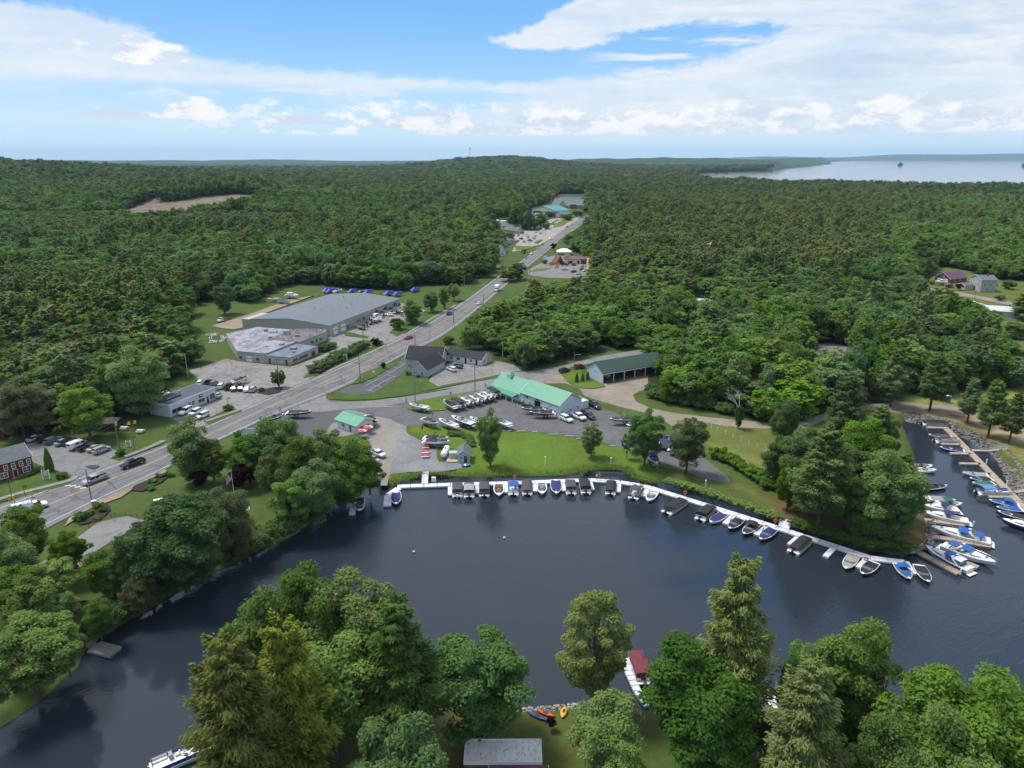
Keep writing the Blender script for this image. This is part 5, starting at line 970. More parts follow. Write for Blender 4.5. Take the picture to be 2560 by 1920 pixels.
for k, x, y, u, v, c, l in [('pickup', 1605, 1480, 1690, 1482, 'black', 'long black pickup in front of the brown restaurant'), ('suv', 1760, 1480, 1790, 1470, 'dkblue', 'dark blue car in front of the brown restaurant entrance'), ('sedan', 1895, 1505, 1945, 1495, 'white', 'white car nearest the tan-orange barn roof'), ('sedan', 1605, 1560, 1670, 1560, 'tan', 'tan car crossing the restaurant car park'), ('suv', 1900, 1565, 1930, 1555, 'dred', 'dark red car in the restaurant car park'), ('sedan', 1955, 1580, 1990, 1575, 'white', 'white car beside the dark red one in the restaurant car park'), ('suv', 1765, 1605, 1800, 1600, 'black', 'black car at the lower edge of the restaurant car park'), ('sedan', 1830, 1635, 1880, 1630, 'white', 'white car half hidden by the tree below the restaurant car park')]:
 car(k, 'N', x, y, u, v, c, l, group=g4)
g5 = 'cars parked by the distant shops'
for k, x, y, c, l in [('sedan', 1405, 740, 'dkblue', 'front dark car of the shop car park far up the road'), ('sedan', 1445, 722, 'dkblue', 'second dark car of the far shop car park'), ('sedan', 1480, 705, 'grey', 'third car of the far shop car park'), ('sedan', 1515, 685, 'white', 'last pale car of the far shop car park'), ('suv', 800, 970, 'silver', 'silver car by the small grey-roofed house in the pale lot'), ('sedan', 855, 970, 'white', 'white car by the small grey-roofed house in the pale lot'), ('suv', 880, 925, 'dkblue', 'dark blue car beside the small grey-roofed house'), ('sedan', 790, 1065, 'dred', 'dark red car in the near shop lot up the road'), ('suv', 760, 1085, 'lblue', 'pale car beside the dark red one in the near shop lot'), ('pickup', 1070, 1020, 'silver', 'silver pickup at the kerb of the pale lot'), ('suv', 890, 1270, 'black', 'black car at the far road entrance behind the hedge')]:
 car(k, 'N', x, y, x - 30, y + 12, c, l, group=g5)
car('pickup', 'F4', 1568, 1240, 1610, 1232, 'dkblue', 'dark blue pickup parked in front of the grey house', 'pickup truck'); car('suv', 'F4', 2185, 1430, 2212, 1425, 'white', 'white car behind the white bungalow at the right edge')
car('pickup', 'B', 1535, 1590, 1560, 1600, 'white', 'white pickup parked under the trees by the boat ramp', 'pickup truck', sc=.9); car('pickup', 'B', 1490, 1640, 1520, 1655, 'silver', 'pale pickup half hidden by the bank trees at the boat ramp', 'pickup truck', sc=.85)
for k, (x, y) in enumerate([(930, 945), (960, 1000), (1000, 1060), (900, 1080), (850, 1030), (1100, 910), (1180, 930), (1320, 690), (1350, 670), (1400, 650), (1440, 640), (1780, 480), (1900, 440), (1950, 400), (1840, 400), (1990, 330)]):
 car(['sedan', 'suv', 'pickup'][k % 3], 'N', x, y, x - 30, y + (12 if k % 2 else -4), ['white', 'silver', 'dkblue', 'grey', 'dred'][k % 5], 'small car parked in the pale lots of the distant shopping strip', group='cars in the distant lots')
for p_ in CARS.values(): p_.finish()
def hull_secs(L, w, fb, bowrise, n=12, sharp=2.2, z0=-.25, flare=.15, stern=.92):
 S_ = []
 for i in range(n + 1):
  t = i / n; x = -L / 2 + L * t; hw = w * (stern + (1 - stern) * min(1, t * 3)) * (1 - max(0, (t - .45) / .55) ** sharp) ** .8 if t < 1 else 0.02; hw = max(hw, .03)
  zt = fb + bowrise * t ** 1.6; k = max(0, (t - .6) / .4); zb = z0 + k * k * (fb - z0) * .75; cw = hw * (1 - flare - .35 * k); zc = zb + (zt - zb) * .38
  S_.append((x, hw, cw, zb, zc, zt))
 return S_
def hull(root, L, w, fb, bowrise, side, deckm, cockpit=None, n=12, **k):
 """hull, rim deck and an open cockpit from x=cockpit[0]..cockpit[1]"""
 S_ = hull_secs(L, w, fb, bowrise, n, **k); b = MB(); b.loft([[(x, -hw, zt), (x, -cw, zc), (x, 0, zb), (x, cw, zc), (x, hw, zt)] for x, hw, cw, zb, zc, zt in S_], cap=False, closed=False)
 x, hw, cw, zb, zc, zt = S_[0]; b.raw([(x, -hw, zt), (x, -cw, zc), (x, 0, zb), (x, cw, zc), (x, hw, zt)], [(0, 4, 3, 2, 1)]); h = b.build('hull', side, root)
 d = MB(); ins = []
 for x, hw, cw, zb, zc, zt in S_:
  inn = cockpit is not None and cockpit[0] <= x <= cockpit[1]; ins.append(inn); iw = max(.0, hw - .2) if inn else 0.0
  ins[-1] = (x, hw, iw if inn else 0., zt, inn)
 for (x0, h0, i0_, z0_, a0), (x1, h1, i1_, z1_, a1) in zip(ins[:-1], ins[1:]):
  for s in (-1, 1):
   q = [(x0, s * (h0 + .015), z0_ + .02), (x1, s * (h1 + .015), z1_ + .02), (x1, s * i1_, z1_ + .05), (x0, s * i0_, z0_ + .05)]
   if not (a0 and a1): q[2] = (x1, 0, z1_ + .10); q[3] = (x0, 0, z0_ + .10)
   d.raw(q, [(0, 1, 2, 3) if s < 0 else (3, 2, 1, 0)]); d.raw([(x0, s * (h0 + .015), z0_ + .02), (x1, s * (h1 + .015), z1_ + .02), (x1, s * (h1 + .02), z1_ - .07), (x0, s * (h0 + .02), z0_ - .07)], [(3, 2, 1, 0) if s < 0 else (0, 1, 2, 3)])
 x, hw = S_[0][0], S_[0][1]; d.box(x - .5, x, -hw * .8, hw * .8, .12, .2); d.build('deck', deckm, root)
 if cockpit:
  c = MB(); c.loft([[(x_, -iw, zt), (x_, -iw * .85, .2), (x_, iw * .85, .2), (x_, iw, zt)] for x_, hw_, iw, zt, a in ins if a], cap=False, closed=False)
  a_ = [q for q in ins if q[4]]; c.raw([(a_[0][0], -a_[0][2], a_[0][3]), (a_[0][0], a_[0][2], a_[0][3]), (a_[0][0], a_[0][2] * .85, .2), (a_[0][0], -a_[0][2] * .85, .2)], [(0, 1, 2, 3)]); c.build('cockpit', SEATW, root)
 return S_
def seat(b, x0, x1, y0, y1, z=.3, back=None):
 b.marks.append((len(b.v), len(b.f)))
 b.box(x0, x1, y0, y1, z, z + .2)
 if back == 'aft': b.box(x0 - .12, x0, y0, y1, z, z + .55)
 if back == 'out': s = -1 if y0 < 0 else 1; b.box(x0, x1, (y0 if s < 0 else y1) - .06, (y0 if s < 0 else y1) + .06, z, z + .5)
def windshield(root, x, w, z, h=.42, rake=.35, m=None):
 b = MB(); b.T = None; t = .03
 for P in ([(x, -w, z), (x + .55, -w * .6, z), (x + .55 - rake, -w * .58, z + h), (x - rake, -w * .9, z + h * .8)], [(x + .55, -w * .6, z), (x + .55, w * .6, z), (x + .55 - rake, w * .58, z + h), (x + .55 - rake, -w * .58, z + h)], [(x + .55, w * .6, z), (x, w, z), (x - rake, w * .9, z + h * .8), (x + .55 - rake, w * .58, z + h)]):
  b.raw(P + [(p[0] - t, p[1] * .98, p[2]) for p in P], [(0, 1, 2, 3), (7, 6, 5, 4), (0, 4, 5, 1), (1, 5, 6, 2), (2, 6, 7, 3), (3, 7, 4, 0)])
 o = b.build('windshield', m or GLASSB, root); f = MB(); f.path([(x - rake, -w * .9, z + h * .8), (x + .55 - rake, -w * .58, z + h), (x + .55 - rake, w * .58, z + h), (x - rake, w * .9, z + h * .8)], .025, 4); f.build('frame', CHROME, o)
def engine(root, x, m=STEEL, s=1., out=True):
 b = MB(); b.loft([ring(x - .45 * s + dx, w * s, .35, zz * s + .35, .08) for dx, w, zz in ((-.35 * s, .14, .5), (-.2 * s, .2, .72), (.1 * s, .2, .75), (.25 * s, .14, .6))]); b.box(x - .6 * s, x - .4 * s, -.07, .07, -.4, .4); b.build('outboard_engine', m, root)
def cover(root, S_, t0, t1, m, rise=.35, name='cover', drop=.05, zadd=0., ridge=0.5, inset=.04):
 """tight canvas cover from station t0 to t1, tented in the middle"""
 L = S_[-1][0] - S_[0][0]; x0 = S_[0][0]; R_ = []; n = 9
 for i in range(n):
  t = t0 + (t1 - t0) * i / (n - 1); f = t * (len(S_) - 1); j = min(int(f), len(S_) - 2); g = f - j; hw = S_[j][1] * (1 - g) + S_[j + 1][1] * g - inset; zt = S_[j][5] * (1 - g) + S_[j + 1][5] * g; hw = max(hw, .03)
  e = math.sin(math.pi * min(1, max(0, (i + .0) / (n - 1)))) ** .6; r = rise * e * (1.15 if abs(i / (n - 1) - ridge) < .15 else .85) + .06; x = x0 + L * t
  R_.append([(x, -hw, zt - drop + zadd), (x, -hw * .93, zt + .05 + zadd + r * .3), (x, -hw * .5, zt + r * .82 + zadd), (x, 0, zt + r + zadd), (x, hw * .5, zt + r * .82 + zadd), (x, hw * .93, zt + .05 + zadd + r * .3), (x, hw, zt - drop + zadd)])
 b = MB(); b.loft(R_); return b.build(name, m, root, smooth=False)
def bimini(root, x0, x1, w, z0, z1, m, name='canopy', arc=.18, frame=True):
 b = MB(); n = 7; R_ = []
 for i in range(n):
  y = -w + 2 * w * i / (n - 1); zz = z1 - arc * (2 * i / (n - 1) - 1) ** 2 * 1.0; R_.append([(x0, y, zz - .05), (x1, y, zz - .05), (x1, y, zz), ((x0 + x1) / 2, y, zz + .04), (x0, y, zz)])
 b.loft(R_[::-1]); o = b.build(name, m, root)
 if frame:
  f = MB(); xm = (x0 + x1) / 2
  for s in (-1, 1):
   for xe in (x0 + .05, x1 - .05): f.tube((xm, s * w, z0), (xe, s * w * .99, z1 - arc - .04), .022, n=4)
  f.build('frame', CHROME, o)
def tower(root, x, w, z, h, m=ALU, rake=.5):
 b = MB()
 for s in (-1, 1):
  b.path([(x + .35, s * w, z), (x - rake * .5, s * w * .92, z + h * .7), (x - rake, s * w * .7, z + h)], .055, 5); b.path([(x - .5, s * w, z), (x - rake * .8, s * w * .9, z + h * .75)], .045, 5)
 b.path([(x - rake, -w * .7, z + h), (x - rake, w * .7, z + h)], .06, 5); b.build('wake_tower', m, root)
HN = paint('hull_navy', (.018, .018, .075)); HB = paint('hull_black', (.015, .014, .017)); HW = paint('hull_white', (.76, .76, .75)); HM = paint('hull_maroon', (.10, .012, .03)); HBL = paint('hull_blue', (.015, .06, .28)); HP = paint('hull_purple', (.05, .02, .10)); HT_ = paint('hull_teal', (.05, .25, .26)); CREAM = paint('hull_cream', (.62, .56, .42))
DECKW = mat('gelcoat_white', (.74, .74, .73), .3)
def mk_runabout(side=HW, cov=None, cov2=None, L=6.6, w=1.2, seats=SEATW, arch=False, bim=None, foredeck=False, deckm=None, name='motorboat'):
 """bow rider: open, or with cockpit cover and bow cover"""
 o = thing(name, 'boat', 'boat'); S_ = hull(o, L, w, .62, .22, side, deckm or DECKW, (-L * .36, L * .38), stern=.9)
 if cov is None:
  b = MB(); seat(b, -L * .34, -L * .25, -w * .75, w * .75, .25, 'aft'); seat(b, -L * .08, .0, -w * .75, -w * .25, .3, 'aft'); seat(b, -L * .08, 0, w * .25, w * .75, .3, 'aft'); seat(b, L * .16, L * .33, -w * .62, -w * .2, .3); seat(b, L * .16, L * .33, w * .2, w * .62, .3); b.build('seat', seats, o)
  c = MB(); c.box(.25, .75, -w * .8, -w * .25, .2, .8); c.box(.25, .75, w * .25, w * .8, .2, .8); c.build('console', seats if seats is not SEATW else SEATG, o); f = MB(); f.box(-L * .3, L * .3, -w * .22, w * .22, .205, .215); f.build('floor', mat('teak_floor', (.22, .15, .10), .8) if seats is SEATB else SEATG, o)
 elif cov == 'one': cover(o, S_, .04, .93, cov2, .16, 'cover', ridge=.55)
 else:
  cover(o, S_, .06, .58, cov, .34, 'cockpit_cover', ridge=.8); cover(o, S_, .61, .93, cov2 or cov, .10, 'bow_cover', ridge=.3)
 if cov != 'one': windshield(o, .55, w * .86, .72, .40)
 if arch: tower(o, -.1, w * .9, .7, 1.3, STEEL if arch == 'dark' else ALU)
 if bim: bimini(o, -L * .22, L * .06, w * .85, .75, 1.85, bim)
 return o
def mk_pontoon(L=6.8, w=1.22, top=BLACKC, style='cover', rail=None, eng=STEEL, seats=SEATG):
 """pontoon boat: two tubes, deck, fence panels; cover / bimini over it"""
 o = thing('pontoon_boat', 'boat', 'pontoon boat'); rail = rail or ALU
 for s in (-1, 1):
  b = MB(); y = s * (w - .32); b.loft([[(x, y + math.cos(t) * r, z + math.sin(t) * r) for t in [math.pi * 2 * k / 8 for k in range(8)]] for x, r, z in ((-L / 2, .22, .12), (-L / 2 + .2, .31, .10), (L / 2 - 1.0, .31, .10), (L / 2 - .35, .22, .2), (L / 2, .06, .36))]); b.build('pontoon', ALU, o)
 b = MB(); b.box(-L / 2 + .15, L / 2 - .25, -w, w, .42, .52); b.build('deck', DECKW, o)
 x0, x1 = -L / 2 + .75, L / 2 - .5; b = MB(); t = .04
 b.box(x0, x1, -w + .02, -w + .02 + t, .56, 1.12); b.box(x0, x1, w - .02 - t, w - .02, .56, 1.12); b.box(x1 - t, x1, -w + .07, -.4, .56, 1.12); b.box(x1 - t, x1, .4, w - .07, .56, 1.12); b.box(x0, x0 + t, -w + .07, -.35, .56, 1.12); b.box(x0, x0 + t, .45, w - .07, .56, 1.12); fe = b.build('fence', rail, o)
 b = MB(); b.path([(x0, -w + .04, 1.14), (x1, -w + .04, 1.14), (x1, w - .04, 1.14), (x0, w - .04, 1.14), (x0, -w + .04, 1.14)], .025, 4); b.build('top_rail', CHROME, fe)
 engine(o, -L / 2 + .45, eng)
 b = MB(); seat(b, x1 - 1.9, x1 - .15, -w + .12, -w + .62, .55, 'out'); seat(b, x1 - 1.9, x1 - .15, w - .62, w - .12, .55, 'out'); seat(b, x0 + .2, x0 + 1.6, w - .62, w - .12, .55, 'out'); seat(b, x0 + .2, x0 + 1., -w + .12, -w + .62, .55, 'out'); seat(b, .0, .5, -.75, -.3, .6, 'aft'); b.build('seat', seats, o); b = MB(); b.box(.8, 1.25, -w + .25, -.15, .52, 1.25); b.build('console', SEATG, o)
 if style in ('cover', 'coverbim'):
  R_ = []
  for i in range(9):
   f = i / 8; x = x0 - .1 + (x1 - x0 + .2) * f; r = (.22 + .30 * math.sin(math.pi * f) ** .5) * (1.0 if style == 'cover' else .55); ww = w * (1 if 0 < i < 8 else .93); R_.append([(x, -ww, .95), (x, -ww * .97, 1.16), (x, -ww * .6, 1.16 + r * .75), (x, 0, 1.16 + r), (x, ww * .6, 1.16 + r * .75), (x, ww * .97, 1.16), (x, ww, .95)])
  b = MB(); b.loft(R_); b.build('cover', top, o)
 if style == 'coverbim': bimini(o, x0 + .3, x0 + .75, w * .95, 1.1, 2.0, top, 'folded_canopy', .25)
 if style == 'bimini': bimini(o, x0 + .3, x0 + 3.2, w * .95, 1.1, 2.15, top)
 if style == 'enclosure':
  bimini(o, x0 + .1, x0 + 3.4, w * .97, 1.1, 2.0, top, 'canopy', .15, False); b = MB(); b.loft([[(x_, -w * .96, 1.0), (x_, w * .96, 1.0), (x_, w * .96, 1.84), (x_, 0, 1.98), (x_, -w * .96, 1.84)] for x_ in (x0 + .12, x0 + 3.38)]); b.build('side_curtain', top if top is not GREYC else BLACKC, o)
  R_ = []
  for i in range(5):
   f = i / 4; x = x0 + 3.4 + (x1 - x0 - 3.4) * f; r = .8 * (1 - f) ** 1.4 + .08; R_.append([(x, -w, .95), (x, -w * .96, 1.15 + r * .3), (x, -w * .5, 1.15 + r * .95), (x, w * .5, 1.15 + r * .95), (x, w * .96, 1.15 + r * .3), (x, w, .95)])
  b = MB(); b.loft(R_); b.build('bow_cover', top if top is not GREYC else BLACKC, o)
 return o
def mk_cruiser(L=9.2, w=1.45, top=BLUEC, stripe=None, side=HW, hardarch=True, encl=False, bowrail=True):
 o = thing('cabin_cruiser', 'boat', 'cabin cruiser'); S_ = hull(o, L, w, 1.0, .42, side, DECKW, (-L * .42, -L * .02), 14, sharp=2.4, stern=.88)
 b = MB(); R_ = []
 for t, hw, z in ((.46, .86, .10), (.52, .84, .42), (.60, .78, .46), (.72, .66, .36), (.84, .42, .18), (.92, .2, .04)):
  f = t * 14; j = int(f); W_ = S_[j][1] * hw; zt = S_[j][5] + .03; x = -L / 2 + L * t; R_.append([(x, -W_, zt), (x, -W_ * .8, zt + z * .9), (x, 0, zt + z), (x, W_ * .8, zt + z * .9), (x, W_, zt)])
 b.loft(R_); tr = b.build('cabin_trunk', DECKW, o, smooth=False)
 b = MB()
 for s in (-1, 1): b.raw([(L * .06, s * (S_[8][1] * .84), 1.42), (L * .25, s * (S_[10][1] * .70), 1.50), (L * .25, s * (S_[10][1] * .66), 1.60), (L * .06, s * (S_[8][1] * .80), 1.60)], [(0, 1, 2, 3), (3, 2, 1, 0)])
 b.box(L * .30, L * .345, -.2, .2, 1.66, 1.70); b.build('cabin_window', GLASS, tr)
 windshield(o, -L * .02, w * .84, 1.15, .62, .75); b = MB(); seat(b, -L * .40, -L * .33, -w * .7, w * .7, .6, 'aft'); seat(b, -L * .12, -L * .06, -w * .65, -w * .15, .7, 'aft'); seat(b, -L * .25, -L * .1, w * .3, w * .75, .6, 'out'); b.build('seat', SEATW, o)
 if hardarch:
  b = MB()
  for s in (-1, 1): b.loft([[(x, s * y - .05, z), (x + .4, s * y - .05, z), (x + .4, s * y + .05, z), (x, s * y + .05, z)] for x, y, z in ((-L * .34, w * .93, 1.05), (-L * .22, w * .86, 1.8), (-L * .16, w * .7, 2.25))])
  b.box(-L * .165, -L * .165 + .4, -w * .72, w * .72, 2.2, 2.28); b.build('radar_arch', DECKW, o)
 bimini(o, -L * .17, L * .05 if not encl else L * .03, w * .8, 1.3, 2.3, top, 'canopy', .2)
 if hardarch and not encl: bimini(o, -L * .38, -L * .24, w * .75, 1.1, 2.15, top, 'aft_canopy', .2)
 if encl:
  b = MB(); b.loft([[(x, -w * .8, 1.05), (x, w * .8, 1.05), (x, w * .74, 2.05), (x, -w * .74, 2.05)] for x in (-L * .34, -L * .02)]); b.build('side_curtain', GLASSB, o); bimini(o, -L * .35, -L * .17, w * .8, 1.3, 2.22, DECKW, 'aft_canopy', .15, False)
 if bowrail:
  P = [(S_[j][0], S_[j][1] * .9, S_[j][5] + .5) for j in range(7, 14)]; b = MB(); b.path(P + [(L / 2 + .1, 0, S_[14][5] + .55)] + [(x, -y, z) for x, y, z in P[::-1]], .025, 4)
  for x, y, z in P[::2]: b.tube((x, y, z), (x, y, z - .5), .02, n=4); b.tube((x, -y, z), (x, -y, z - .5), .02, n=4)
  b.build('bow_rail', CHROME, o)
 b = MB(); b.box(-L / 2 - .8, -L / 2, -w * .82, w * .82, .22, .34, (.1, .15)); b.build('swim_platform', DECKW, o)
 if stripe:
  b = MB()
  for s in (-1, 1):
   for A, B_ in zip(S_[1:10], S_[2:11]):
    def pt(q, k): return (q[0], s * (q[2] + (q[1] - q[2]) * k + .02), q[4] + (q[5] - q[4]) * k)
    b.raw([pt(A, .35), pt(B_, .35), pt(B_, .85), pt(A, .85)], [(0, 1, 2, 3) if s < 0 else (3, 2, 1, 0)])
  b.build('hull_stripe', stripe, o)
 return o
def trailer(root, L=6.6, z=-.15):
 b = MB(); z0 = -.75
 for s in (-1, 1): b.box(-L * .45, L * .35, s * .75 - .05, s * .75 + .05, z0 + .15, z0 + .27)
 b.box(L * .35, L * .62, -.05, .05, z0 + .15, z0 + .27)
 for x in (-L * .4, -L * .1, L * .3): b.box(x - .05, x + .05, -.75, .75, z0 + .15, z0 + .26); b.box(x - .06, x + .06, -.6, .6, z0 + .26, -.02)
 for s in (-1, 1): b.raw([(L * .35, s * .75, z0 + .2), (L * .5, 0, z0 + .2), (L * .5, 0, z0 + .27), (L * .35, s * .75, z0 + .27)], [(0, 1, 2, 3), (3, 2, 1, 0)])
 t = b.build('trailer', ALU, root)
 for x in (-L * .25, -L * .12):
  for s in (-1, 1): w = MB(); w.tube((x, s * .85, z0 - .02), (x, s * 1.05, z0 - .02), .33, n=10); w.build('wheel', TYRE, t)
def boat(o, f, sx, sy, bx, by, label, onland=False, group=None, hz=.55, stern_is_first=True, cat=None, z=None, Ls=None):
 """o built at the origin; (sx,sy) pixel of the stern, (bx,by) pixel of the bow, both at deck height"""
 h = (GZ + .2 + 1.08 + .3) if onland else hz
 a = Vector(G(f, sx, sy, h)); b_ = Vector(G(f, bx, by, h)); d_ = b_ - a; c = (a + b_) / 2
 o.location = (c.x, c.y, (GZ + .2 + 1.08) if onland else 0); o.rotation_euler = (0, 0, math.atan2(d_.y, d_.x)); o['label'] = label
 if Ls: k = max(.75, min(1.35, d_.length / Ls)); o.scale = (k, 1 if k < 1.1 else k * .95, 1 if k < 1.1 else k * .95)
 if group: o['group'] = group
 if cat: o['category'] = cat
 if onland: trailer(o)
 return o
gW = 'boats moored along the white dock'
B = boat
B(mk_runabout(HN, 'one', NAVYC), 'O', 208, 555, 208, 780, 'navy-covered runabout moored alone at the left end of the white dock', group=gW, Ls=6.6)
B(mk_pontoon(top=DKGC, style='enclosure', eng=DECKW), 'O', 1268, 655, 1268, 385, 'black-canopied pontoon boat with white outboard, first in the central row', group=gW)
B(mk_pontoon(top=GREYC, style='enclosure'), 'O', 1470, 660, 1470, 395, 'pale grey-topped pontoon boat, second in the central row', group=gW)
B(mk_pontoon(top=DKGC, style='enclosure', rail=paint('hull_maroon', (.10, .012, .03))), 'O', 1732, 640, 1732, 380, 'dark-canopied pontoon boat with maroon sides, third in the central row', group=gW)
B(mk_runabout(HW, None, seats=SEATB, L=6.2), 'O', 1985, 405, 1985, 630, 'open white runabout with red-brown seats in the central row', group=gW, Ls=6.2)
B(mk_pontoon(top=BLUEC, style='bimini', rail=paint('hull_white', (.7, .7, .7))), 'C', 1118, 1450, 1116, 1320, 'pontoon boat with bright blue canopy at the white dock', group=gW)
B(mk_pontoon(top=DKGC, style='cover'), 'C', 1238, 1445, 1234, 1320, 'pontoon boat under a dark humped cover right of the blue canopy', group=gW)
B(mk_runabout(HW, None, seats=SEATG, L=6.2, bim=None), 'C', 1362, 1330, 1366, 1440, 'open white runabout with grey seats beside the navy-covered one', group=gW, Ls=6.2)
B(mk_runabout(HW, 'one', NAVYC, L=6.6), 'C', 1484, 1315, 1490, 1440, 'navy-covered white runabout in the middle of the white dock', group=gW, Ls=6.6)
B(mk_pontoon(top=DKGC, style='enclosure'), 'C', 1620, 1450, 1605, 1305, 'dark-canopied pontoon boat right of the navy-covered white runabout', group=gW)
B(mk_pontoon(top=BLACKC, style='enclosure', L=7.2), 'C', 1750, 1445, 1720, 1295, 'longer black-canopied pontoon boat beside the white finger pier near the ring buoy', group=gW)
B(mk_pontoon(top=BLACKC, style='cover', L=6.4), 'C', 1955, 1445, 1965, 1325, 'black-covered pontoon boat by itself with two bumps in its cover', group=gW)
B(mk_pontoon(top=DKGC, style='bimini', rail=HM, seats=SEATT), 'Q', 230, 370, 320, 195, 'maroon pontoon boat with dark canopy and tan seats', group=gW)
B(mk_runabout(HW, None, seats=SEATW, L=6.2), 'Q', 540, 250, 440, 410, 'open all-white runabout beside the maroon pontoon boat', group=gW, Ls=6.2)
B(mk_pontoon(top=BLACKC, style='coverbim', L=8.0, w=1.3), 'Q', 660, 580, 960, 380, 'largest black-covered pontoon boat lying slantwise to the dock', group=gW)
B(mk_pontoon(top=BLACKC, style='enclosure', L=7.4), 'Q', 1150, 660, 1330, 480, 'black-canopied pontoon boat left of the navy-covered boat with white sides', group=gW)
B(mk_runabout(HW, 'one', NAVYC, L=7.0), 'Q', 1500, 570, 1300, 710, 'white-sided runabout with navy cover, first of the slanting row', group=gW, Ls=7.)
B(mk_runabout(HB, BLACKC, BLACKC, arch='dark', L=6.8), 'Q', 1720, 640, 1565, 795, 'black-covered runabout with wake tower, second of the slanting row', group=gW, Ls=6.8)
B(mk_runabout(HB, BLACKC, BLACKC, bim=BLACKC, L=7.2), 'Q', 1950, 700, 1760, 870, 'black-covered runabout with black canopy, third of the slanting row', group=gW, Ls=7.2)
B(mk_runabout(HN, NAVYC, NAVYC, arch='dark', L=7.2), 'Q', 2180, 780, 1990, 945, 'navy-covered runabout with wake tower, last of the slanting row', group=gW, Ls=7.2)
B(mk_pontoon(top=BLACKC, style='cover', L=7.2), 'E', 205, 1460, 345, 1335, 'black-covered pontoon boat alone in front of the wooded point', group=gW)
B(mk_runabout(HN, TANC, TANC, L=6.8), 'E', 750, 1470, 665, 1605, 'tan-covered runabout with dark hull near the right end of the white dock', group=gW, Ls=6.8)
B(mk_runabout(HN, BLACKC, BLACKC, L=7.), 'E', 920, 1540, 810, 1650, 'black-covered runabout right of the tan-covered one', group=gW, Ls=7.)
B(mk_runabout(HN, BLUEC, BLUEC, bim=BLUEC, L=7.2), 'L4', 1040, 30, 1130, 160, 'bright blue covered runabout at the right end of the white dock', group=gW, Ls=7.2)
B(mk_runabout(HN, BLACKC, BLACKC, L=7., bim=None), 'L4', 1200, 40, 1280, 185, 'black-covered runabout with white rim, farthest right at the white dock', group=gW, Ls=7.)
B(mk_runabout(HB, None, seats=SEATB, L=6.4, bim=BLACKC), 'Z', 901, 1240, 898, 1288, 'black-topped boat at the short dock below the roadside clump', group=gW)
gT = 'boats moored at the tan docks'
B(mk_cruiser(8.6, 1.35, NAVYC, hardarch=False, side=HW), 'R', 1120, 440, 410, 315, 'white cruiser with navy canopy, second largest row from the tip of the point', hz=1., group=gT)
B(mk_cruiser(10.6, 1.6, BLUEC), 'R', 1510, 800, 580, 590, 'long white cruiser with radar arch and blue aft canopy', hz=1.1, group=gT)
B(mk_cruiser(9.4, 1.5, BLUEC, hardarch=True), 'R', 800, 900, 1610, 1210, 'white cruiser pointing away to the right with blue canopy top', hz=1.1, group=gT)
B(mk_cruiser(9.0, 1.4, BLUEC, stripe=HN, encl=True), 'R', 1190, 1330, 430, 955, 'white cruiser with navy hull stripe and glazed canopy, nearest the camera', hz=1.0, group=gT)
B(mk_cruiser(7., 1.25, NAVYC, hardarch=False, bowrail=False), 'R', 900, 250, 470, 215, 'smaller white cabin boat behind the navy-canopied cruiser', hz=.8, group=gT)
B(mk_runabout(HW, None, seats=SEATG, L=7.2, bim=GREENC), 'R', 620, 120, 1060, 140, 'white boat with dark green canopy under the tree at the cove side', hz=.7, group=gT, Ls=7.2)
B(mk_runabout(HW, GREYC, GREYC, L=7.), 'E', 1390, 985, 1620, 1010, 'grey-covered boat behind the green-canopied one', group=gT, Ls=7.)
B(mk_runabout(HB, BLACKC, BLACKC, L=6.6), 'E', 1370, 895, 1505, 885, 'dark boat with white rim poking out from the trees of the point', group=gT)
B(mk_runabout(HW, None, L=6.4), 'E', 1260, 740, 1420, 745, 'white boat poking out from the trees nearer the cove', group=gT)
B(mk_runabout(HW, None, L=6.4, seats=SEATB), 'E', 1250, 715, 1385, 710, 'small white bow showing behind the tree edge in the cove', group=gT)
B(mk_pontoon(top=BLACKC, style='cover', L=7.4), 'E', 1350, 340, 1530, 345, 'dark-covered pontoon boat at the head of the cove', group=gT)
B(mk_runabout(HW, BLACKC, None, L=6.6), 'E', 1590, 460, 1385, 440, 'white boat with folded top, first below the head of the cove', group=gT, Ls=6.6)
B(mk_pontoon(top=DKGC, style='bimini', L=7.), 'E', 1450, 490, 1640, 490, 'pontoon boat with grey seats and dark canopy near the head of the cove', group=gT)
B(mk_runabout(HBL, NAVYC, NAVYC, L=7.4), 'E', 1700, 580, 1485, 550, 'long blue-hulled boat with navy cover on the inner tan dock', group=gT, Ls=7.4)
B(mk_runabout(HW, GREYC, GREYC, L=7.4), 'E', 1900, 795, 1685, 770, 'grey-covered white boat below the empty tan finger pier', group=gT, Ls=7.4)
B(mk_runabout(HN, BLACKC, NAVYC, L=7.), 'E', 1940, 825, 1740, 820, 'dark boat with white edge below the grey-covered one', group=gT, Ls=7.)
B(mk_runabout(HW, GREENC, None, L=7.), 'E', 1950, 860, 1765, 858, 'white boat with teal cover next to the blue-canopied pontoon boat', group=gT, Ls=7.)
B(mk_pontoon(top=mat('canvas_sky', (.10, .22, .42), .8), style='bimini', L=8.2, seats=mat('vinyl_blue', (.06, .14, .36), .6)), 'E', 1830, 935, 2070, 935, 'big pontoon boat with pale blue canopy in the middle of the tan dock', group=gT)
B(mk_runabout(HBL, BLUEC, BLUEC, L=7.8, bim=BLUEC), 'E', 2160, 1050, 1920, 1010, 'bright blue boat with blue canopy at the tan dock', group=gT, Ls=7.8)
B(mk_runabout(HN, BLUEC, BLUEC, L=7.), 'E', 2180, 1085, 1985, 1070, 'blue-covered boat with dark hull below the bright blue one', group=gT, Ls=7.)
B(mk_runabout(HP, BLACKC, HP, L=7.8), 'E', 2230, 1160, 2012, 1110, 'dark plum boat with white edge near the right frame edge', group=gT, Ls=7.8)
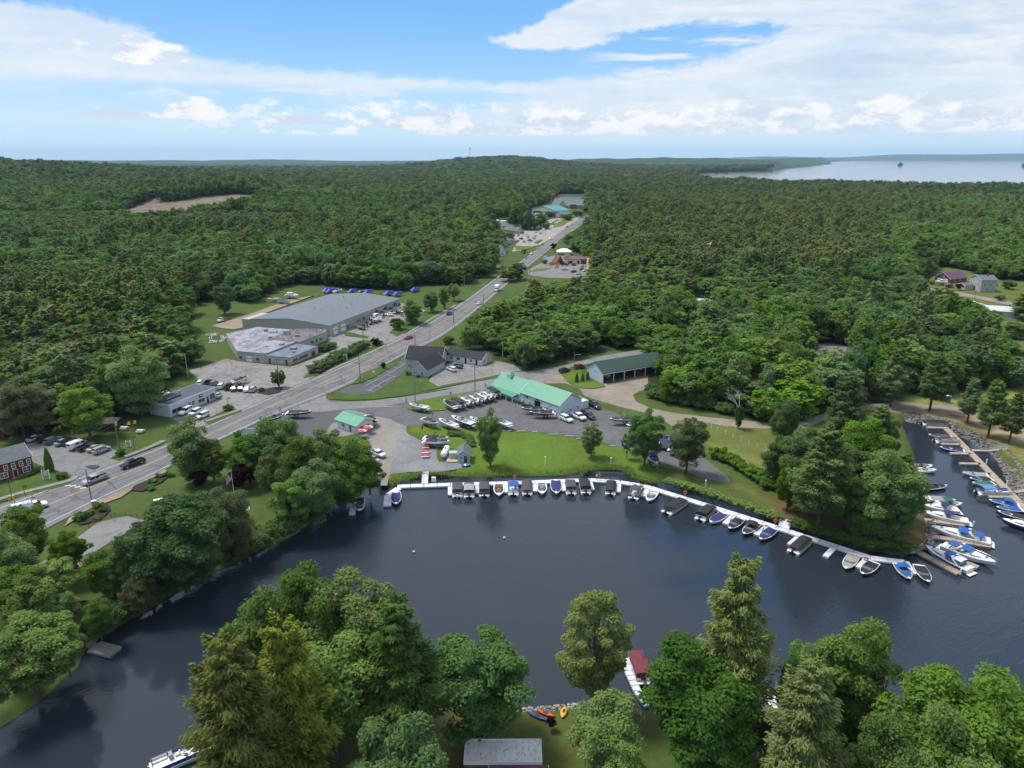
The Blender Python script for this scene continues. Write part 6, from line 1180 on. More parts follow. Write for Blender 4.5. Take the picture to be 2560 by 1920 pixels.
B(mk_cruiser(8., 1.3, NAVYC, hardarch=False, bowrail=False, side=HN), 'E', 2320, 1250, 2120, 1205, 'white-decked boat with navy sides cut by the right edge', group=gT, hz=.8)
B(mk_pontoon(top=REDC, style='enclosure', L=7.4), 'L3', 1050, 960, 985, 760, 'near pontoon boat with faded red canopy beside the white dock')
B(mk_pontoon(top=BLUEC, style='none', L=7.6, seats=SEATW, rail=paint('hull_blue', (.015, .06, .28))), 'L1', 1600, 1500, 1270, 1640, 'open pontoon boat with blue rail at the bottom left under the pines')
B(mk_pontoon(top=WHITE, style='bimini', L=7.), 'Z', 1960, 1780, 1925, 1755, 'white-topped boat glimpsed behind the near tall pine')
gD = 'display boats beside the marina building'
for x, y, o, l in [(690, 680, mk_pontoon(top=BLACKC, style='cover'), 'black-covered pontoon boat on display next to the tan boat'), (760, 660, mk_pontoon(style='none', seats=SEATT), 'pontoon boat with tan seats in the display row by the street'), (835, 645, mk_pontoon(style='none', seats=SEATG), 'grey-seated pontoon boat right of the tan-seated one'), (900, 625, mk_pontoon(style='none', seats=SEATW), 'white-seated pontoon boat in the middle of the display row by the street'), (950, 610, mk_pontoon(style='none', seats=SEATG), 'pontoon boat with grey seats next to the black-covered one by the porch'), (1000, 585, mk_pontoon(top=BLACKC, style='cover'), 'black-covered pontoon boat nearest the marina porch')]:
 B(o, 'C', x, y, x - 105, y - 62, l, True, gD)
B(mk_runabout(CREAM, BLACKC, BLACKC, arch='dark', L=7.2), 'C', 620, 690, 515, 630, 'cream-hulled wake boat with tower at the near end of the display row', True, gD)
B(mk_runabout(CREAM, None, L=6.8), 'C', 365, 690, 230, 665, 'open cream and white boat on a trailer by the small grass island', True)
gR = 'white boats in a row above the bright lawn'
for x, y, u, v, o, l in [(335, 785, 465, 835, mk_runabout(HW, BLACKC, BLACKC, arch='alu', L=7.), 'white wake boat with black covers, first of the row above the bright lawn'), (625, 850, 475, 795, mk_runabout(HW, None, L=7.2), 'open white boat, second of the row above the bright lawn'), (770, 835, 590, 775, mk_runabout(HN, None, arch='alu', L=7.6), 'navy-sided open wake boat, third of the row'), (900, 830, 740, 780, mk_runabout(HW, None, L=7.), 'open white boat just left of the lawn tree'), (1085, 840, 940, 785, mk_runabout(HW, None, arch='alu', L=7.4, seats=SEATG), 'white open boat just right of the lawn tree')]:
 B(o, 'C', x, y, u, v, l, True, gR, Ls=7.2)
B(mk_runabout(HB, BLACKC, BLACKC, arch='dark', L=6.8), 'C', 1360, 700, 1210, 700, 'black-covered boat behind the maroon one by the service doors', True); B(mk_runabout(HM, BLACKC, BLACKC, arch='dark', L=7.2), 'C', 1455, 735, 1270, 735, 'maroon-hulled boat under a black cover by the service doors', True)
B(mk_runabout(HT_, BLACKC, BLACKC, arch='alu', L=7.2), 'C', 2150, 790, 1960, 795, 'teal-trimmed wake boat on a white trailer at the gravel end of the yard', True); B(mk_runabout(HB, None, L=5., w=.9), 'C', 2210, 855, 2125, 850, 'small dark boat on the ground at the gravel edge', True)
B(mk_runabout(HW, BLACKC, BLACKC, arch='dark', L=6.6), 'C', 345, 950, 560, 960, 'rear one of two black-covered boats beside the propane tank', True); B(mk_runabout(HW, BLACKC, BLACKC, L=7.), 'C', 345, 980, 570, 990, 'front one of two black-covered boats beside the propane tank', True)
B(mk_runabout(HW, BLACKC, BLACKC, arch='dark', L=6.8), 'D', 700, 890, 850, 890, 'black-covered wake boat behind the blue pontoon boat on the gravel', True); B(mk_pontoon(top=NAVYC, style='cover'), 'D', 735, 930, 900, 950, 'navy-covered pontoon boat on the gravel between two trees', True); B(mk_runabout(HW, NAVYC, NAVYC, L=6.8, bim=NAVYC), 'D', 650, 1020, 700, 1110, 'navy-covered boat at the lawn edge under the full green tree', True); B(mk_runabout(HW, None, L=6), 'D', 860, 985, 960, 1000, 'white boat behind the round-crowned tree on the gravel', True)
B(mk_runabout(HB, BLACKC, BLACKC, arch='alu', L=7.2), 'B', 770, 1220, 945, 1215, 'black-covered wake boat on display beside the main road', True); B(mk_runabout(HB, BLACKC, BLACKC, arch='dark', L=6.6), 'B', 575, 1280, 700, 1245, 'dark boat left of the roadside wake boat', True); B(mk_runabout(HN, BLACKC, BLACKC, arch='dark', L=6.4), 'B', 1430, 1245, 1530, 1300, 'boat parked behind the small green-roofed office', True)
B(mk_runabout(HW, BLACKC, BLACKC, L=6.6), 'B', 300, 945, 400, 915, 'black-covered white boat on the cracked car park behind the white shop', True)
gQ = 'black-covered boats in the warehouse yard'
for x, y, l in [(1435, 480, 'nearest black-covered boat in the warehouse yard'), (1460, 455, 'second black-covered boat in the warehouse yard'), (1500, 435, 'third black-covered boat in the warehouse yard')]: B(mk_pontoon(top=BLACKC, style='cover', L=6.8), 'B', x, y, x - 95, y - 30, l, True, gQ)
B(mk_runabout(HN, None, L=6.6), 'B', 1530, 420, 1470, 395, 'navy and white boat right of the black-covered ones in the warehouse yard', True, gQ); B(mk_cruiser(7.6, 1.3, WHITE, hardarch=False), 'B', 1565, 410, 1480, 375, 'white cabin boat at the end of the warehouse yard row', True, gQ)
gB = 'blue shrink-wrapped boats at the forest edge behind the warehouse'
WRAP = mat('wrap_blue', (.008, .035, .40), .45, 0, .15, 1.)
def mk_wrapped():
 o = thing('wrapped_boat', 'boat', 'boat'); S_ = hull(o, 6.8, 1.2, .5, .2, HW, DECKW); cover(o, S_, .0, .97, WRAP, 1.05, 'wrap', drop=.5, ridge=.35, inset=-.05); return o
for i, (x, y, l) in enumerate([(617, 1262, 'leftmost blue-wrapped boat behind the warehouse'), (648, 1268, 'second blue-wrapped boat, touching the leftmost'), (838, 1268, 'blue-wrapped boat by itself in the middle behind the warehouse'), (975, 1275, 'blue-wrapped boat right behind the warehouse ridge'), (1152, 1285, 'blue-wrapped boat left of the pair nearest the warehouse corner'), (1230, 1292, 'right one of the pair nearest the warehouse corner'), (1380, 1255, 'rightmost blue-wrapped boat, standing apart')]): B(mk_wrapped(), 'F2', x - 32, y + 6, x + 34, y - 8, l, True, gB)
B(mk_runabout(HW, None, L=6.6, bim=BLUEC), 'F2', 680, 1275, 735, 1262, 'boat with blue canopy between the blue-wrapped ones', True, gB); B(mk_runabout(HN, NAVYC, NAVYC, L=6), 'F2', 915, 1272, 960, 1268, 'dark boat between the blue-wrapped ones', True, gB)
B(mk_cruiser(9.4, 1.45, DECKW, hardarch=True), 'F2', 250, 1305, 385, 1325, 'large white cruiser stored on the grass left of the warehouse', True); B(mk_runabout(HW, None, L=6.6), 'F2', 195, 1335, 120, 1342, 'white boat behind the stored pontoon boat left of the warehouse', True); B(mk_pontoon(style='bimini', top=NAVYC), 'F2', 190, 1355, 285, 1360, 'stored pontoon boat with dark canopy left of the warehouse', True)
B(mk_cruiser(8, 1.3, DECKW, hardarch=False, bowrail=False), 'F4', 1545, 1195, 1430, 1200, 'white boat parked in front of the maroon-roofed garage', True)
for k, l in enumerate(['left', 'middle', 'right']):
 o = mk_runabout([HW, HN, HM][k], BLACKC if k else None, BLACKC if k else None, L=6.4); trailer(o); q = Vector((31.1, 231.5)) + Vector((.876, .481)) * (3.6 + 6.8 * k) + Vector((-.481, .876)) * 4.6; o.location = (q.x, q.y, GZ + 1.12); o.rotation_euler = (0, 0, math.atan2(.481, .876) - 1.35); o['label'] = l + ' of three boats kept inside the open boat shed'; o['group'] = 'boats inside the open shed'
DOCKW = mat('dock_white', (.60, .61, .63), .7, 0, .10, .9); FLOAT = mat('float_grey', (.10, .10, .11), .8)
def walkway(root, pts, w, m, name='walkway', z0=.02, z1=.5, seam=3.0):
 for a, c in zip(pts[:-1], pts[1:]):
  a, c = V2(a), V2(c); d_ = c - a; L_ = d_.length; d_.normalize(); n_ = Vector((-d_.y, d_.x)) * w / 2; k = max(1, round(L_ / seam)); b = MB(); r0 = root.location
  for i in range(k):
   p = a + d_ * (L_ * i / k + .06); q = a + d_ * (L_ * (i + 1) / k - .06); b.prism([(v.x - r0.x, v.y - r0.y) for v in (p - n_, q - n_, q + n_, p + n_)], z0 + .13, z1)
  e = MB(); p, q = a, c; e.prism([(v.x - r0.x, v.y - r0.y) for v in (p - n_ * .9, q - n_ * .9, q + n_ * .9, p + n_ * .9)], -.25, z0 + .125); o = b.build(name, m, root); e.build('float', FLOAT, o)
h_ = .5
D1 = [G('O', 55, 790, h_), G('O', 75, 600, h_), G('O', 255, 480, h_), G('O', 255, 455, h_)]
o = thing('floating_dock', 'long white floating dock curving along the marina shore', 'dock', (*G('O', 700, 430, h_), 0))
main = [G('O', 225, 452, h_), G('O', 1150, 420, h_), G('O', 2140, 395, h_), G('C', 1300, 1330, h_), G('C', 1780, 1310, h_), G('C', 2040, 1330, h_), G('C', 2212, 1358, h_), G('Q', 480, 215, h_), G('Q', 1020, 385, h_), G('Q', 1680, 590, h_), G('Q', 2212, 760, h_), G('E', 300, 1310, h_), G('E', 600, 1405, h_), G('E', 880, 1500, h_), G('E', 1190, 1540, h_)]
walkway(o, main, 1.75, DOCKW); walkway(o, D1[:3] , 1.75, DOCKW)
dm = o
for (f, x, y, u, v) in [('O', 1145, 455, 1145, 600), ('O', 1605, 440, 1605, 570), ('O', 2100, 420, 2100, 555), ('C', 1295, 1340, 1305, 1410), ('C', 1540, 1335, 1555, 1405), ('C', 1780, 1325, 1800, 1395), ('C', 2030, 1345, 2025, 1415), ('Q', 430, 230, 370, 330), ('Q', 1620, 600, 1500, 710), ('Q', 2100, 740, 1930, 860), ('E', 260, 1320, 185, 1385), ('E', 570, 1410, 495, 1490), ('E', 860, 1500, 780, 1585), ('E', 1190, 1530, 1260, 1640)]: walkway(dm, [G(f, x, y, h_), G(f, u, v, h_)], 1.1, DOCKW, 'finger_pier')
o = thing('short_dock', 'short white dock below the roadside clump at the left of the boat ramp', 'dock', (*G('Z', 888, 1260, h_), 0)); walkway(o, [G('Z', 892, 1222, h_), G('Z', 880, 1285, h_)], 1.3, DOCKW)
def gangway(f, a, c, w, label, m=DOCKW, za=1.5, zc=.5):
 A = V2(G(f, *a, za)); C_ = V2(G(f, *c, zc)); d_ = C_ - A; L_ = d_.length; o = thing('gangway', label, 'gangway', (A.x, A.y, 0), math.atan2(d_.y, d_.x)); b = MB(); b.loft([[(x, -w / 2, z - .1), (x, w / 2, z - .1), (x, w / 2, z), (x, -w / 2, z)] for x, z in ((0, za), (L_, zc + .12))]); b.build('ramp', m, o)
 for s in (-1, 1):
  r = MB(); r.path([(0, s * w / 2, za + 1), (L_, s * w / 2, zc + 1.1)], .035, 4); r.path([(0, s * w / 2, za + .5), (L_, s * w / 2, zc + .6)], .025, 4)
  for k in range(5): t = k / 4; r.tube((L_ * t, s * w / 2, za + (zc - za) * t), (L_ * t, s * w / 2, za + (zc - za) * t + 1.02), .03, n=4)
  r.build('railing', ALU, o)
gangway('O', (725, 200), (705, 415), 1.5, 'white gangway with railings from the waterside yard to the long white dock'); gangway('E', (165, 1170), (135, 1245), 2.2, 'broad metal gangway with railings by the wooded point'); gangway('E', (2070, 555), (1930, 575), 1.2, 'tan gangway with railings from the rocky shore to the inner tan dock', WOODD); gangway('E', (2300, 900), (2130, 935), 1.2, 'second tan gangway at the right edge of the cove', WOODD)
o = thing('tan_dock', 'long tan floating dock running down the cove', 'dock', (*G('E', 1800, 620, h_), 0)); walkway(o, [G('E', 1545, 385, h_), G('E', 1800, 640, h_), G('E', 2212, 1060, h_), G('E', 2500, 1360, h_)], 1.7, WOODD); walkway(o, [G('E', 1375, 372, h_), G('E', 1560, 378, h_)], 1.2, WOODD, 'finger_pier')
for x, y, u in [(1670, 520, 1500), (1755, 600, 1575), (1840, 688, 1655), (1925, 775, 1800), (2095, 975, 1905), (1935, 575, 1745), (2230, 1195, 2100)]: walkway(o, [G('E', x, y, h_), G('E', u, y - (5 if u < x else -8), h_)], 1.1, WOODD, 'finger_pier')
gS = 'single tan docks at the tip of the wooded point'
for (f, a, c, w, l) in [('R', (360, 430), (1120, 525), 1.6, 'single tan dock below the navy-canopied cruiser'), ('R', (350, 705), (1590, 915), 1.6, 'single tan dock below the longest cruiser'), ('R', (260, 875), (1370, 1310), 1.5, 'single tan dock between the two lowest cruisers'), ('R', (80, 925), (1020, 1420), 1.6, 'lowest single tan dock, nearest the camera'), ('E', (1330, 970), (1420, 990), 1.6, 'stub of tan dock showing at the tree edge of the point')]:
 o = thing('tan_dock', l, 'dock', (*G(f, *a, h_), 0), group=gS); walkway(o, [G(f, *a, h_), G(f, *c, h_)], w, WOODD)
o = thing('grey_dock', 'small weathered grey plank dock on the left bank of the channel', 'dock', (*G('L1', 740, 680, h_), 0)); walkway(o, [G('L1', 560, 585, h_), G('L1', 745, 680, h_)], 1.3, WOODG, seam=.4); walkway(o, [G('L1', 745, 685, h_), G('L1', 920, 730, h_)], 2.6, WOODG, 'platform', seam=.4)
o = thing('white_dock', 'narrow white dock on the near bank beside the red-topped boat', 'dock', (*G('L3', 960, 950, h_), 0)); walkway(o, [G('L3', 1085, 1160, h_), G('L3', 1000, 1040, h_), G('L3', 925, 880, h_), G('L3', 925, 780, h_)], 1.1, DOCKW, seam=1.2)
def post(f, x, y0, y1, label, r=.07, m=WHITE, nm='white_post', cat='post', group=None, zb=None, cap=False):
 zb_ = GZ if zb is None else zb; gx, gy = G(f, x, y1, zb_); h = max(.6, HT(f, y0, gy) - zb_); o = thing(nm, label, cat, (gx, gy, zb_), group=group); b = MB(); b.tube((0, 0, 0), (0, 0, h), r, n=6)
 if cap: b.box(-r * 1.6, r * 1.6, -r * 1.6, r * 1.6, h, h + .12)
 b.build('shaft', m, o); return o, h
gP = 'white posts in a line across the dry grass'
for i, (x, y) in enumerate([(1168, 755), (1224, 782), (1290, 815), (1353, 842), (1425, 870), (1490, 898), (1565, 930), (1638, 965)]): post('D', x, y, y + 42, ['first', 'second', 'third', 'fourth', 'fifth', 'sixth', 'seventh', 'eighth'][i] + ' white post of the slanting line, counted from the gravel drive', group=gP)
for f, x, a, c, l in [('C', 1393, 1115, 1185, 'white lamp bollard on the bright lawn left of the slender tree'), ('C', 1961, 1125, 1185, 'white lamp bollard on the bright lawn right of the slender tree'), ('D', 1116, 1250, 1328, 'white lamp bollard on the bank behind the open white boat'), ('D', 1200, 1035, 1065, 'white post at the end of the chain fence'), ('E', 1588, 365, 395, 'white post at the top of the tan dock')]: post(f, x, a, c, l, .1, cap=True)
gDP = 'white power pedestals on the tan docks'
for f, x, a, c, l in [('E', 1885, 650, 690, 'white pedestal beside the empty tan finger pier'), ('E', 2060, 835, 875, 'white pedestal lower down the long tan dock'), ('R', 1600, 835, 935, 'white pedestal at the end of the dock below the longest cruiser'), ('R', 1275, 465, 545, 'white pedestal behind the longest cruiser'), ('R', 1035, 1350, 1450, 'white pedestal at the end of the lowest tan dock')]: post(f, x, a, c, l, .16, m=DECKW, nm='power_pedestal', cat='pedestal', group=gDP, zb=.5)
def ringbuoy(f, x, y, label):
 gx, gy = G(f, x, y + 30, .5); o = thing('life_ring', label, 'life ring', (gx, gy, .5), group='life rings along the white dock'); b = MB(); b.tube((0, 0, 0), (0, 0, 1.5), .035, n=5); b.build('stand', ALU, o); b = MB(); n = 12
 for i in range(n): a0, a1 = 2 * math.pi * i / n, 2 * math.pi * (i + 1) / n; b.tube((math.cos(a0) * .34, -.08, 1.35 + math.sin(a0) * .34), (math.cos(a1) * .34, -.08, 1.35 + math.sin(a1) * .34), .10, n=6)
 b.build('ring', mat('ring_orange', (.72, .12, .06), .5), o)
for f, x, y, l in [('C', 1130, 1297, 'orange life ring behind the blue-canopied pontoon boat'), ('C', 1860, 1280, 'orange life ring at the small inlet'), ('D', 940, 1365, 'orange life ring behind the largest black-covered pontoon boat'), ('D', 1716, 1612, 'orange life ring behind the last navy-covered runabout'), ('L4', 775, 10, 'orange life ring behind the tan-covered runabout')]: ringbuoy(f, x, y, l)
for i, (x, y, l) in enumerate([(518, 1590, 'white mooring buoy floating left of the middle of the pond'), (2078, 1348, 'white mooring buoy floating in the middle of the pond')]):
 gx, gy = G('O', x, y, .1); o = thing('mooring_buoy', l, 'buoy', (gx, gy, .1)); b = MB(); b.ball((0, 0, .1), .25, .25, .22, 10, 6); b.build('float', WHITE, o); b = MB(); b.tube((0, 0, .3), (0, 0, .42), .04); b.build('ring_bolt', STEEL, o)
def person(x, y, z, rz):
 o = thing('person', 'person in a white top and dark shorts standing on the white dock beside a ring', 'person', (x, y, z), rz)
 J = [(0, 0, .93), (0, 0, 1.2), (0, 0, 1.42), (0, 0, 1.52), (0, .02, 1.62), (0, .01, 1.74), (.1, 0, .88), (.12, .04, .48), (.12, 0, .08), (.12, .16, .03), (-.1, 0, .88), (-.12, -.02, .48), (-.13, -.06, .08), (-.13, .1, .03), (.19, 0, 1.40), (.26, .04, 1.14), (.25, .2, .95), (.25, .26, .90), (-.19, 0, 1.40), (-.27, 0, 1.13), (-.28, .1, .88), (-.28, .13, .80)]
 Rr = [.15, .14, .15, .06, .085, .07, .095, .06, .04, .035, .095, .06, .04, .035, .06, .045, .03, .035, .06, .045, .03, .035]
 Ed = [(0, 1), (1, 2), (2, 3), (3, 4), (4, 5), (0, 6), (6, 7), (7, 8), (8, 9), (0, 10), (10, 11), (11, 12), (12, 13), (2, 14), (14, 15), (15, 16), (16, 17), (2, 18), (18, 19), (19, 20), (20, 21)]
 me = bpy.data.meshes.new('body'); me.from_pydata(J, Ed, []); b = bpy.data.objects.new('body', me); COL.objects.link(b); b.parent = o; sk = b.modifiers.new('skin', 'SKIN'); b.modifiers.new('smooth', 'SUBSURF').render_levels = 1
 for v, r in zip(me.skin_vertices[0].data, Rr): v.radius = (r, r)
 me.skin_vertices[0].data[0].use_root = True; me.materials.append(mat('skin', (.45, .27, .19), .6))
 m = MB(); m.loft([[(math.cos(t) * a, math.sin(t) * c, z_) for t in [math.pi * k / 4 for k in range(8)]] for a, c, z_ in ((.19, .14, .88), (.18, .14, 1.1), (.22, .15, 1.38), (.10, .09, 1.5))]); m.build('shirt', WHITE, o)
 m = MB(); m.loft([[(math.cos(t) * a, math.sin(t) * c, z_) for t in [math.pi * k / 4 for k in range(8)]] for a, c, z_ in ((.24, .14, .55), (.21, .15, .9))]); m.build('shorts', STEEL, o); m = MB(); m.ball((0, -.02, 1.68), .1, .11, .11, 8, 5); m.build('hair', WOODB, o)
person(*G('Z', 1492, 1200, .5), .5, 2.8)
gx, gy = G('C', 515, 1135); o = thing('propane_tank', 'white horizontal propane tank beside the small shed', 'tank', (gx, gy, GZ), R(83)); b = MB(); b.loft([[(x, math.cos(t) * r, 1.25 + math.sin(t) * r) for t in [2 * math.pi * k / 12 for k in range(12)]] for x, r in ((-.4, .2), (-.2, .65), (.2, .8), (4.6, .8), (5.0, .65), (5.2, .2))]); b.build('tank', WHITE, o); b = MB(); b.box(.5, .8, -.6, .6, 0, .6); b.box(3.9, 4.2, -.6, .6, 0, .6); b.build('cradle', CONC, o); b = MB(); b.tube((2.4, 0, 2.0), (2.4, 0, 2.3), .2, n=8); b.build('valve_cover', STEEL, o)
def picnic(f, x, y, rz, label, top=REDP, bench=WHITE, group=None):
 gx, gy = G(f, x, y); o = thing('picnic_table', label, 'picnic table', (gx, gy, GZ + .2), rz, group); b = MB(); b.box(-.95, .95, -.38, .38, .72, .77); b.build('table_top', top, o)
 for s in (-1, 1): b = MB(); b.box(-.95, .95, s * .75 - .13, s * .75 + .13, .43, .47); b.build('bench', bench, o)
 b = MB()
 for x_ in (-.7, .7): b.path([(x_, -.8, .0), (x_, -.25, .72)], .04, 4); b.path([(x_, .8, 0), (x_, .25, .72)], .04, 4); b.box(x_ - .03, x_ + .03, -.8, .8, .38, .43)
 b.build('leg', STEEL, o)
for i, (x, y) in enumerate([(362, 1045), (360, 1085), (357, 1120)]): picnic('C', x, y, 0, ['farthest', 'middle', 'nearest'][i] + ' red and white picnic table on the grey gravel', group='red and white picnic tables')
picnic('A', 1370, 1445, .5, 'white picnic table on the lawn left of the flagpole', WHITE); picnic('A', 1075, 812, 0, 'small white table on the town lawn nearer the shelter', WHITE); picnic('A', 1215, 838, 0, 'small white table on the town lawn near the lamp post', WHITE); picnic('A', 800, 778, .1, 'dark picnic table beside the picnic shelter', WOODG, WOODG); picnic('A', 690, 830, .1, 'picnic table under the free-standing tree', WOODB, WOODB)
for x, y, l in [(640, 372, 'left wooden bench table on the left bank above the channel'), (700, 372, 'right wooden bench table on the left bank above the channel')]: picnic('L1', x, y, .2, l, WOODB, WOODB)
for x, y, l in [(1408, 1428, 'left red and white parasol beside the small green-roofed office'), (1462, 1395, 'right red and white parasol beside the small green-roofed office')]:
 gx, gy = G('B', x, y); o = thing('parasol', l, 'parasol', (gx, gy, GZ + .1)); b = MB(); b.tube((0, 0, 0), (0, 0, 2.3), .03); b.build('pole', ALU, o)
 for k in range(8): a0, a1 = k * math.pi / 4, (k + 1) * math.pi / 4; b = MB(); b.raw([(0, 0, 2.4), (math.cos(a0) * 1.3, math.sin(a0) * 1.3, 1.95), (math.cos(a1) * 1.3, math.sin(a1) * 1.3, 1.95), (0, 0, 2.36), (math.cos(a0) * 1.3, math.sin(a0) * 1.3, 1.9), (math.cos(a1) * 1.3, math.sin(a1) * 1.3, 1.9)], [(0, 1, 2), (5, 4, 3), (1, 4, 5, 2)]); b.build('panel', WHITE if k % 4 == 3 else mat('parasol_red', (.6, .03, .05), .6), o)
b = MB(); gx, gy = G('C', 708, 1195); o = thing('dinghy', 'small round blue dinghy on the ground below the small shed', 'dinghy', (gx, gy, GZ + .1), .2); b.loft([[(x, -w_, .4), (x, -w_ * .6, .05), (x, w_ * .6, .05), (x, w_, .4)] for x, w_ in ((-1.1, .45), (-.7, .62), (.3, .66), (.9, .4), (1.15, .1))], closed=False, cap=False); b.raw([(-1.1, -.45, .4), (-1.1, -.27, .05), (-1.1, .27, .05), (-1.1, .45, .4)], [(0, 1, 2, 3)]); b.build('hull', mat('dinghy_blue', (.12, .32, .46), .5), o); b = MB(); b.box(-.4, 0, -.55, .55, .28, .33); b.build('seat', WHITE, o)
gx, gy = G('C', 430, 1325, .5); o = thing('dock_box', 'white fuel pump cabinet standing on the white dock by the gangway', 'cabinet', (gx, gy, .5)); b = MB(); b.box(-.55, .55, -.4, .4, 0, 1.1, (.05, .12)); b.build('cabinet', WHITE, o); b = MB(); b.box(-.3, .3, -.43, -.4, .5, .9); b.build('pump_face', ALU, o)
for i, (x, y, rz) in enumerate([(1085, 893, .2), (1185, 897, 0.), (1300, 905, .1), (1468, 925, -.05), (1600, 940, -.15), (1697, 962, 0), (1845, 995, -.2), (1975, 1025, -.4)]):
 gx, gy = G('C', x, y); o = thing('parking_kerb', ['first', 'second', 'third', 'fourth', 'fifth', 'sixth', 'seventh', 'eighth'][i] + ' pale kerb stone from the left along the top of the bright lawn', 'kerb stone', (gx, gy, GZ + .06), rz, 'kerb stones along the lawn edge'); b = MB(); wd = [.6, 1.3, .7, 1.4, 1.3, 1.1, .8, .7][i]; b.box(-wd, wd, -.14, .14, 0, .28, (.05, .04)); b.build('stone', mat('kerb_pale', (.5, .48, .44), .9), o)
def kayak(f, a, c, m, label, w=.36):
 A, C_ = V2(G(f, *a)), V2(G(f, *c)); d_ = C_ - A; L_ = d_.length; mid = (A + C_) / 2; o = thing('kayak', label, 'kayak', (mid.x, mid.y, GZ + .08), math.atan2(d_.y, d_.x)); b = MB(); R_ = []
 for i in range(11): t = i / 10; x = -L_ / 2 + L_ * t; k = max(.04, math.sin(math.pi * t) ** .7); R_.append([(x, -w * k, .16), (x, -w * .5 * k, .02), (x, w * .5 * k, .02), (x, w * k, .16), (x, w * .5 * k, .26 + .05 * abs(2 * t - 1)), (x, -w * .5 * k, .26 + .05 * abs(2 * t - 1))])
 b.loft(R_); b.build('hull', m, o, smooth=True); b = MB(); n = 12; vs_ = [(math.cos(2 * math.pi * i / n) * .42 - .1, math.sin(2 * math.pi * i / n) * .2, .30) for i in range(n)]; b.raw(vs_ + [(x, y, .275) for x, y, z in vs_], [tuple(range(n)), tuple(range(2 * n - 1, n - 1, -1))] + [(i, n + i, n + (i + 1) % n, (i + 1) % n) for i in range(n)]); b.build('cockpit', STEEL, o)
kayak('L3', (120, 1222), (295, 1295), PURP, 'violet kayak lying on the pale stones of the near bank'); kayak('L3', (200, 1210), (345, 1260), ORG, 'orange kayak lying behind the violet one'); kayak('L3', (425, 1178), (400, 1270), YEL, 'short yellow kayak at the right of the near bank stones', .5)
kayak('L1', (395, 85), (470, 55), mat('boat_pale_blue', (.45, .6, .7), .5), 'pale blue rowing boat upturned under the trees of the left bank', .55)
def adirondack(f, x, y, rz, label, group):
 gx, gy = G(f, x, y); o = thing('garden_chair', label, 'chair', (gx, gy, GZ), rz, group, 1.15); m = mat('paint_yellow', (.70, .50, .16), .6); b = MB(); b.box(-.3, .3, -.3, .3, .34, .38); b.build('seat', m, o); b = MB(); b.raw([(-.3, .3, .3), (.3, .3, .3), (.3, .55, 1.0), (-.3, .55, 1.0), (-.3, .34, .3), (.3, .34, .3), (.3, .59, 1.0), (-.3, .59, 1.0)], [(0, 1, 2, 3), (7, 6, 5, 4), (0, 3, 7, 4), (1, 5, 6, 2), (3, 2, 6, 7), (0, 4, 5, 1)]); b.build('backrest', m, o)
 for s in (-1, 1): b = MB(); b.box(s * .36 - .05, s * .36 + .05, -.35, .35, .55, .59); b.build('armrest', m, o); b = MB(); b.box(s * .33 - .03, s * .33 + .03, -.33, -.27, 0, .55); b.build('leg', m, o)
gA = 'pale yellow chairs on the town lawn'
for x, y, l in [(470, 825, 'yellow chair, left one of the pair near the willows'), (515, 812, 'yellow chair, right one of the pair near the willows'), (1115, 775, 'yellow chair, left one of the pair behind the tall pole'), (1165, 768, 'yellow chair, right one of the pair behind the tall pole')]: adirondack('A', x, y, .3 if x % 2 else -.3, l, gA)
o, h = post('A', 2030, 1165, 1425, 'white flagpole with the stars and stripes on the roadside lawn', .06, nm='flagpole', cat='flagpole'); b = MB(); fw, fh = 2.2, 1.7; nx, nz_ = 8, 13
b.T = Matrix.Translation((0, 0, h - .3)) @ Matrix.Rotation(R(180), 4, 'Z')
for i in range(nx):
 for j in range(nz_):
  x0, x1 = fw * i / nx * .62, fw * (i + 1) / nx * .62; sag = lambda x: -x * 1.15; yy = lambda x: .12 * math.sin(x * 5)
  canton = i < 3 and j < 7; b.use(mat('flag_blue', (.03, .04, .16), .8) if canton else (mat('flag_red', (.42, .03, .05), .8) if j % 2 == 0 else mat('flag_white', (.7, .7, .7), .8)))
  z0_, z1_ = -fh * j / nz_, -fh * (j + 1) / nz_; b.raw([(x0, yy(x0), z0_ + sag(x0)), (x1, yy(x1), z0_ + sag(x1)), (x1, yy(x1), z1_ + sag(x1)), (x0, yy(x0), z1_ + sag(x0)), (x0, yy(x0) + .01, z0_ + sag(x0)), (x1, yy(x1) + .01, z0_ + sag(x1)), (x1, yy(x1) + .01, z1_ + sag(x1)), (x0, yy(x0) + .01, z1_ + sag(x0))], [(0, 1, 2, 3), (7, 6, 5, 4)])
b.build('flag', None, o)
gF = 'feather banners round the marina'
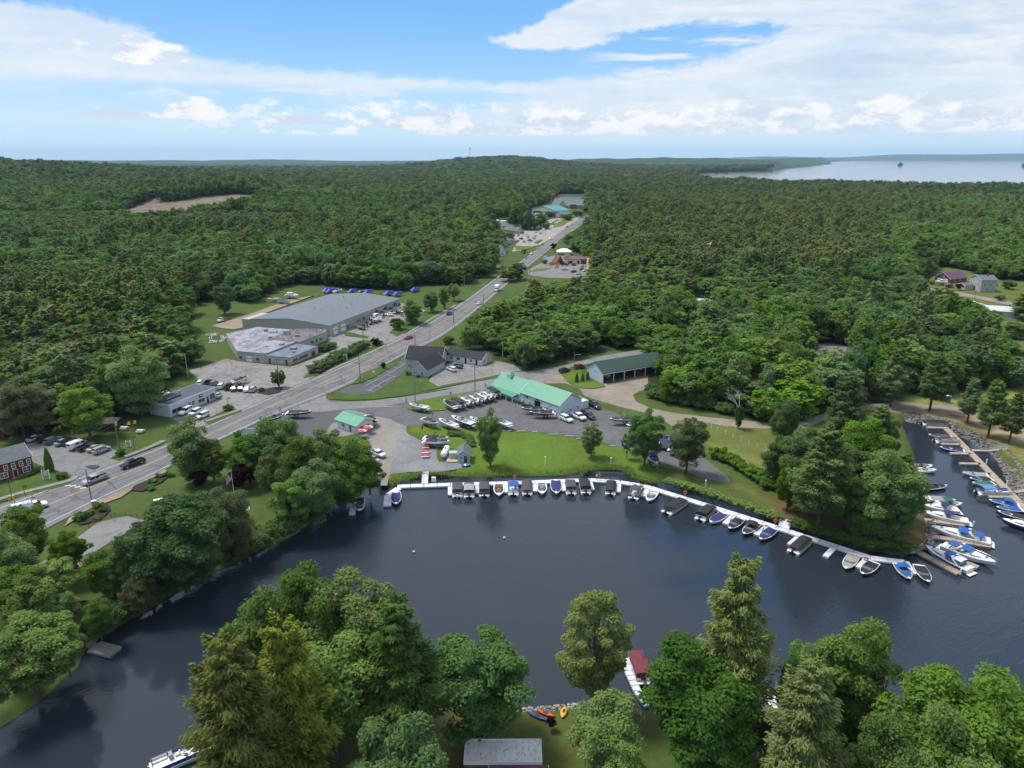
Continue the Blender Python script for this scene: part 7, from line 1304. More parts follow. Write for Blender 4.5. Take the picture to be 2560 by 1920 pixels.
for f, x, a, c, col_, l in [('B', 690, 1160, 1225, (.30, .38, .55), 'pale blue feather banner beside the roadside wake boat'), ('B', 520, 1245, 1310, (.25, .33, .55), 'blue and white feather banner left of the dark roadside boat'), ('B', 1780, 1085, 1150, (.40, .45, .60), 'pale feather banner at the corner of the small grass island'), ('B', 1915, 1320, 1375, (.62, .06, .03), 'red feather banner on the bright lawn corner'), ('C', 475, 612, 680, (.45, .5, .52), 'white feather banner on the small grass island'), ('C', 570, 545, 590, (.2, .33, .6), 'blue feather banner behind the display row'), ('C', 415, 725, 770, (.2, .33, .6), 'blue feather banner behind the first white boat of the lawn row'), ('C', 872, 475, 530, (.3, .4, .6), 'blue feather banner left of the marina porch')]:
 o, h = post(f, x, a, c, l, .03, ALU, 'feather_banner', 'banner', gF); b = MB(); m = mat('banner_%d' % len(bpy.data.materials), col_, .8); n = 6; P = [(0, h * .98), (.45, h * .9), (.55, h * .7), (.5, h * .35), (0, h * .3)]; b.raw([(x_, -.01, z_) for x_, z_ in P] + [(x_, .01, z_) for x_, z_ in P], [(0, 1, 2, 3, 4)[::-1], (5, 6, 7, 8, 9)] + [(i, (i + 1) % 5, 5 + (i + 1) % 5, 5 + i) for i in range(5)]); b.build('banner_cloth', m, o)
def fence(f, pts, label, h=1.7, m=ALU, step=3., rails=(1., .5), nm='chain_fence', r=.035, mesh=True):
 c = curve_pts(GP(f, pts), 5); o = thing(nm, label, 'fence', (c[0][0], c[0][1], GZ)); P = [Vector((p[0] - c[0][0], p[1] - c[0][1], 0)) for p in c]; tot = sum((q - p).length for p, q in zip(P, P[1:])); n = max(2, int(tot / step)); k = 0; acc = 0; tgt = 0
 for p, q in zip(P, P[1:]):
  L_ = (q - p).length
  while tgt <= acc + L_ and tgt <= tot: w = p.lerp(q, (tgt - acc) / L_); b = MB(); b.tube((w.x, w.y, 0), (w.x, w.y, h), r, n=5); b.build('post', m, o); tgt += step
  acc += L_
 b = MB()
 for zz in rails: b.path([(p.x, p.y, h * zz - .05) for p in P], r * .7, 4)
 b.build('rail', m, o)
fence('C', [(1180, 400), (1330, 480), (1500, 505), (1620, 560), (1740, 600), (1850, 650), (2212, 800)], 'chain fence from the marina building down past the trailers', m=mat('fence_green', (.10, .17, .13), .6)); fence('D', [(560, 660), (760, 820), (960, 930), (1180, 1040), (1260, 1080)], 'chain fence between the gravel yard and the dry grass', m=MATS['fence_green']); fence('C', [(1560, 465), (1640, 480), (1720, 450), (1800, 440)], 'short fence in front of the open boat shed', 1.3, MATS['fence_green'])
fence('C', [(470, 505), (560, 487), (780, 448), (1010, 402), (1030, 400)], 'long pale kerb rail along the church building yard', .25, mat('kerb_pale', (.5, .48, .44)), 4., (1.,), 'kerb_rail', .12)
fence('A', [(770, 1655), (880, 1600), (1000, 1550)], 'low wooden rail sloping down from the flower bed corner', .7, WOODB, 2.5, (1., .5), 'wooden_rail', .07); fence('A', [(1000, 1548), (1150, 1560), (1280, 1562)], 'low wooden rail along the lawn above the drive', .7, WOODB, 2.5, (1., .5), 'wooden_rail', .07)
PO = {}
def upole(key, f, x, y0, y1, label, arm=True, light=False, tank=False, m=WOODP, r=.17):
 gx, gy = G(f, x, y1); h = HT(f, y0, gy) - GZ; o = thing('utility_pole', label, 'utility pole', (gx, gy, GZ), math.atan2(.93, .37) - math.pi / 2); b = MB(); b.tube((0, 0, -.3), (0, 0, h), r, r * .65, 8); b.build('pole', m, o); PO[key] = Vector((gx, gy, GZ + h - .25))
 if arm: b = MB(); b.box(-1.2, 1.2, -.06, .06, h - .55, h - .42); a_ = b.build('crossarm', WOODP, o); b = MB(); [b.tube((q, 0, h - .42), (q, 0, h - .22), .05, n=5) for q in (-1.1, -.5, .5, 1.1)]; b.build('insulator', ALU, a_)
 if tank: b = MB(); b.tube((.35, 0, h - 2.4), (.35, 0, h - 1.4), .28, n=8); b.build('transformer', ALU, o)
 if light: b = MB(); b.path([(0, 0, h - 1.2), (1.8, 0, h - .8)], .05); b.box(1.7, 2.3, -.12, .12, h - .9, h - .75); b.build('street_light', ALU, o)
 return o
upole('a', 'A', 1040, 697, 1015, 'tall utility pole with transformer at the lawn corner by the car park', tank=True); upole('s', 'A', 800, 1150, 1460, 'leaning grey utility pole in the roadside flower bed', False, m=WOODG); upole('b', 'B', 690, 745, 1015, 'utility pole beside the dark tree in the mulched bed', light=True)
upole('c', 'B', 1387, 725, 960, 'utility pole on the long grass strip beside the parking bays', False); upole('d', 'B', 1862, 530, 700, 'utility pole beside the main road by the church building', False); upole('e', 'B', 1415, 470, 635, 'utility pole at the road end of the long hedge'); upole('f', 'C', 270, 420, 650, 'utility pole on the small grass island by the street', m=WOODG, light=True); upole('g', 'C', 787, 325, 555, 'utility pole behind the display boats', m=WOODG, light=True)
upole('h', 'C', 1641, 205, 375, 'utility pole beside the black car on the side street', False, light=True); upole('i', 'C', 1025, 115, 280, 'bare utility pole behind the church building yard', False, m=mat('pole_pale', (.4, .38, .34), .9)); upole('j', 'A', 1625, 155, 355, 'bare pale pole on the grass by the forest edge', False, m=MATS['pole_pale']); upole('k', 'F2', 1803, 1132, 1245, 'utility pole at the forest edge beyond the warehouse', m=WOODG)
upole('l', 'F2', 1965, 1285, 1410, 'dark utility pole on the right of the main road by the white car', False, light=True); upole('m', 'F2', 1708, 1450, 1545, 'short dark pole on the right side of the main road', False); upole('n', 'B', 2190, 340, 430, 'utility pole right of the blue car on the main road', False); upole('o', 'N', 537, 1200, 1470, 'utility pole beside the white gabled house up the road', False); upole('p', 'N', 1265, 740, 960, 'utility pole in the middle of the pale distant lots', m=WOODG)
upole('q', 'N', 985, 930, 1150, 'leaning pole between the two roadside lots', False); upole('r', 'N', 990, 1500, 1660, 'street pole at the corner of the restaurant entrance', False); upole('t', 'N', 1575, 620, 790, 'thin pole on the far green verge', False); upole('u', 'N', 1412, 1020, 1100, 'pole above the round purple tree', False)
upole('w', 'B', 1015, 485, 600, 'dark pole by the wall of the low industrial building', False, r=.12); upole('x', 'B', 1065, 450, 600, 'pole with lamp where the two industrial buildings meet', False, light=True, r=.12); upole('y', 'F4', 1783, 1265, 1345, 'wooden pole beside the house road', False)
def wire(a, c, sag, label, off=0., dz=0., n=10, r=.022):
 A, C_ = PO[a] if isinstance(a, str) else Vector(a), PO[c] if isinstance(c, str) else Vector(c); o = thing('overhead_cable', label, 'cable', A); b = MB(); P = []
 for i in range(n + 1): t = i / n; q = A.lerp(C_, t) + Vector((off, 0, dz - 4 * sag * t * (1 - t))) - A; P.append(q)
 b.path(P, r, 3); b.build('cable', STEEL, o)
far_l = Vector((*G('A', -300, 1130, 9), 9.)); sh1 = Vector((-98.6, 203.5, 5.5)); sh2 = Vector((-94.7, 215, 5.))
wire('a', far_l, .8, 'upper cable from the tall pole to beyond the left edge', -.6); wire('a', far_l, 1.4, 'middle cable from the tall pole to beyond the left edge', .6, -.8); wire('a', far_l, 1.8, 'lowest cable from the tall pole to beyond the left edge', 0, -1.8); wire('a', sh1, .5, 'cable from the tall pole to the white shop roof'); wire('a', 'b', 1.5, 'long cable from the tall pole past the white shop', 0, -.8)
wire('b', 'e', 1., 'cable from the dark-tree pole along the long hedge'); wire('b', 'f', 1.6, 'cable crossing the main road to the small grass island'); wire('f', 'g', 1., 'cable above the display boats'); wire('g', 'h', 1.2, 'cable over the marina roof towards the side street'); wire('c', 'd', .8, 'cable on the right side of the main road'); wire('e', 'k', 2., 'cable on the left side of the main road past the warehouse'); wire('k', 'p', 4., 'cable running up the far road', 0, 0, 10, .04); wire('h', Vector((*G('C', 2250, 150, 9), 9.)), .8, 'cable along the side street into the wood')
def signal(x, y, h0, label, n=1):
 gx, gy = G('S', x, y); o = thing('traffic_signal', label, 'traffic light', (gx, gy, GZ), .5); H_ = h0; b = MB(); b.tube((0, 0, 0), (0, 0, H_), .06); b.build('pole', STEEL, o)
 for k in range(n):
  b = MB(); b.box(-.18 + k * .5, .18 + k * .5, -.18, .18, H_ - .1, H_ + .95); hd = b.build('signal_head', YEL, o)
  for j, m in enumerate((REDP, YEL, mat('lens_green', (.02, .3, .12), .4))): c = MB(); c.tube((k * .5, -.18, H_ + .72 - j * .3), (k * .5, -.22, H_ + .72 - j * .3), .1, n=8); c.build('lens', m, hd)
signal(640, 1300, .9, 'yellow traffic signal, right one of the low pair on the left verge', 1); signal(290, 1400, .9, 'yellow traffic signal, left one of the low pair on the left verge', 1); signal(195, 1370, .4, 'lowest yellow signal box at the left beside the tree', 1)
def lamp(f, x, y0, y1, label, dbl=False):
 o, h = post(f, x, y0, y1, label, .06, STEEL, 'street_lamp', 'street lamp'); b = MB(); b.path([(0, 0, h - .2), (.3, 0, h), (.55, 0, h - .1)], .035); b.build('arm', STEEL, o); b = MB(); b.loft([[(.55 + math.cos(t) * r, math.sin(t) * r, z) for t in [math.pi * 2 * k / 8 for k in range(8)]] for r, z in ((.08, h - .1), (.28, h - .4), (.22, h - .5))]); b.build('lamp_shade', STEEL, o)
lamp('A', 1975, 530, 625, 'black bell-shaped street lamp in front of the white shop car park'); lamp('A', 1165, 860, 985, 'dark green street lamp on the verge of the town lawn'); lamp('S', 240, 940, 1290, 'dark green street lamp with leafy top at the left edge'); lamp('A', 220, 1290, 1390, 'thin dark post on the left verge')
def sign(f, x0, x1, y0, y1, by, label, face=WHITE, posts=True, d=.15, nm='road_sign', stripes=None):
 gx, gy = G(f, (x0 + x1) / 2, by); z1_ = HT(f, y0, gy) - GZ; z0_ = HT(f, y1, gy) - GZ; w = (x1 - x0) / FR[f][2] / FPX * (gy * 1.0 + 25); o = thing(nm, label, 'sign', (gx, gy, GZ), .12)
 for s in (-1, 1): b = MB(); b.box(s * w / 2 - .08, s * w / 2 + .08, -d, d, 0, z1_ + .15); b.build('post', WHITE, o)
 b = MB(); b.box(-w / 2 + .09, w / 2 - .09, -d * .6, d * .6, max(.3, z0_), z1_); p = b.build('panel', face, o)
 return o, w, max(.3, z0_), z1_, d
MSG = mat('sign_ink', (.03, .05, .09), .6)
def words(root, txt, x, z, size, y, m, parent=None, rot=0.):
 cu = bpy.data.curves.new('lettering', 'FONT'); cu.body = txt; cu.size = size; cu.align_x = 'CENTER'; cu.align_y = 'CENTER'; cu.extrude = .01; t = bpy.data.objects.new('lettering', cu); COL.objects.link(t); bpy.context.view_layer.update(); me = bpy.data.meshes.new_from_object(t); bpy.data.objects.remove(t); o = bpy.data.objects.new('lettering', me); COL.objects.link(o); me.materials.clear(); me.materials.append(m); o.parent = parent or root; o.location = (x, y, z); o.rotation_euler = (R(90), 0, rot)
o, w, z0_, z1_, d = sign('B', 412, 490, 1350, 1395, 1440, 'tall white two-post sign with a green message board at the marina road entrance', mat('sign_white_blue', (.5, .58, .64), .5)); b = MB(); b.box(-w / 2 + .1, w / 2 - .1, -.16, .16, .7, z0_ - .1); b.build('message_board', mat('led_board', (.10, .20, .04), .5), o)
b = MB(); [b.box(-w / 2 + .35, w / 2 - .35 - .3 * (k % 2), -.185, -.165, .85 + k * .32, .98 + k * .32) for k in range(3)]; b.build('message_text', mat('led_yellow', (.5, .6, .05), .5), o)
o, w, z0_, z1_, d = sign('A', 380, 430, 1165, 1215, 1245, 'carved grey-green sign on the lawn in front of the red house', mat('sign_green_grey', (.16, .22, .21), .6)); b = MB(); b.box(-w * .3, w * .3, -.12, -.095, z0_ + .2, z1_ - .1); b.build('sign_picture', mat('sign_cream', (.6, .55, .45)), o)
sign('N', 1238, 1292, 1310, 1390, 1400, 'white two-panel sign beside the brown restaurant'); sign('N', 1430, 1500, 1460, 1530, 1610, 'pale tan sign at the restaurant car park entrance', mat('sign_tan', (.5, .4, .25), .6)); sign('N', 420, 490, 1470, 1510, 1540, 'white sign above the dark red shrub by the road', WHITE); sign('N', 1210, 1250, 830, 890, 930, 'round pale sign in the middle of the pale distant lots', WHITE); sign('N', 1375, 1430, 225, 265, 380, 'tall orange sign at the far end of the road', mat('sign_orange', (.6, .2, .12), .6), nm='pole_sign'); sign('N', 1090, 1115, 945, 985, 1020, 'small grey sign beside the silver pickup', ALU)
sign('B', 1495, 1510, 858, 868, 885, 'small white notice on the long grass strip'); sign('B', 1435, 1475, 620, 640, 660, 'small dark sign at the end of the long hedge', STEEL); sign('B', 1245, 1270, 712, 745, 770, 'small red and white sign in front of the long hedge', mat('sign_pinkish', (.45, .22, .2), .6)); sign('A', 1095, 1130, 910, 935, 960, 'two grey notice boards on the town lawn', ALU)
o, h = post('B', 1150, 1045, 1090, 'red stop sign at the tip of the street corner grass', .04, ALU, 'stop_sign', 'sign'); b = MB(); ms = mat('stop_red', (.5, .02, .03), .5); P = [(math.cos(R(22.5 + 45 * k)) * .42, math.sin(R(22.5 + 45 * k)) * .42) for k in range(8)]; b.raw([(x, -.05, h - .2 + z) for x, z in P] + [(x, -.02, h - .2 + z) for x, z in P], [tuple(range(8)), tuple(range(15, 7, -1))] + [(i, 8 + i, 8 + (i + 1) % 8, (i + 1) % 8) for i in range(8)]); p = b.build('sign_plate', ms, o); words(o, 'STOP', 0, h - .2, .27, -.06, WHITE, p)
gx, gy = G('S', 1875, 1480); o = thing('utility_cabinet', 'grey metal utility cabinet at the foot of the leaning pole', 'cabinet', (gx, gy, GZ), .5); b = MB(); b.box(-.45, .45, -.35, .35, 0, 1.5); b.build('body', ALU, o); b = MB(); b.box(-.5, .5, -.4, .4, 1.5, 1.58); b.build('lid', WHITE, o)
gx, gy = G('A', 2105, 1500); o = thing('stone_memorial', 'pale stone slab monument on the lawn below the flagpole', 'monument', (gx, gy, GZ), .4); b = MB(); b.box(-1.3, 1.3, -.9, .9, 0, .12); b.build('plinth', CONC, o); b = MB(); b.box(-.6, .6, -.15, .15, .12, .8); b.build('slab', ROCK, o)
gx, gy = G('F2', 1664, 175); o = thing('radio_mast', 'thin radio mast on the shoulder of the distant hill', 'mast', (-58 * 3.8 - 10, 4100, 55), 0); b = MB(); b.tube((0, 0, 0), (0, 0, 72), .9, .6, 5); b.build('mast', STEEL, o); b = MB(); b.box(-2, 2, -2, 2, 63, 70); b.build('antenna', STEEL, o)
gH = 'white scrap frames on the grass by the low industrial building'
rn = random.Random(4)
for i in range(14):
 x, y = 75 + 26 * (i % 9) + rn.uniform(-8, 8), 560 + 26 * (i // 5) + rn.uniform(-8, 8); gx, gy = G('B', x, y); o = thing('scrap_frame', 'white round-topped scrap frame in the heap left of the low industrial building', 'scrap', (gx, gy, GZ), rn.uniform(0, 6), gH); b = MB(); rr = rn.uniform(.8, 1.3); P = [(math.cos(t) * rr, 0, math.sin(t) * rr) for t in [math.pi * k / 8 for k in range(9)]]; b.path(P, .12, 5); b.path([(x_, .9, z_) for x_, _, z_ in P], .12, 5); b.build('hoop', WHITE, o); b = MB(); b.box(-rr, rr, 0, .9, 0, .25); b.build('base', CONC if i % 3 else WOODB, o)
hb_ = MB(); hb_.box(-26000, 26000, -400, 24500, -8, 290); hz_ = hb_.build('haze'); m = bpy.data.materials.new('haze_air'); m.use_nodes = True; nt = m.node_tree; nt.nodes.clear(); pv = nt.nodes.new('ShaderNodeVolumePrincipled'); oo = nt.nodes.new('ShaderNodeOutputMaterial'); pv.inputs['Color'].default_value = (.60, .80, 1, 1); pv.inputs['Density'].default_value = 3.6e-5; pv.inputs['Anisotropy'].default_value = 0.; nt.links.new(pv.outputs[0], oo.inputs['Volume']); hz_.data.materials.append(m); tag(hz_, kind='stuff')
def quads_from(cent, u, w):
 """leaf quads: centres, long half axis, wide half axis"""
 v = np.stack([cent - u, cent + w * .9 - u * .15, cent + u, cent - w * .9 - u * .15], 1).reshape(-1, 3)
 return v
def unit(a): return a / (np.linalg.norm(a, axis=-1, keepdims=True) + 1e-9)
def leaf_mesh(name, cent, nrm, ld, L, W, m):
 """diamond leaves at cent, facing nrm, running along ld"""
 n = len(cent); nrm = unit(nrm); ld = unit(ld - nrm * (ld * nrm).sum(-1, keepdims=True)); w = np.cross(nrm, ld)
 v = quads_from(cent, ld * (L / 2)[:, None], w * (W / 2)[:, None]); f = np.arange(n * 4).reshape(-1, 4)
 me = np_mesh(name, v, f); me.materials.append(m); return me
def broad_crown(name, rs, n, leaf, m, h=16., r=5., base=.22, nc=60, cr=(.22, .36), flat=1., droop=0., airy=0., fz=.72):
 """crown of leaf clumps on an uneven dome"""
 d = unit(rs.normal(size=(nc, 3)) + np.array([0, 0, .25])); H = h * (1 - base) / 2
 ph = rs.uniform(0, 6.28, 3); ang = np.arctan2(d[:, 1], d[:, 0])
 wob = 1 + .16 * np.sin(2 * ang + ph[0]) + .12 * np.sin(3 * ang + ph[1]) + .15 * rs.normal(size=nc)
 rad = np.minimum(rs.uniform(.45, .86, nc) * wob, .84 if airy else .95)
 pr = 1 - .25 * np.clip(-d[:, 2], 0, 1)
 c = np.stack([d[:, 0] * r * rad * pr, d[:, 1] * r * rad * pr, h * base + H + d[:, 2] * H * rad * flat], 1)
 s = rs.uniform(cr[0], cr[1], nc) * r
 top = h * base + H + H * .80; k = rs.integers(0, nc, n)
 e = unit(rs.normal(size=(n, 3)) + np.array([0, 0, .45]) + .55 * d[k])
 q = rs.uniform(.55, 1.08, n) ** (1. if not airy else .7)
 p = c[k] + e * (s[k] * q)[:, None] * np.array([1, 1, fz])
 p[:, 2] -= droop * rs.uniform(0, 1, n) ** 2 * s[k]
 nr = unit(e * .7 + rs.normal(size=(n, 3)) * .55 + np.array([0, 0, .55])); ld = e + rs.normal(size=(n, 3)) * .6 + np.array([0, 0, -droop])
 L = leaf * rs.uniform(.7, 1.35, n); return leaf_mesh(name, p, nr, ld, L, L * .62, m), c, s
def pine_crown(name, rs, nb, per, leaf, m, h=19., r=4.6, base=.22, dens=1., up=.10, thin=0., tip=.22):
 """tiers of boughs that carry flat feathery sprays"""
 P = []; Nn = []; Ld = []; Ls = []; br = []
 for i in range(nb):
  t = (i + .5) / nb; z = h * (base + (1 - base) * (t ** .92));
  k = 1 - (z / h - base) / (1 - base)
  L = r * (min(1, tip + k * (1.37 - tip)) ** .85) * rs.uniform(.62, 1.12) * (1 if k < .85 else .8)
  a = i * 2.399 + rs.uniform(-.4, .4); dr = np.array([math.cos(a), math.sin(a), 0]); sd = np.array([-dr[1], dr[0], 0])
  rise = up + .35 * (1 - k) ** 2 + rs.uniform(-.08, .1); br.append((z, a, L, rise))
  n = max(3, int(per * dens * (.3 + L / r)))
  s = rs.uniform(.22, 1., n) ** .75; lat = rs.uniform(-1, 1, n) * (.10 + .42 * np.sin(np.pi * np.clip(s, 0, 1) ** .8)) * .9
  tuft = rs.integers(0, 9, n); s = s * .55 + (tuft + .5) / 9 * .5; lat = lat + .06 * np.sin(tuft * 2.1)
  p = dr * (s * L)[:, None] + sd * (lat * L * .75)[:, None]
  p[:, 2] = z + s * s * L * rise - .10 * np.abs(lat) * L + rs.normal(size=n) * .05 * L * (1 + thin)
  P.append(p); Nn.append(np.array([0, 0, 1.]) + dr * .25 + rs.normal(size=(n, 3)) * .38)
  Ld.append(dr + sd * (lat * 1.4)[:, None] + np.array([0, 0, .35]) + rs.normal(size=(n, 3)) * .35); Ls.append(leaf * rs.uniform(.7, 1.4, n))
 P = np.concatenate(P); L = np.concatenate(Ls)
 return leaf_mesh(name, P, np.concatenate(Nn), np.concatenate(Ld), L, L * .36, m), br
def trunk_mb(h, r, rs, limbs=(), bend=.02):
 b = MB(); pts = [Vector((0, 0, -.3))];
 for k in range(1, 6): pts.append(Vector((rs.uniform(-1, 1) * bend * h * k / 5, rs.uniform(-1, 1) * bend * h * k / 5, h * k / 5)))
 for i in range(5): b.tube(pts[i], pts[i + 1], r * (1 - .165 * i), r * (1 - .165 * (i + 1)), 7, i in (0, 4))
 for z0, end, rr in limbs:
  k = min(4, int(z0 / h * 5)); t = z0 / h * 5 - k; p = pts[k].lerp(pts[k + 1], t); e = Vector(end); mid = p.lerp(e, .55) + Vector((0, 0, .12 * (e - p).length))
  b.tube(p, mid, rr, rr * .65, 5, False); b.tube(mid, e, rr * .65, rr * .25, 5, False)
 return b
class TreeKind:
 """a unit tree: crown mesh and trunk mesh shared by all its copies; ref height and radius for scaling"""
 def __init__(s, name, crown, trunk, h, r): s.name = name; s.crown = crown; s.trunk = trunk; s.h = h; s.r = r
def make_broad(seed, leafk, n, leaf, h=16., r=5., bark=None, **kw):
 rs = np.random.default_rng(seed); me, c, s = broad_crown('crown', rs, n, leaf, LEAF[leafk], h, r, **kw)
 o = np.argsort(rs.random(len(c)))[:14]; base = kw.get('base', .22)
 limbs = [(h * (base + .12 + .3 * rs.random()), tuple(c[i]), h * .011) for i in o]
 tb = trunk_mb(h * .72, h * .021, rs, limbs); t = tb.build('trunk', bark or BARK); tm = t.data; bpy.data.objects.remove(t)
 return TreeKind('broadleaf_tree', me, tm, h, r)
def make_pine(seed, leafk, nb, per, leaf, h=19., r=4.6, bark=None, **kw):
 rs = np.random.default_rng(seed); me, br = pine_crown('crown', rs, nb, per, leaf, LEAF[leafk], h, r, **kw)
 limbs = [(min(z, h * .93), (math.cos(a) * L * .8, math.sin(a) * L * .8, z + .64 * L * rise), h * .0035) for z, a, L, rise in br[::2]]
 b = trunk_mb(h * .96, h * .017, rs, [], .006)
 for z0, e, rr in limbs: b.tube((0, 0, z0), e, rr, rr * .3, 4, False)
 for k in range(int(nb * .16)):                     # dead snags under the crown
  z = h * (kw.get('base', .22) * rs.uniform(.45, 1)); a = rs.uniform(0, 6.28); L = rs.uniform(.15, .4) * r; b.tube((0, 0, z), (math.cos(a) * L, math.sin(a) * L, z + .1 * L), h * .002, h * .0008, 3, False)
 t = b.build('trunk', bark or BARK); tm = t.data; bpy.data.objects.remove(t)
 return TreeKind('pine_tree', me, tm, h, r)
TK = {}
for i in range(3): TK['b%d' % i] = make_broad(10 + i, 'broad', 27000, .40, nc=85 + 10 * i, base=.10)
for i in range(2): TK['d%d' % i] = make_broad(20 + i, 'dark', 29000, .40, nc=95, cr=(.2, .32), base=.08)
for i in range(3): TK['y%d' % i] = make_broad(30 + i, 'bright', 28000, .38, nc=95, cr=(.17, .29), droop=-.2, base=.08)
for i in range(2): TK['a%d' % i] = make_broad(40 + i, 'airy', 24000, .30, nc=120, cr=(.14, .25), airy=1, droop=.35, r=4., base=.05, bark=BARKG)
TK['w0'] = make_broad(47, 'grey', 21000, .36, nc=85, cr=(.2, .32), droop=.5, base=.08)
for i in range(2): TK['p%d' % i] = make_pine(50 + i, 'pine', 85, 330, .46, thin=.5)
for i in range(2): TK['o%d' % i] = make_pine(60 + i, 'pineolive', 88, 350, .46, r=5.2, base=.12, thin=.6)
TK['s0'] = make_pine(70, 'spruce', 110, 150, .5, h=17, r=3.4, base=.04, up=-.12)
TK['u0'] = make_broad(71, 'purple', 7000, .42, h=8, r=3.2, base=.1, nc=45)
TK['k0'] = make_broad(72, 'airy', 5200, .30, h=9, r=2.6, base=.18, nc=70, cr=(.14, .24), bark=BARKG, airy=1)
TK['h0'] = make_broad(74, 'broad', 6000, .30, h=2.2, r=1.4, base=.0, nc=26)     # shrub
TK['h1'] = make_broad(75, 'dark', 6000, .28, h=2.2, r=1.4, base=.0, nc=26)
TK['h2'] = make_broad(76, 'bright', 6000, .28, h=2.2, r=1.4, base=.0, nc=26)
FB = [make_broad(100 + i, k, 4200, .86, h=17, nc=46 + 5 * i, cr=(.22, .38), base=.03, fz=1.05) for i, k in enumerate(['broad', 'broad', 'dark', 'broad', 'bright', 'broad', 'dark'])]
FP = [make_pine(120 + i, k, 42, 80, 1.15, r=4.6, base=.12, thin=1., tip=.5) for i, k in enumerate(['pine', 'pine', 'pineyellow', 'pine'])]
def arborvitae_kind():
 rs = np.random.default_rng(5); n = 6500; z = rs.uniform(0, 1, n); a = rs.uniform(0, 6.28, n); rr = .95 * (1 - z ** 2.2) ** .8 * (.75 + .25 * np.minimum(1, z * 8)) * rs.uniform(.8, 1.05, n)
 p = np.stack([rr * np.cos(a), rr * np.sin(a), z * 6.], 1); nr = np.stack([np.cos(a), np.sin(a), .3 + 0 * a], 1) + rs.normal(size=(n, 3)) * .4; ld = np.tile([0, 0, 1.], (n, 1)) + rs.normal(size=(n, 3)) * .3
 me = leaf_mesh('crown', p, nr, ld, rs.uniform(.2, .38, n), rs.uniform(.1, .18, n), LEAF['dark']); t = trunk_mb(4., .1, rs).build('trunk', BARK); tm = t.data; bpy.data.objects.remove(t)
 return TreeKind('arborvitae', me, tm, 6., 1.)
TK['c0'] = arborvitae_kind()
def plant(kind, x, y, h, r, label, cat='tree', name=None, group=None, z=None, parts=True, lean=0.):
 K = TK[kind] if isinstance(kind, str) else kind
 if z is None: z = GZ
 nm = name or K.name
 o = thing(nm, label, cat, (x, y, z), random.uniform(0, 6.28), group, (r / K.r, r / K.r, h / K.h))
 if lean: o.rotation_euler[0] = random.uniform(-lean, lean); o.rotation_euler[1] = random.uniform(-lean, lean)
 for nn, me in (('trunk', K.trunk), ('crown', K.crown)):
  c = bpy.data.objects.new(nn if 'crown' in nn or K.h > 3 else 'stem', me); COL.objects.link(c); c.parent = o
  if nn == 'crown' and name and ('shrub' in name or 'hedge' in name): c.name = 'foliage'
 return o
PLACED = []
def tree(kind, f, tx, ty, by, wpx, label, name=None, cat='tree', group=None):
 """tree whose top shows at (tx,ty) and whose foot stands at row by (frame f), crown wpx photo pixels wide"""
 yw = G(f, 0, by)[1]; z = HT(f, ty, yw); x = XT(f, tx, yw, z)
 c = yw * math.cos(PIT) - (z * .6 - CAMH) * math.sin(PIT); r = wpx / 2 / FPX * c
 PLACED.append((x, yw, r)); return plant(kind, x, yw, z - GZ, r, label, cat, name, group)
T = tree
T('y0', 'Z', 735, 1430, 1800, 260, 'tall bright green maple, highest of the left clump on the near bank')
T('y1', 'Z', 855, 1440, 1790, 270, 'broad bright green tree at the right side of the near left clump')
T('b0', 'Z', 640, 1490, 1850, 240, 'mid green tree at the left shoulder of the near bank clump')
T('o0', 'Z', 560, 1600, 2150, 330, 'big dense olive pine at the lower left, its boughs over the moored boat')
T('o1', 'Z', 700, 1560, 2040, 260, 'olive pine in the middle of the near left clump, below the bright maples')
T('b1', 'Z', 810, 1590, 1900, 290, 'leafy green tree inside the near left clump beside the olive pines')
T('p0', 'Z', 990, 1508, 1890, 230, 'thin pine with yellowing lower boughs and bare grey snags near the shore')
T('d0', 'Z', 1195, 1580, 1860, 270, 'round dark green maple on the near lawn left of the kayaks')
T('d1', 'Z', 985, 1812, 2130, 250, 'small dark green maple at the bottom edge left of the flat shed roof')
T('a1', 'Z', 1492, 1462, 1768, 205, 'tall airy pale green birch leaning over the water beside the white dock')
T('b2', 'Z', 1530, 1740, 1975, 190, 'leafy green tree over the inland end of the near white dock')
T('d1', 'Z', 1765, 1622, 1935, 290, 'large dark green maple right of the red-topped boat on the near bank')
T('o1', 'Z', 1862, 1412, 1860, 250, 'tallest pine of the near bank, standing free above the water on the right')
T('o0', 'Z', 2040, 1660, 2060, 260, 'drooping brown-olive pine in front of the small white cottage')
T('b0', 'Z', 2165, 1560, 1900, 230, 'open-crowned green tree with visible dark limbs on the right near bank')
T('b1', 'Z', 2030, 1600, 1880, 140, 'slim green tree between the tall pine and the open-crowned tree')
T('b1', 'Z', 2440, 1690, 2050, 330, 'wide bright maple filling the lower right corner')
T('b2', 'Z', 2550, 1722, 2000, 230, 'maple cut by the right edge at the bottom')
T('b0', 'Z', 2380, 1780, 2130, 240, 'lower bright green maple in front of the wide corner maple')
T('y2', 'Z', 2240, 1810, 2110, 190, 'small bright tree between the brown-olive pine and the corner maple')
T('b2', 'Z', 1560, 1850, 2060, 150, 'low leafy tree at the bottom edge beside the near dock path')
T('u0', 'Z', 1378, 1790, 1825, 24, 'small purple-leaved tree on the lawn behind the kayaks')
T('y1', 'Z', 50, 1556, 1745, 240, 'bright drooping willow at the left edge overhanging the channel below the small grey dock')
T('y2', 'Z', 150, 1575, 1690, 60, 'arching bright shrub-like willow limb beside the small grey dock')
T('b0', 'Z', -10, 1330, 1520, 150, 'leafy tree at the left edge below the white utility truck')
T('y0', 'Z', 40, 1265, 1440, 130, 'light green tree hiding the back of the white utility truck')
T('k0', 'Z', 120, 1395, 1530, 130, 'sparse pale tree beside the bright painted rowing boat on the left bank')
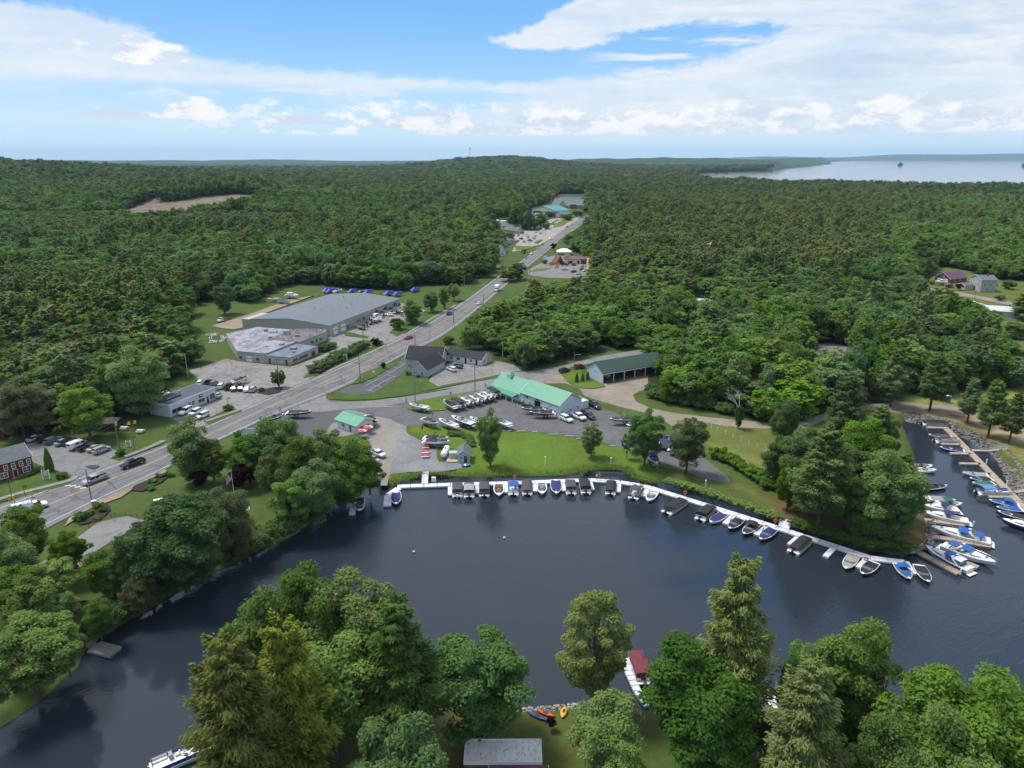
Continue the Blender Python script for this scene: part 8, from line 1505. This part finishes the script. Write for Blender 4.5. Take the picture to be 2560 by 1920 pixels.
T('k0', 'Z', 60, 1440, 1600, 140, 'thin grey-green tree above the bright willow on the left bank')
T('b1', 'Z', 265, 1375, 1500, 120, 'mid green tree on the channel bank left of the big dark maple')
T('w0', 'Z', 345, 1432, 1530, 100, 'rounded grey-green shrub tree at the water edge left of the dark maple')
T('b2', 'Z', 235, 1500, 1600, 70, 'leafy bush tree by the wooden benches on the left bank')
T('d0', 'Z', 430, 1235, 1475, 225, 'great dark maple overhanging the channel on the left bank')
T('d1', 'Z', 345, 1300, 1480, 140, 'dark leafy tree leaning against the great dark maple from the left')
T('w0', 'Z', 560, 1222, 1400, 130, 'round olive-green tree right of the great dark maple below the flagpole')
T('b0', 'Z', 465, 1048, 1210, 120, 'tall light birch-like tree at the left end of the clump beside the main road')
T('a1', 'Z', 520, 1092, 1210, 90, 'pale airy tree in the roadside clump behind the tall light one')
T('d0', 'Z', 610, 1085, 1205, 100, 'dark leafy tree in the middle of the roadside clump')
T('b1', 'Z', 690, 1040, 1205, 110, 'spreading green tree with open crown in the roadside clump, reaching up over the display lot')
T('y2', 'Z', 690, 1120, 1245, 100, 'light green tree at the lower middle of the roadside clump')
T('b2', 'Z', 745, 1095, 1260, 120, 'full green tree in the roadside clump left of the small green-roofed office')
T('y0', 'Z', 800, 1072, 1250, 120, 'bright green tree in the roadside clump against the small green-roofed office')
T('b0', 'Z', 870, 1098, 1250, 130, 'rounded grey-green tree at the right end of the roadside clump beside the boat ramp')
T('b1', 'Z', 780, 1160, 1310, 130, 'leafy tree on the bank where the roadside clump meets the water')
T('d1', 'Z', 850, 1175, 1275, 100, 'dark bank tree beside the short dock with the black boat')
T('y1', 'Z', 720, 1190, 1330, 100, 'light green bank bush tree at the left of the short dock')
T('u0', 'A', 1720, 1130, 1310, 52, 'dark purple tree on the lawn left of the flagpole')
T('u0', 'A', 2070, 1100, 1340, 60, 'dark purple tree on the lawn right of the flagpole')
T('y0', 'Z', 160, 1330, 1450, 100, 'light green tree behind the pale rowing boat on the left bank')
T('b2', 'Z', 20, 1420, 1560, 130, 'green tree at the left edge above the bright drooping willow')
T('b0', 'Z', 130, 1480, 1600, 90, 'bushy tree between the rowing boat and the bright willow')
T('y2', 'Z', 300, 1370, 1505, 90, 'light green tree squeezed against the great dark maple')
T('d1', 'Z', 480, 1330, 1450, 120, 'dark tree under the right side of the great dark maple')
T('y1', 'Z', 920, 1150, 1235, 80, 'light green bush tree where the roadside clump meets the boat ramp')
for i_, (x_, y0_, y1_, w_) in enumerate([(1330, 545, 640, 26), (1380, 560, 640, 22), (1600, 590, 680, 24), (1660, 600, 700, 26), (1800, 520, 640, 26), (1870, 540, 620, 22), (1980, 400, 560, 34), (2030, 360, 600, 40), (1960, 300, 400, 28), (1130, 520, 640, 26), (560, 640, 760, 36), (700, 660, 830, 34), (920, 700, 860, 30), (1080, 640, 850, 34), (1290, 740, 850, 22), (640, 900, 1080, 30), (430, 1000, 1180, 34)]):
 T(['b0', 'y0', 'b1', 'd0', 'y1', 'b2'][i_ % 6], 'N', x_, y0_, y1_, w_, 'small leafy tree among the distant roadside shops', group='trees among the distant shops')
T('b2', 'A', 700, 450, 885, 120, 'rounded green tree standing free on the lawn behind the parked cars')
T('w0', 'A', 100, 370, 870, 135, 'grey-green willow behind the car park, nearest the red building')
T('w0', 'A', 300, 430, 830, 110, 'smaller grey-green willow beside the yellow chairs')
T('b0', 'A', 1130, 120, 700, 130, 'broad green tree behind the picnic shelter at the forest edge')
T('d0', 'A', 950, 200, 690, 110, 'dark tree at the forest edge behind the picnic shelter')
T('c0', 'A', 390, 965, 1170, 22, 'narrow pointed arborvitae beside the red house', 'arborvitae_tree')
T('d1', 'B', 665, 840, 1000, 34, 'dense dark green tree in the mulched bed beside the white shop car park')
T('d0', 'F1', 1910, 1200, 1470, 56, 'round dark tree standing alone on the grass behind the low industrial building')
T('b0', 'B', 1820, 240, 450, 60, 'largest of the green trees in the strip between warehouse and main road')
T('b1', 'B', 1990, 170, 350, 40, 'green tree in the strip behind the largest one, near the warehouse porches')
T('b2', 'B', 1700, 400, 500, 38, 'low spreading tree at the near end of the grass strip by the warehouse')
T('y0', 'B', 2105, 120, 320, 30, 'slim light green tree on the strip beside the warehouse entrance')
T('y1', 'B', 2190, 95, 250, 32, 'light green tree at the far corner of the warehouse yard by the road')
T('u0', 'B', 1510, 565, 640, 22, 'small dark red tree at the end of the long hedge')
T('b1', 'N', 640, 1540, 1750, 50, 'light tree at the roadside opposite the restaurant, left one of two')
T('d0', 'N', 790, 1420, 1720, 46, 'dark green tree at the roadside opposite the restaurant, right one of two')
T('u0', 'N', 1410, 1085, 1210, 16, 'round dark purple tree beside the main road above the restaurant')
T('y2', 'N', 760, 450, 830, 48, 'very bright green maple among the roadside shops far up the road')
T('a0', 'N', 990, 480, 870, 34, 'tall thin pine-like tree between the distant roadside shops')
T('y1', 'N', 880, 560, 850, 34, 'bright tree right of the brightest maple by the distant shops')
T('a1', 'N', 1190, 540, 830, 40, 'yellow-green tree in front of the distant teal-roofed shop')
T('b0', 'C', 915, 715, 1195, 66, 'tall green tree on the bright lawn in front of the row of display boats')
T('a0', 'C', 1800, 800, 1115, 58, 'slender multi-stemmed pale green tree on the bright lawn facing the gravel')
T('d1', 'D', 620, 640, 1125, 84, 'full green tree shading the navy-covered boat at the lawn edge')
T('k0', 'D', 450, 830, 1060, 34, 'thin grey-leaved tree left of the one shading the navy-covered boat')
T('b2', 'D', 990, 715, 1190, 92, 'round-crowned green tree on the gravel beside the blue pontoon boat')
T('b1', 'D', 1840, 535, 990, 76, 'tall green tree by the row of white posts, left of the wooded point')
T('d0', 'D', 1420, 590, 800, 26, 'small dark-leaved sapling at the gravel drive below the dead grey birch')
T('p1', 'E', 720, -70, 600, 120, 'broad dark pine at the back of the wooded point beside the gravel drive')
T('b0', 'E', 150, 470, 900, 90, 'leafy tree at the left edge of the wooded point above the hedge')
T('y0', 'E', 220, 660, 1090, 70, 'light green tree with a bare lower trunk on the left of the wooded point')
T('b1', 'E', 340, 380, 1000, 120, 'green tree in the middle of the wooded point behind the great pine')
T('p0', 'E', 545, 400, 1265, 175, 'great pine at the water side of the wooded point with a straight bare trunk')
T('p1', 'E', 430, 560, 1150, 110, 'pine just left of and behind the great pine on the point')
T('b2', 'E', 900, 300, 900, 120, 'rounded tree at the back right of the wooded point')
T('p1', 'E', 990, 200, 830, 110, 'pine at the back of the wooded point, nearest the cove')
T('y1', 'E', 1020, 250, 800, 90, 'light green tree at the cove side of the wooded point')
T('b0', 'E', 1090, 600, 1340, 160, 'big broadleaf tree at the tip of the wooded point with light upper leaves')
T('d1', 'E', 1180, 820, 1370, 110, 'dark tree leaning toward the tan docks at the tip of the point')
T('p0', 'E', 1200, 620, 1180, 100, 'soft pine above the white cruisers on the cove side of the point')
T('b2', 'E', 760, 560, 1150, 130, 'leafy green tree between the great pine and the tip of the point')
T('d0', 'E', 860, 900, 1330, 90, 'dark low tree behind the orange-brown needles at the front of the point')
T('p0', 'Z', 2250, 872, 1018, 88, 'leftmost pine on the sand above the cove, with a thick bare trunk')
T('p1', 'Z', 2350, 888, 1028, 92, 'second pine from the left on the sand above the cove')
T('p0', 'Z', 2440, 950, 1058, 66, 'third pine above the cove, nearest the rocks')
T('p1', 'Z', 2500, 953, 1092, 84, 'fourth pine above the cove, beside the gangway to the tan dock')
T('p0', 'Z', 2550, 985, 1108, 70, 'pine above the cove cut by the right edge')
T('p1', 'Z', 2585, 730, 800, 110, 'brownish pine at the right edge behind the houses')
T('b0', 'F4', 1610, 1290, 1480, 58, 'pale rounded tree between the house road and the white bungalow')
T('b2', 'F4', 1310, 1180, 1330, 46, 'round green tree at the left end of the house road')
T('s0', 'F4', 1395, 1000, 1190, 34, 'dark narrow spruce beside the maroon-roofed garage')
T('b1', 'F4', 1590, 1390, 1640, 66, 'full green tree below the pale rounded one near the white bungalow')
T('p0', 'F4', 1800, 1470, 1720, 70, 'pine in front of the small green shed')
T('b1', 'F4', 2170, 1540, 1680, 60, 'bright leafy tree at the right edge below the bungalow')
T('u0', 'F4', 1655, 1205, 1262, 18, 'dark purple shrub beside the grey house')
for nm, fx, w, sp in (('wooded_island', (1140, 152, 186), 48, 'tiny wooded island alone in the middle of the far lake'), ('wooded_island', (2215, 140, 192), 60, 'wooded islet cut by the right edge of the far lake')):
 gx, gy = G('F4', fx[0], fx[2], 0.); sc = gy / FPX * w / 3.4563
 ib = MB(); ib.ball((0, 0, -1), sc * .55, sc * .45, 3.2, 12, 6, .2); o = thing(nm, sp, 'island', (gx, gy, 0)); ib.build('shore_mound', ROCK, o)
 for k in range(9):
  K = FP[k % 3] if k % 2 else FB[k % 5]; a = k * .7; rr = sc * .33 * ((k % 3) / 2.)
  c = bpy.data.objects.new('tree_crown', K.crown); COL.objects.link(c); c.parent = o; c.location = (math.cos(a) * rr, math.sin(a) * rr, 0); hh = sc * .5 * (1.1 - .6 * rr / sc / .33 * .8); c.scale = (sc * .2 / K.r, sc * .2 / K.r, hh / K.h)
def bare_tree(f, tx, ty, by, label, m=BARKG, seed=3, spread=.32):
 yw = G(f, 0, by)[1]; z = HT(f, ty, yw); x = XT(f, tx, yw, z); h = z - GZ; rn = random.Random(seed); b = MB()
 def grow(p, d, L, r, dep):
  e = p + d * L; b.tube(p, e, r, r * .62, 5, False)
  if dep == 0: return
  for k in range(3 if dep > 1 else 4):
   q = (d + Vector((rn.uniform(-1, 1), rn.uniform(-1, 1), rn.uniform(-.2, .7))) * .75).normalized(); grow(p.lerp(e, rn.uniform(.55, 1)), q, L * rn.uniform(.5, .75), r * .5, dep - 1)
 o = thing('bare_tree', label, 'tree', (x, yw, GZ)); grow(Vector((0, 0, -.2)), Vector((.03, 0, 1)), h * .42, h * .014, 4); b.build('branches', m, o); return o
bare_tree('D', 1430, 380, 800, 'dead grey birch without leaves standing at the forest edge by the gravel drive', BIRCH, 3)
bare_tree('E', 960, 880, 1330, 'bare grey-limbed tree at the tip of the wooded point', BARKG, 9)
bare_tree('B', 1215, 1010, 1060, 'small leafless ornamental tree on the grass tip at the street corner', BARKG, 4)
bare_tree('A', 1865, 620, 690, 'small reddish leafless tree on the verge by the white shop', mat('bark_red', (.16, .05, .045), .9), 5)
bare_tree('D', 630, 600, 690, 'small reddish bare tree at the fence beside the gravel drive', mat('bark_red', (.16, .05, .045), .9), 6)
bare_tree('B', 1430, 870, 915, 'leafless sapling on the long grass strip beside the parking bays', BARKG, 7)
T('u0', 'B', 1582, 780, 835, 15, 'small reddish sapling on the long grass strip beside the parking bays')
def shrub(f, x, y, w, label, kind='h0', hh=None, group=None, nm='shrub'):
 gx, gy = G(f, x, y); fx = FR[f][2]; c = gy * math.cos(PIT) + (CAMH - GZ) * math.sin(PIT); r = w / fx / 2 / FPX * c
 return plant(kind, gx, gy, hh or r * 1.3, r, label, 'shrub', nm, group, GZ)
def hedge_row(f, pts, n, w, label, kind='h1', hh=None, group=None):
 """one long clipped or wild hedge: bushes grown into one thing"""
 c = curve_pts(GP(f, pts), 8); o = thing('hedge', label, 'hedge', (c[0][0], c[0][1], GZ)); K = TK[kind]; rn = random.Random(len(label))
 vs = np.empty(len(K.crown.vertices) * 3, np.float32); K.crown.vertices.foreach_get('co', vs); vs = vs.reshape(-1, 3); pick = 4 * 2200; allv = []
 for i in range(n):
  t = i / (n - 1) * (len(c) - 1); j = min(int(t), len(c) - 2); p = lerp(c[j], c[j + 1], t - j); a = rn.uniform(0, 6.28); s = w / 2 / K.r * rn.uniform(.85, 1.2); q = vs[:pick] if i % 2 else vs[-pick:]
  hz = (hh or w * .6) / K.h * rn.uniform(.85, 1.15)
  allv.append(np.stack([(q[:, 0] * math.cos(a) - q[:, 1] * math.sin(a)) * s + p[0] - c[0][0], (q[:, 0] * math.sin(a) + q[:, 1] * math.cos(a)) * s + p[1] - c[0][1], q[:, 2] * hz], 1))
 v = np.concatenate(allv); me = np_mesh('foliage', v, np.arange(len(v)).reshape(-1, 4)); me.materials.append(K.crown.materials[0]); g = bpy.data.objects.new('foliage', me); COL.objects.link(g); g.parent = o; return o
hedge_row('B', [(1000, 865), (1120, 800), (1260, 735), (1400, 660)], 13, 6.2, 'long dark clipped hedge between the main road and the industrial building', 'h1', 3.3)
hedge_row('B', [(1040, 690), (1090, 680), (1140, 655)], 4, 4.6, 'short dense hedge at the corner of the low industrial building', 'h1', 2.5)
hedge_row('D', [(1200, 1050), (1350, 1120), (1500, 1210), (1640, 1300), (1760, 1340)], 14, 4.2, 'wild green hedge along the chain fence running down to the wooded point', 'h0', 3.0)
hedge_row('D', [(800, 1275), (950, 1305), (1150, 1372), (1400, 1455), (1600, 1530), (1740, 1580)], 20, 2.8, 'wild bushes growing along the bank behind the long white dock', 'h2', 1.3)
hedge_row('E', [(230, 1215), (450, 1290), (700, 1365), (950, 1415), (1180, 1425)], 18, 2.8, 'dark bushes along the bank below the wooded point', 'h1', 1.5)
hedge_row('C', [(1170, 655), (1220, 680), (1270, 690)], 4, 1.9, 'low clipped shrubs at the foot of the marina building by its entrance', 'h1', 1.1)
hedge_row('A', [(1300, 1330), (1330, 1250), (1430, 1210), (1480, 1215)], 5, 2.0, 'low plants in the long mulch bed beside the main road', 'h1', 1.0)
hedge_row('A', [(180, 1235), (280, 1205), (330, 1170)], 5, 1.8, 'low foundation shrubs in front of the red house', 'h1', 1.1)
hedge_row('D', [(640, 500), (760, 570), (1000, 610), (1180, 640), (1330, 680)], 16, 4.5, 'tangled green undergrowth at the forest edge above the gravel drive', 'h0', 3.2)
hedge_row('Z', [(640, 1375), (720, 1335), (790, 1290), (850, 1245)], 16, 5., 'shrubs overhanging the water below the roadside clump', 'h2', 4.2)
hedge_row('Z', [(240, 1590), (300, 1545), (360, 1515), (450, 1465), (560, 1405), (640, 1370)], 26, 4.2, 'shrubs at the edge of the channel right of the small grey dock', 'h2', 3.4)
hedge_row('C', [(590, 915), (660, 930), (740, 960), (760, 1020)], 7, 3.2, 'low marshy bushes in the ditch behind the display boats', 'h0', .9)
for f, x, y, w, l, k in [('A', 540, 1235, 95, 'round dark shrub at the corner of the lawn in front of the red house', 'h1'), ('A', 1050, 1030, 85, 'low shrub at the foot of the tall pole by the car park entrance', 'h1'), ('A', 700, 1590, 110, 'dark rounded shrub at the left end of the roadside flower bed', 'h1'),
 ('A', 780, 1550, 80, 'pale flowering shrub in the middle of the roadside flower bed', 'h2'), ('A', 850, 1490, 85, 'green shrub at the top of the roadside flower bed', 'h0'), ('A', 900, 1520, 75, 'green shrub at the right end of the roadside flower bed', 'h0'), ('A', 840, 1590, 60, 'light shrub at the lower edge of the roadside flower bed', 'h2'),
 ('B', 235, 1200, 90, 'long low shrub by the lamp post in front of the white shop', 'h0'), ('B', 530, 1035, 60, 'low shrub in the mulched bed beside the dark tree', 'h0'), ('B', 330, 1420, 75, 'round shrub left of the marina road sign', 'h1'), ('B', 530, 1325, 70, 'round shrub right of the marina road sign', 'h1'),
 ('B', 1545, 635, 70, 'green shrub at the road end of the long hedge', 'h1'), ('B', 2150, 620, 110, 'bushy shrub beside the main road behind the dark-roofed church building', 'h0'), ('C', 210, 410, 60, 'low shrub at the left corner of the dark-roofed church building', 'h1'), ('C', 295, 430, 40, 'low shrub at the foot of the dark-roofed church gable', 'h1'),
 ('D', 560, 1250, 40, 'reedy shrub at the water edge by the small inlet', 'h0'), ('F4', 2080, 1255, 110, 'wide low shrub on the grass right of the grey house', 'h1'), ('F4', 2010, 1355, 80, 'low shrub beside the house road', 'h0'), ('F4', 1950, 1510, 120, 'shrub in front of the white bungalow', 'h0'),
 ('F4', 1420, 1215, 50, 'small shrub beside the white boat by the garage', 'h0'), ('N', 1250, 1450, 110, 'bushy shrub on the corner by the restaurant sign', 'h0'), ('N', 900, 1260, 90, 'dark mound shrub beside the far road entrance', 'h1')]:
 shrub(f, x, y, w, l, k)
for i, (x, y) in enumerate([(1665, 470), (1715, 465), (1760, 455)]):
 gx, gy = G('C', x, y); plant('c0', gx, gy, 3.4, .7, ('left', 'middle', 'right')[i] + ' one of three small pointed arborvitaes beside the open boat shed', 'tree', 'arborvitae_tree', 'arborvitaes beside the boat shed')
def reeds():
 rs = np.random.default_rng(8); L = curve_pts(GP('Z', [(985, 1203), (1050, 1184), (1160, 1184), (1300, 1184), (1440, 1178), (1485, 1167), (1560, 1168), (1600, 1194), (1700, 1212), (1840, 1255), (1950, 1295)]), 10); n = 9000; t = rs.uniform(0, len(L) - 1.001, n); j = t.astype(int); La = np.array(L)
 p = La[j] + (La[j + 1] - La[j]) * (t - j)[:, None] + rs.normal(size=(n, 2)) * .55; c = np.concatenate([p, np.full((n, 1), 1.2)], 1); c[:, 2] += rs.uniform(-.2, .3, n)
 me = leaf_mesh('reeds', c, rs.normal(size=(n, 3)) + [0, -.6, .3], np.tile([0, 0, 1.], (n, 1)) + rs.normal(size=(n, 3)) * .2, rs.uniform(.4, .8, n), rs.uniform(.1, .2, n), LEAF['broad']); o = bpy.data.objects.new('reeds', me); COL.objects.link(o); tag(o, 'tall grass and reeds along the edge of the bright lawn at the water', 'grass', kind='stuff')
reeds()
EXCL = [OPEN_MAIN, OPEN_HOUSES, PIT_, HAM, STREETGAP, WOODGAP]
EXCL_BLD = EXCL_B
def scatter():
 rs = np.random.default_rng(21); P = []
 y = 150.
 while y < 4700:
  s = max(7.2, y * .0060); x = -(.80 * y + 60)
  xmax = .80 * y + 60; n = int((xmax - x) / s)
  row = np.stack([x + np.arange(n) * s + rs.uniform(-.45, .45, n) * s, y + rs.uniform(-.45, .45, n) * s, np.full(n, s)], 1); P.append(row); y += s
 P = np.concatenate(P); X, Y = P[:, 0], P[:, 1]
 keep = ~inside(LAKE, X, Y) & ~(inside(SHORE, X, Y))
 for e in EXCL + EXCL_BLD: keep &= ~inside(e, X, Y)
 for x, y, r in PLACED: keep &= (X - x) ** 2 + (Y - y) ** 2 > (r * .5 + 2) ** 2
 keep &= dist_poly(SHORE, X, Y) > 3
 return P[keep], rs
def grow_forest():
 P, rs = scatter(); X, Y, S_ = P.T; n = len(P)
 Z = terrain_h(X, Y)
 nz = np.sin(X * .011 + 2 * np.sin(Y * .006)) + np.sin(Y * .013 + 1.7 * np.sin(X * .007 + 1)) + .8 * rs.normal(size=n)
 az = X / Y + .05 * np.sin(Y * .012) + .03 * rs.normal(size=n) + .02 * np.sin(X * .03); pr = np.where(nz > 1., .5, .09); pr = np.where((az > .12) & (Y > 420), pr + .30, pr); pr = np.where((az > .2) & (az < .52) & (Y > 480) & (Y < 1200), .6, pr); pr = np.where((az > .50) & (Y > 420) & (Y < 1250), .08, pr); pr = np.where((Y > 1500), pr + .12, pr); pr = np.where((az < -.45) & (Y < 420) & (Y > 200), .55, pr)
 pine = rs.random(n) < pr
 var = rs.random(n); d = np.hypot(X, Y)
 k = S_ / 7.2
 r = np.where(pine, rs.uniform(4.2, 6.6, n), rs.choice([4., 5.2, 6.6, 8.4], n) * rs.uniform(.9, 1.1, n)) * k; h = np.where(pine, rs.uniform(14, 20, n), rs.uniform(11, 16.5, n)) * np.minimum(1.3, k ** .2)
 h *= 1 + .20 * np.sin(X * .021 + 1.7 * np.sin(Y * .017)) * np.sin(Y * .026 + 1.2 * np.sin(X * .013)); edge = np.full(n, 99.); m = d < 700
 edge[m] = np.minimum(dist_poly(OPEN_MAIN, X[m], Y[m]), dist_poly(OPEN_HOUSES, X[m], Y[m])); h = h * np.where(edge < 8, .8, 1)
 h *= np.where((Y > 700) & (Y < 900) & (np.abs(X + 430) < 200), .6, 1); r *= np.where(Y > 1400, 1.15, 1)
 which = np.where(pine, (var * 4).astype(int) % 4, 0)
 green = np.sin(X * .017 + 1.3) + np.sin(Y * .012 + X * .004) + rs.normal(size=n)
 wb = np.where(green > 1.0, np.where(var < .6, 4, 0), np.where(green < -.8, np.where(var < .5, 2, np.where(var < .8, 3, 6)), (var * 7).astype(int) % 7)); which = np.where(pine, which, wb)
 which = np.where(pine & (az > .2) & (Y > 430) & (Y < 1250) & (var > .25), 2, which); which = np.where(~pine & (az > .50) & (Y > 420) & (Y < 1250) & (var > .4), 4, which)
 infr = np.abs(X / (Y * math.cos(PIT) + 68 * math.sin(PIT)) * FPX) < 1330
 lab = {}
 for isp in (0, 1):
  sel = np.where((pine == bool(isp)) & infr)[0]; sel = sel[np.argsort(d[sel])]; nI = 299 - sum(1 for q in bpy.data.objects if q.parent is None and q.name.startswith('pine_tree' if isp else 'broadleaf_tree')); ind = sel[:nI]; ks = FP if isp else FB
  for i in ind:
   side = 'in the wood left of the main road' if (X[i] < -28 + (Y[i] - 365) * .24) else 'in the wood right of the main road'
   if X[i] > 60 and Y[i] < 330: side = 'in the wood right of the open boat shed'
   nm = 'tall feathery pine' if isp else ('light green leafy tree' if which[i] == 4 else 'dark leafy tree' if which[i] in (2, 3, 6) else 'mid green leafy tree')
   K = ks[which[i]]
   plant(K, X[i], Y[i], h[i], r[i], nm + ' ' + side, 'tree', K.name, (('pines ' if isp else ('light ' if which[i] == 4 else 'dark ' if which[i] in (2, 3, 6) else 'mid green ') + 'leafy trees ') + side), Z[i])
  rest = np.concatenate([sel[nI:], np.where((pine == bool(isp)) & ~infr)[0]])
  me = bpy.data.meshes.new('forest_points'); me.vertices.add(len(rest)); me.vertices.foreach_set('co', np.stack([X[rest], Y[rest], Z[rest]], 1).astype(np.float32).ravel())
  def attr(nm_, ty, data):
   a = me.attributes.new(nm_, ty, 'POINT'); a.data.foreach_set('vector' if ty == 'FLOAT_VECTOR' else 'value', data)
  K0 = ks[0]
  attr('sc', 'FLOAT_VECTOR', np.stack([r[rest] / K0.r, r[rest] / K0.r, h[rest] / K0.h], 1).astype(np.float32).ravel()); attr('rot', 'FLOAT_VECTOR', np.stack([0 * rest, 0 * rest, rs.uniform(0, 6.28, len(rest))], 1).astype(np.float32).ravel()); attr('which', 'INT', which[rest].astype(np.int32))
  o = bpy.data.objects.new('pine_forest' if isp else 'broadleaf_forest', me); COL.objects.link(o)
  tag(o, 'endless pine woods reaching back to the lake and the hills' if isp else 'endless leafy woods reaching back to the hills', 'forest', kind='stuff')
  ng = bpy.data.node_groups.new('grow', 'GeometryNodeTree'); ng.interface.new_socket('Geometry', in_out='INPUT', socket_type='NodeSocketGeometry'); ng.interface.new_socket('Geometry', in_out='OUTPUT', socket_type='NodeSocketGeometry')
  gi = ng.nodes.new('NodeGroupInput'); go = ng.nodes.new('NodeGroupOutput'); jn = ng.nodes.new('GeometryNodeJoinGeometry')
  def named(nm_, ty):
   q = ng.nodes.new('GeometryNodeInputNamedAttribute'); q.data_type = ty; q.inputs[0].default_value = nm_; return [s for s in q.outputs if s.enabled][0]
  for w, K in enumerate(ks):
   src = [q for q in bpy.data.objects if q.type == 'MESH' and q.data == K.crown and q.users_collection]
   if not src: continue
   oi = ng.nodes.new('GeometryNodeObjectInfo'); oi.inputs[0].default_value = src[0]; oi.inputs['As Instance'].default_value = True
   ip = ng.nodes.new('GeometryNodeInstanceOnPoints'); cmp_ = ng.nodes.new('FunctionNodeCompare'); cmp_.data_type = 'INT'; cmp_.operation = 'EQUAL'
   ints = [s for s in cmp_.inputs if s.enabled]; ng.links.new(named('which', 'INT'), ints[0]); ints[1].default_value = w
   ng.links.new(gi.outputs[0], ip.inputs['Points']); ng.links.new(cmp_.outputs[0], ip.inputs['Selection']); ng.links.new(oi.outputs['Geometry'], ip.inputs['Instance'])
   e2 = ng.nodes.new('FunctionNodeEulerToRotation'); ng.links.new(named('rot', 'FLOAT_VECTOR'), e2.inputs[0]); ng.links.new(e2.outputs[0], ip.inputs['Rotation'])
   ng.links.new(named('sc', 'FLOAT_VECTOR'), ip.inputs['Scale']); ng.links.new(ip.outputs[0], jn.inputs[0])
  ng.links.new(jn.outputs[0], go.inputs[0]); md = o.modifiers.new('grow', 'NODES'); md.node_group = ng
 print('forest', n)
grow_forest()
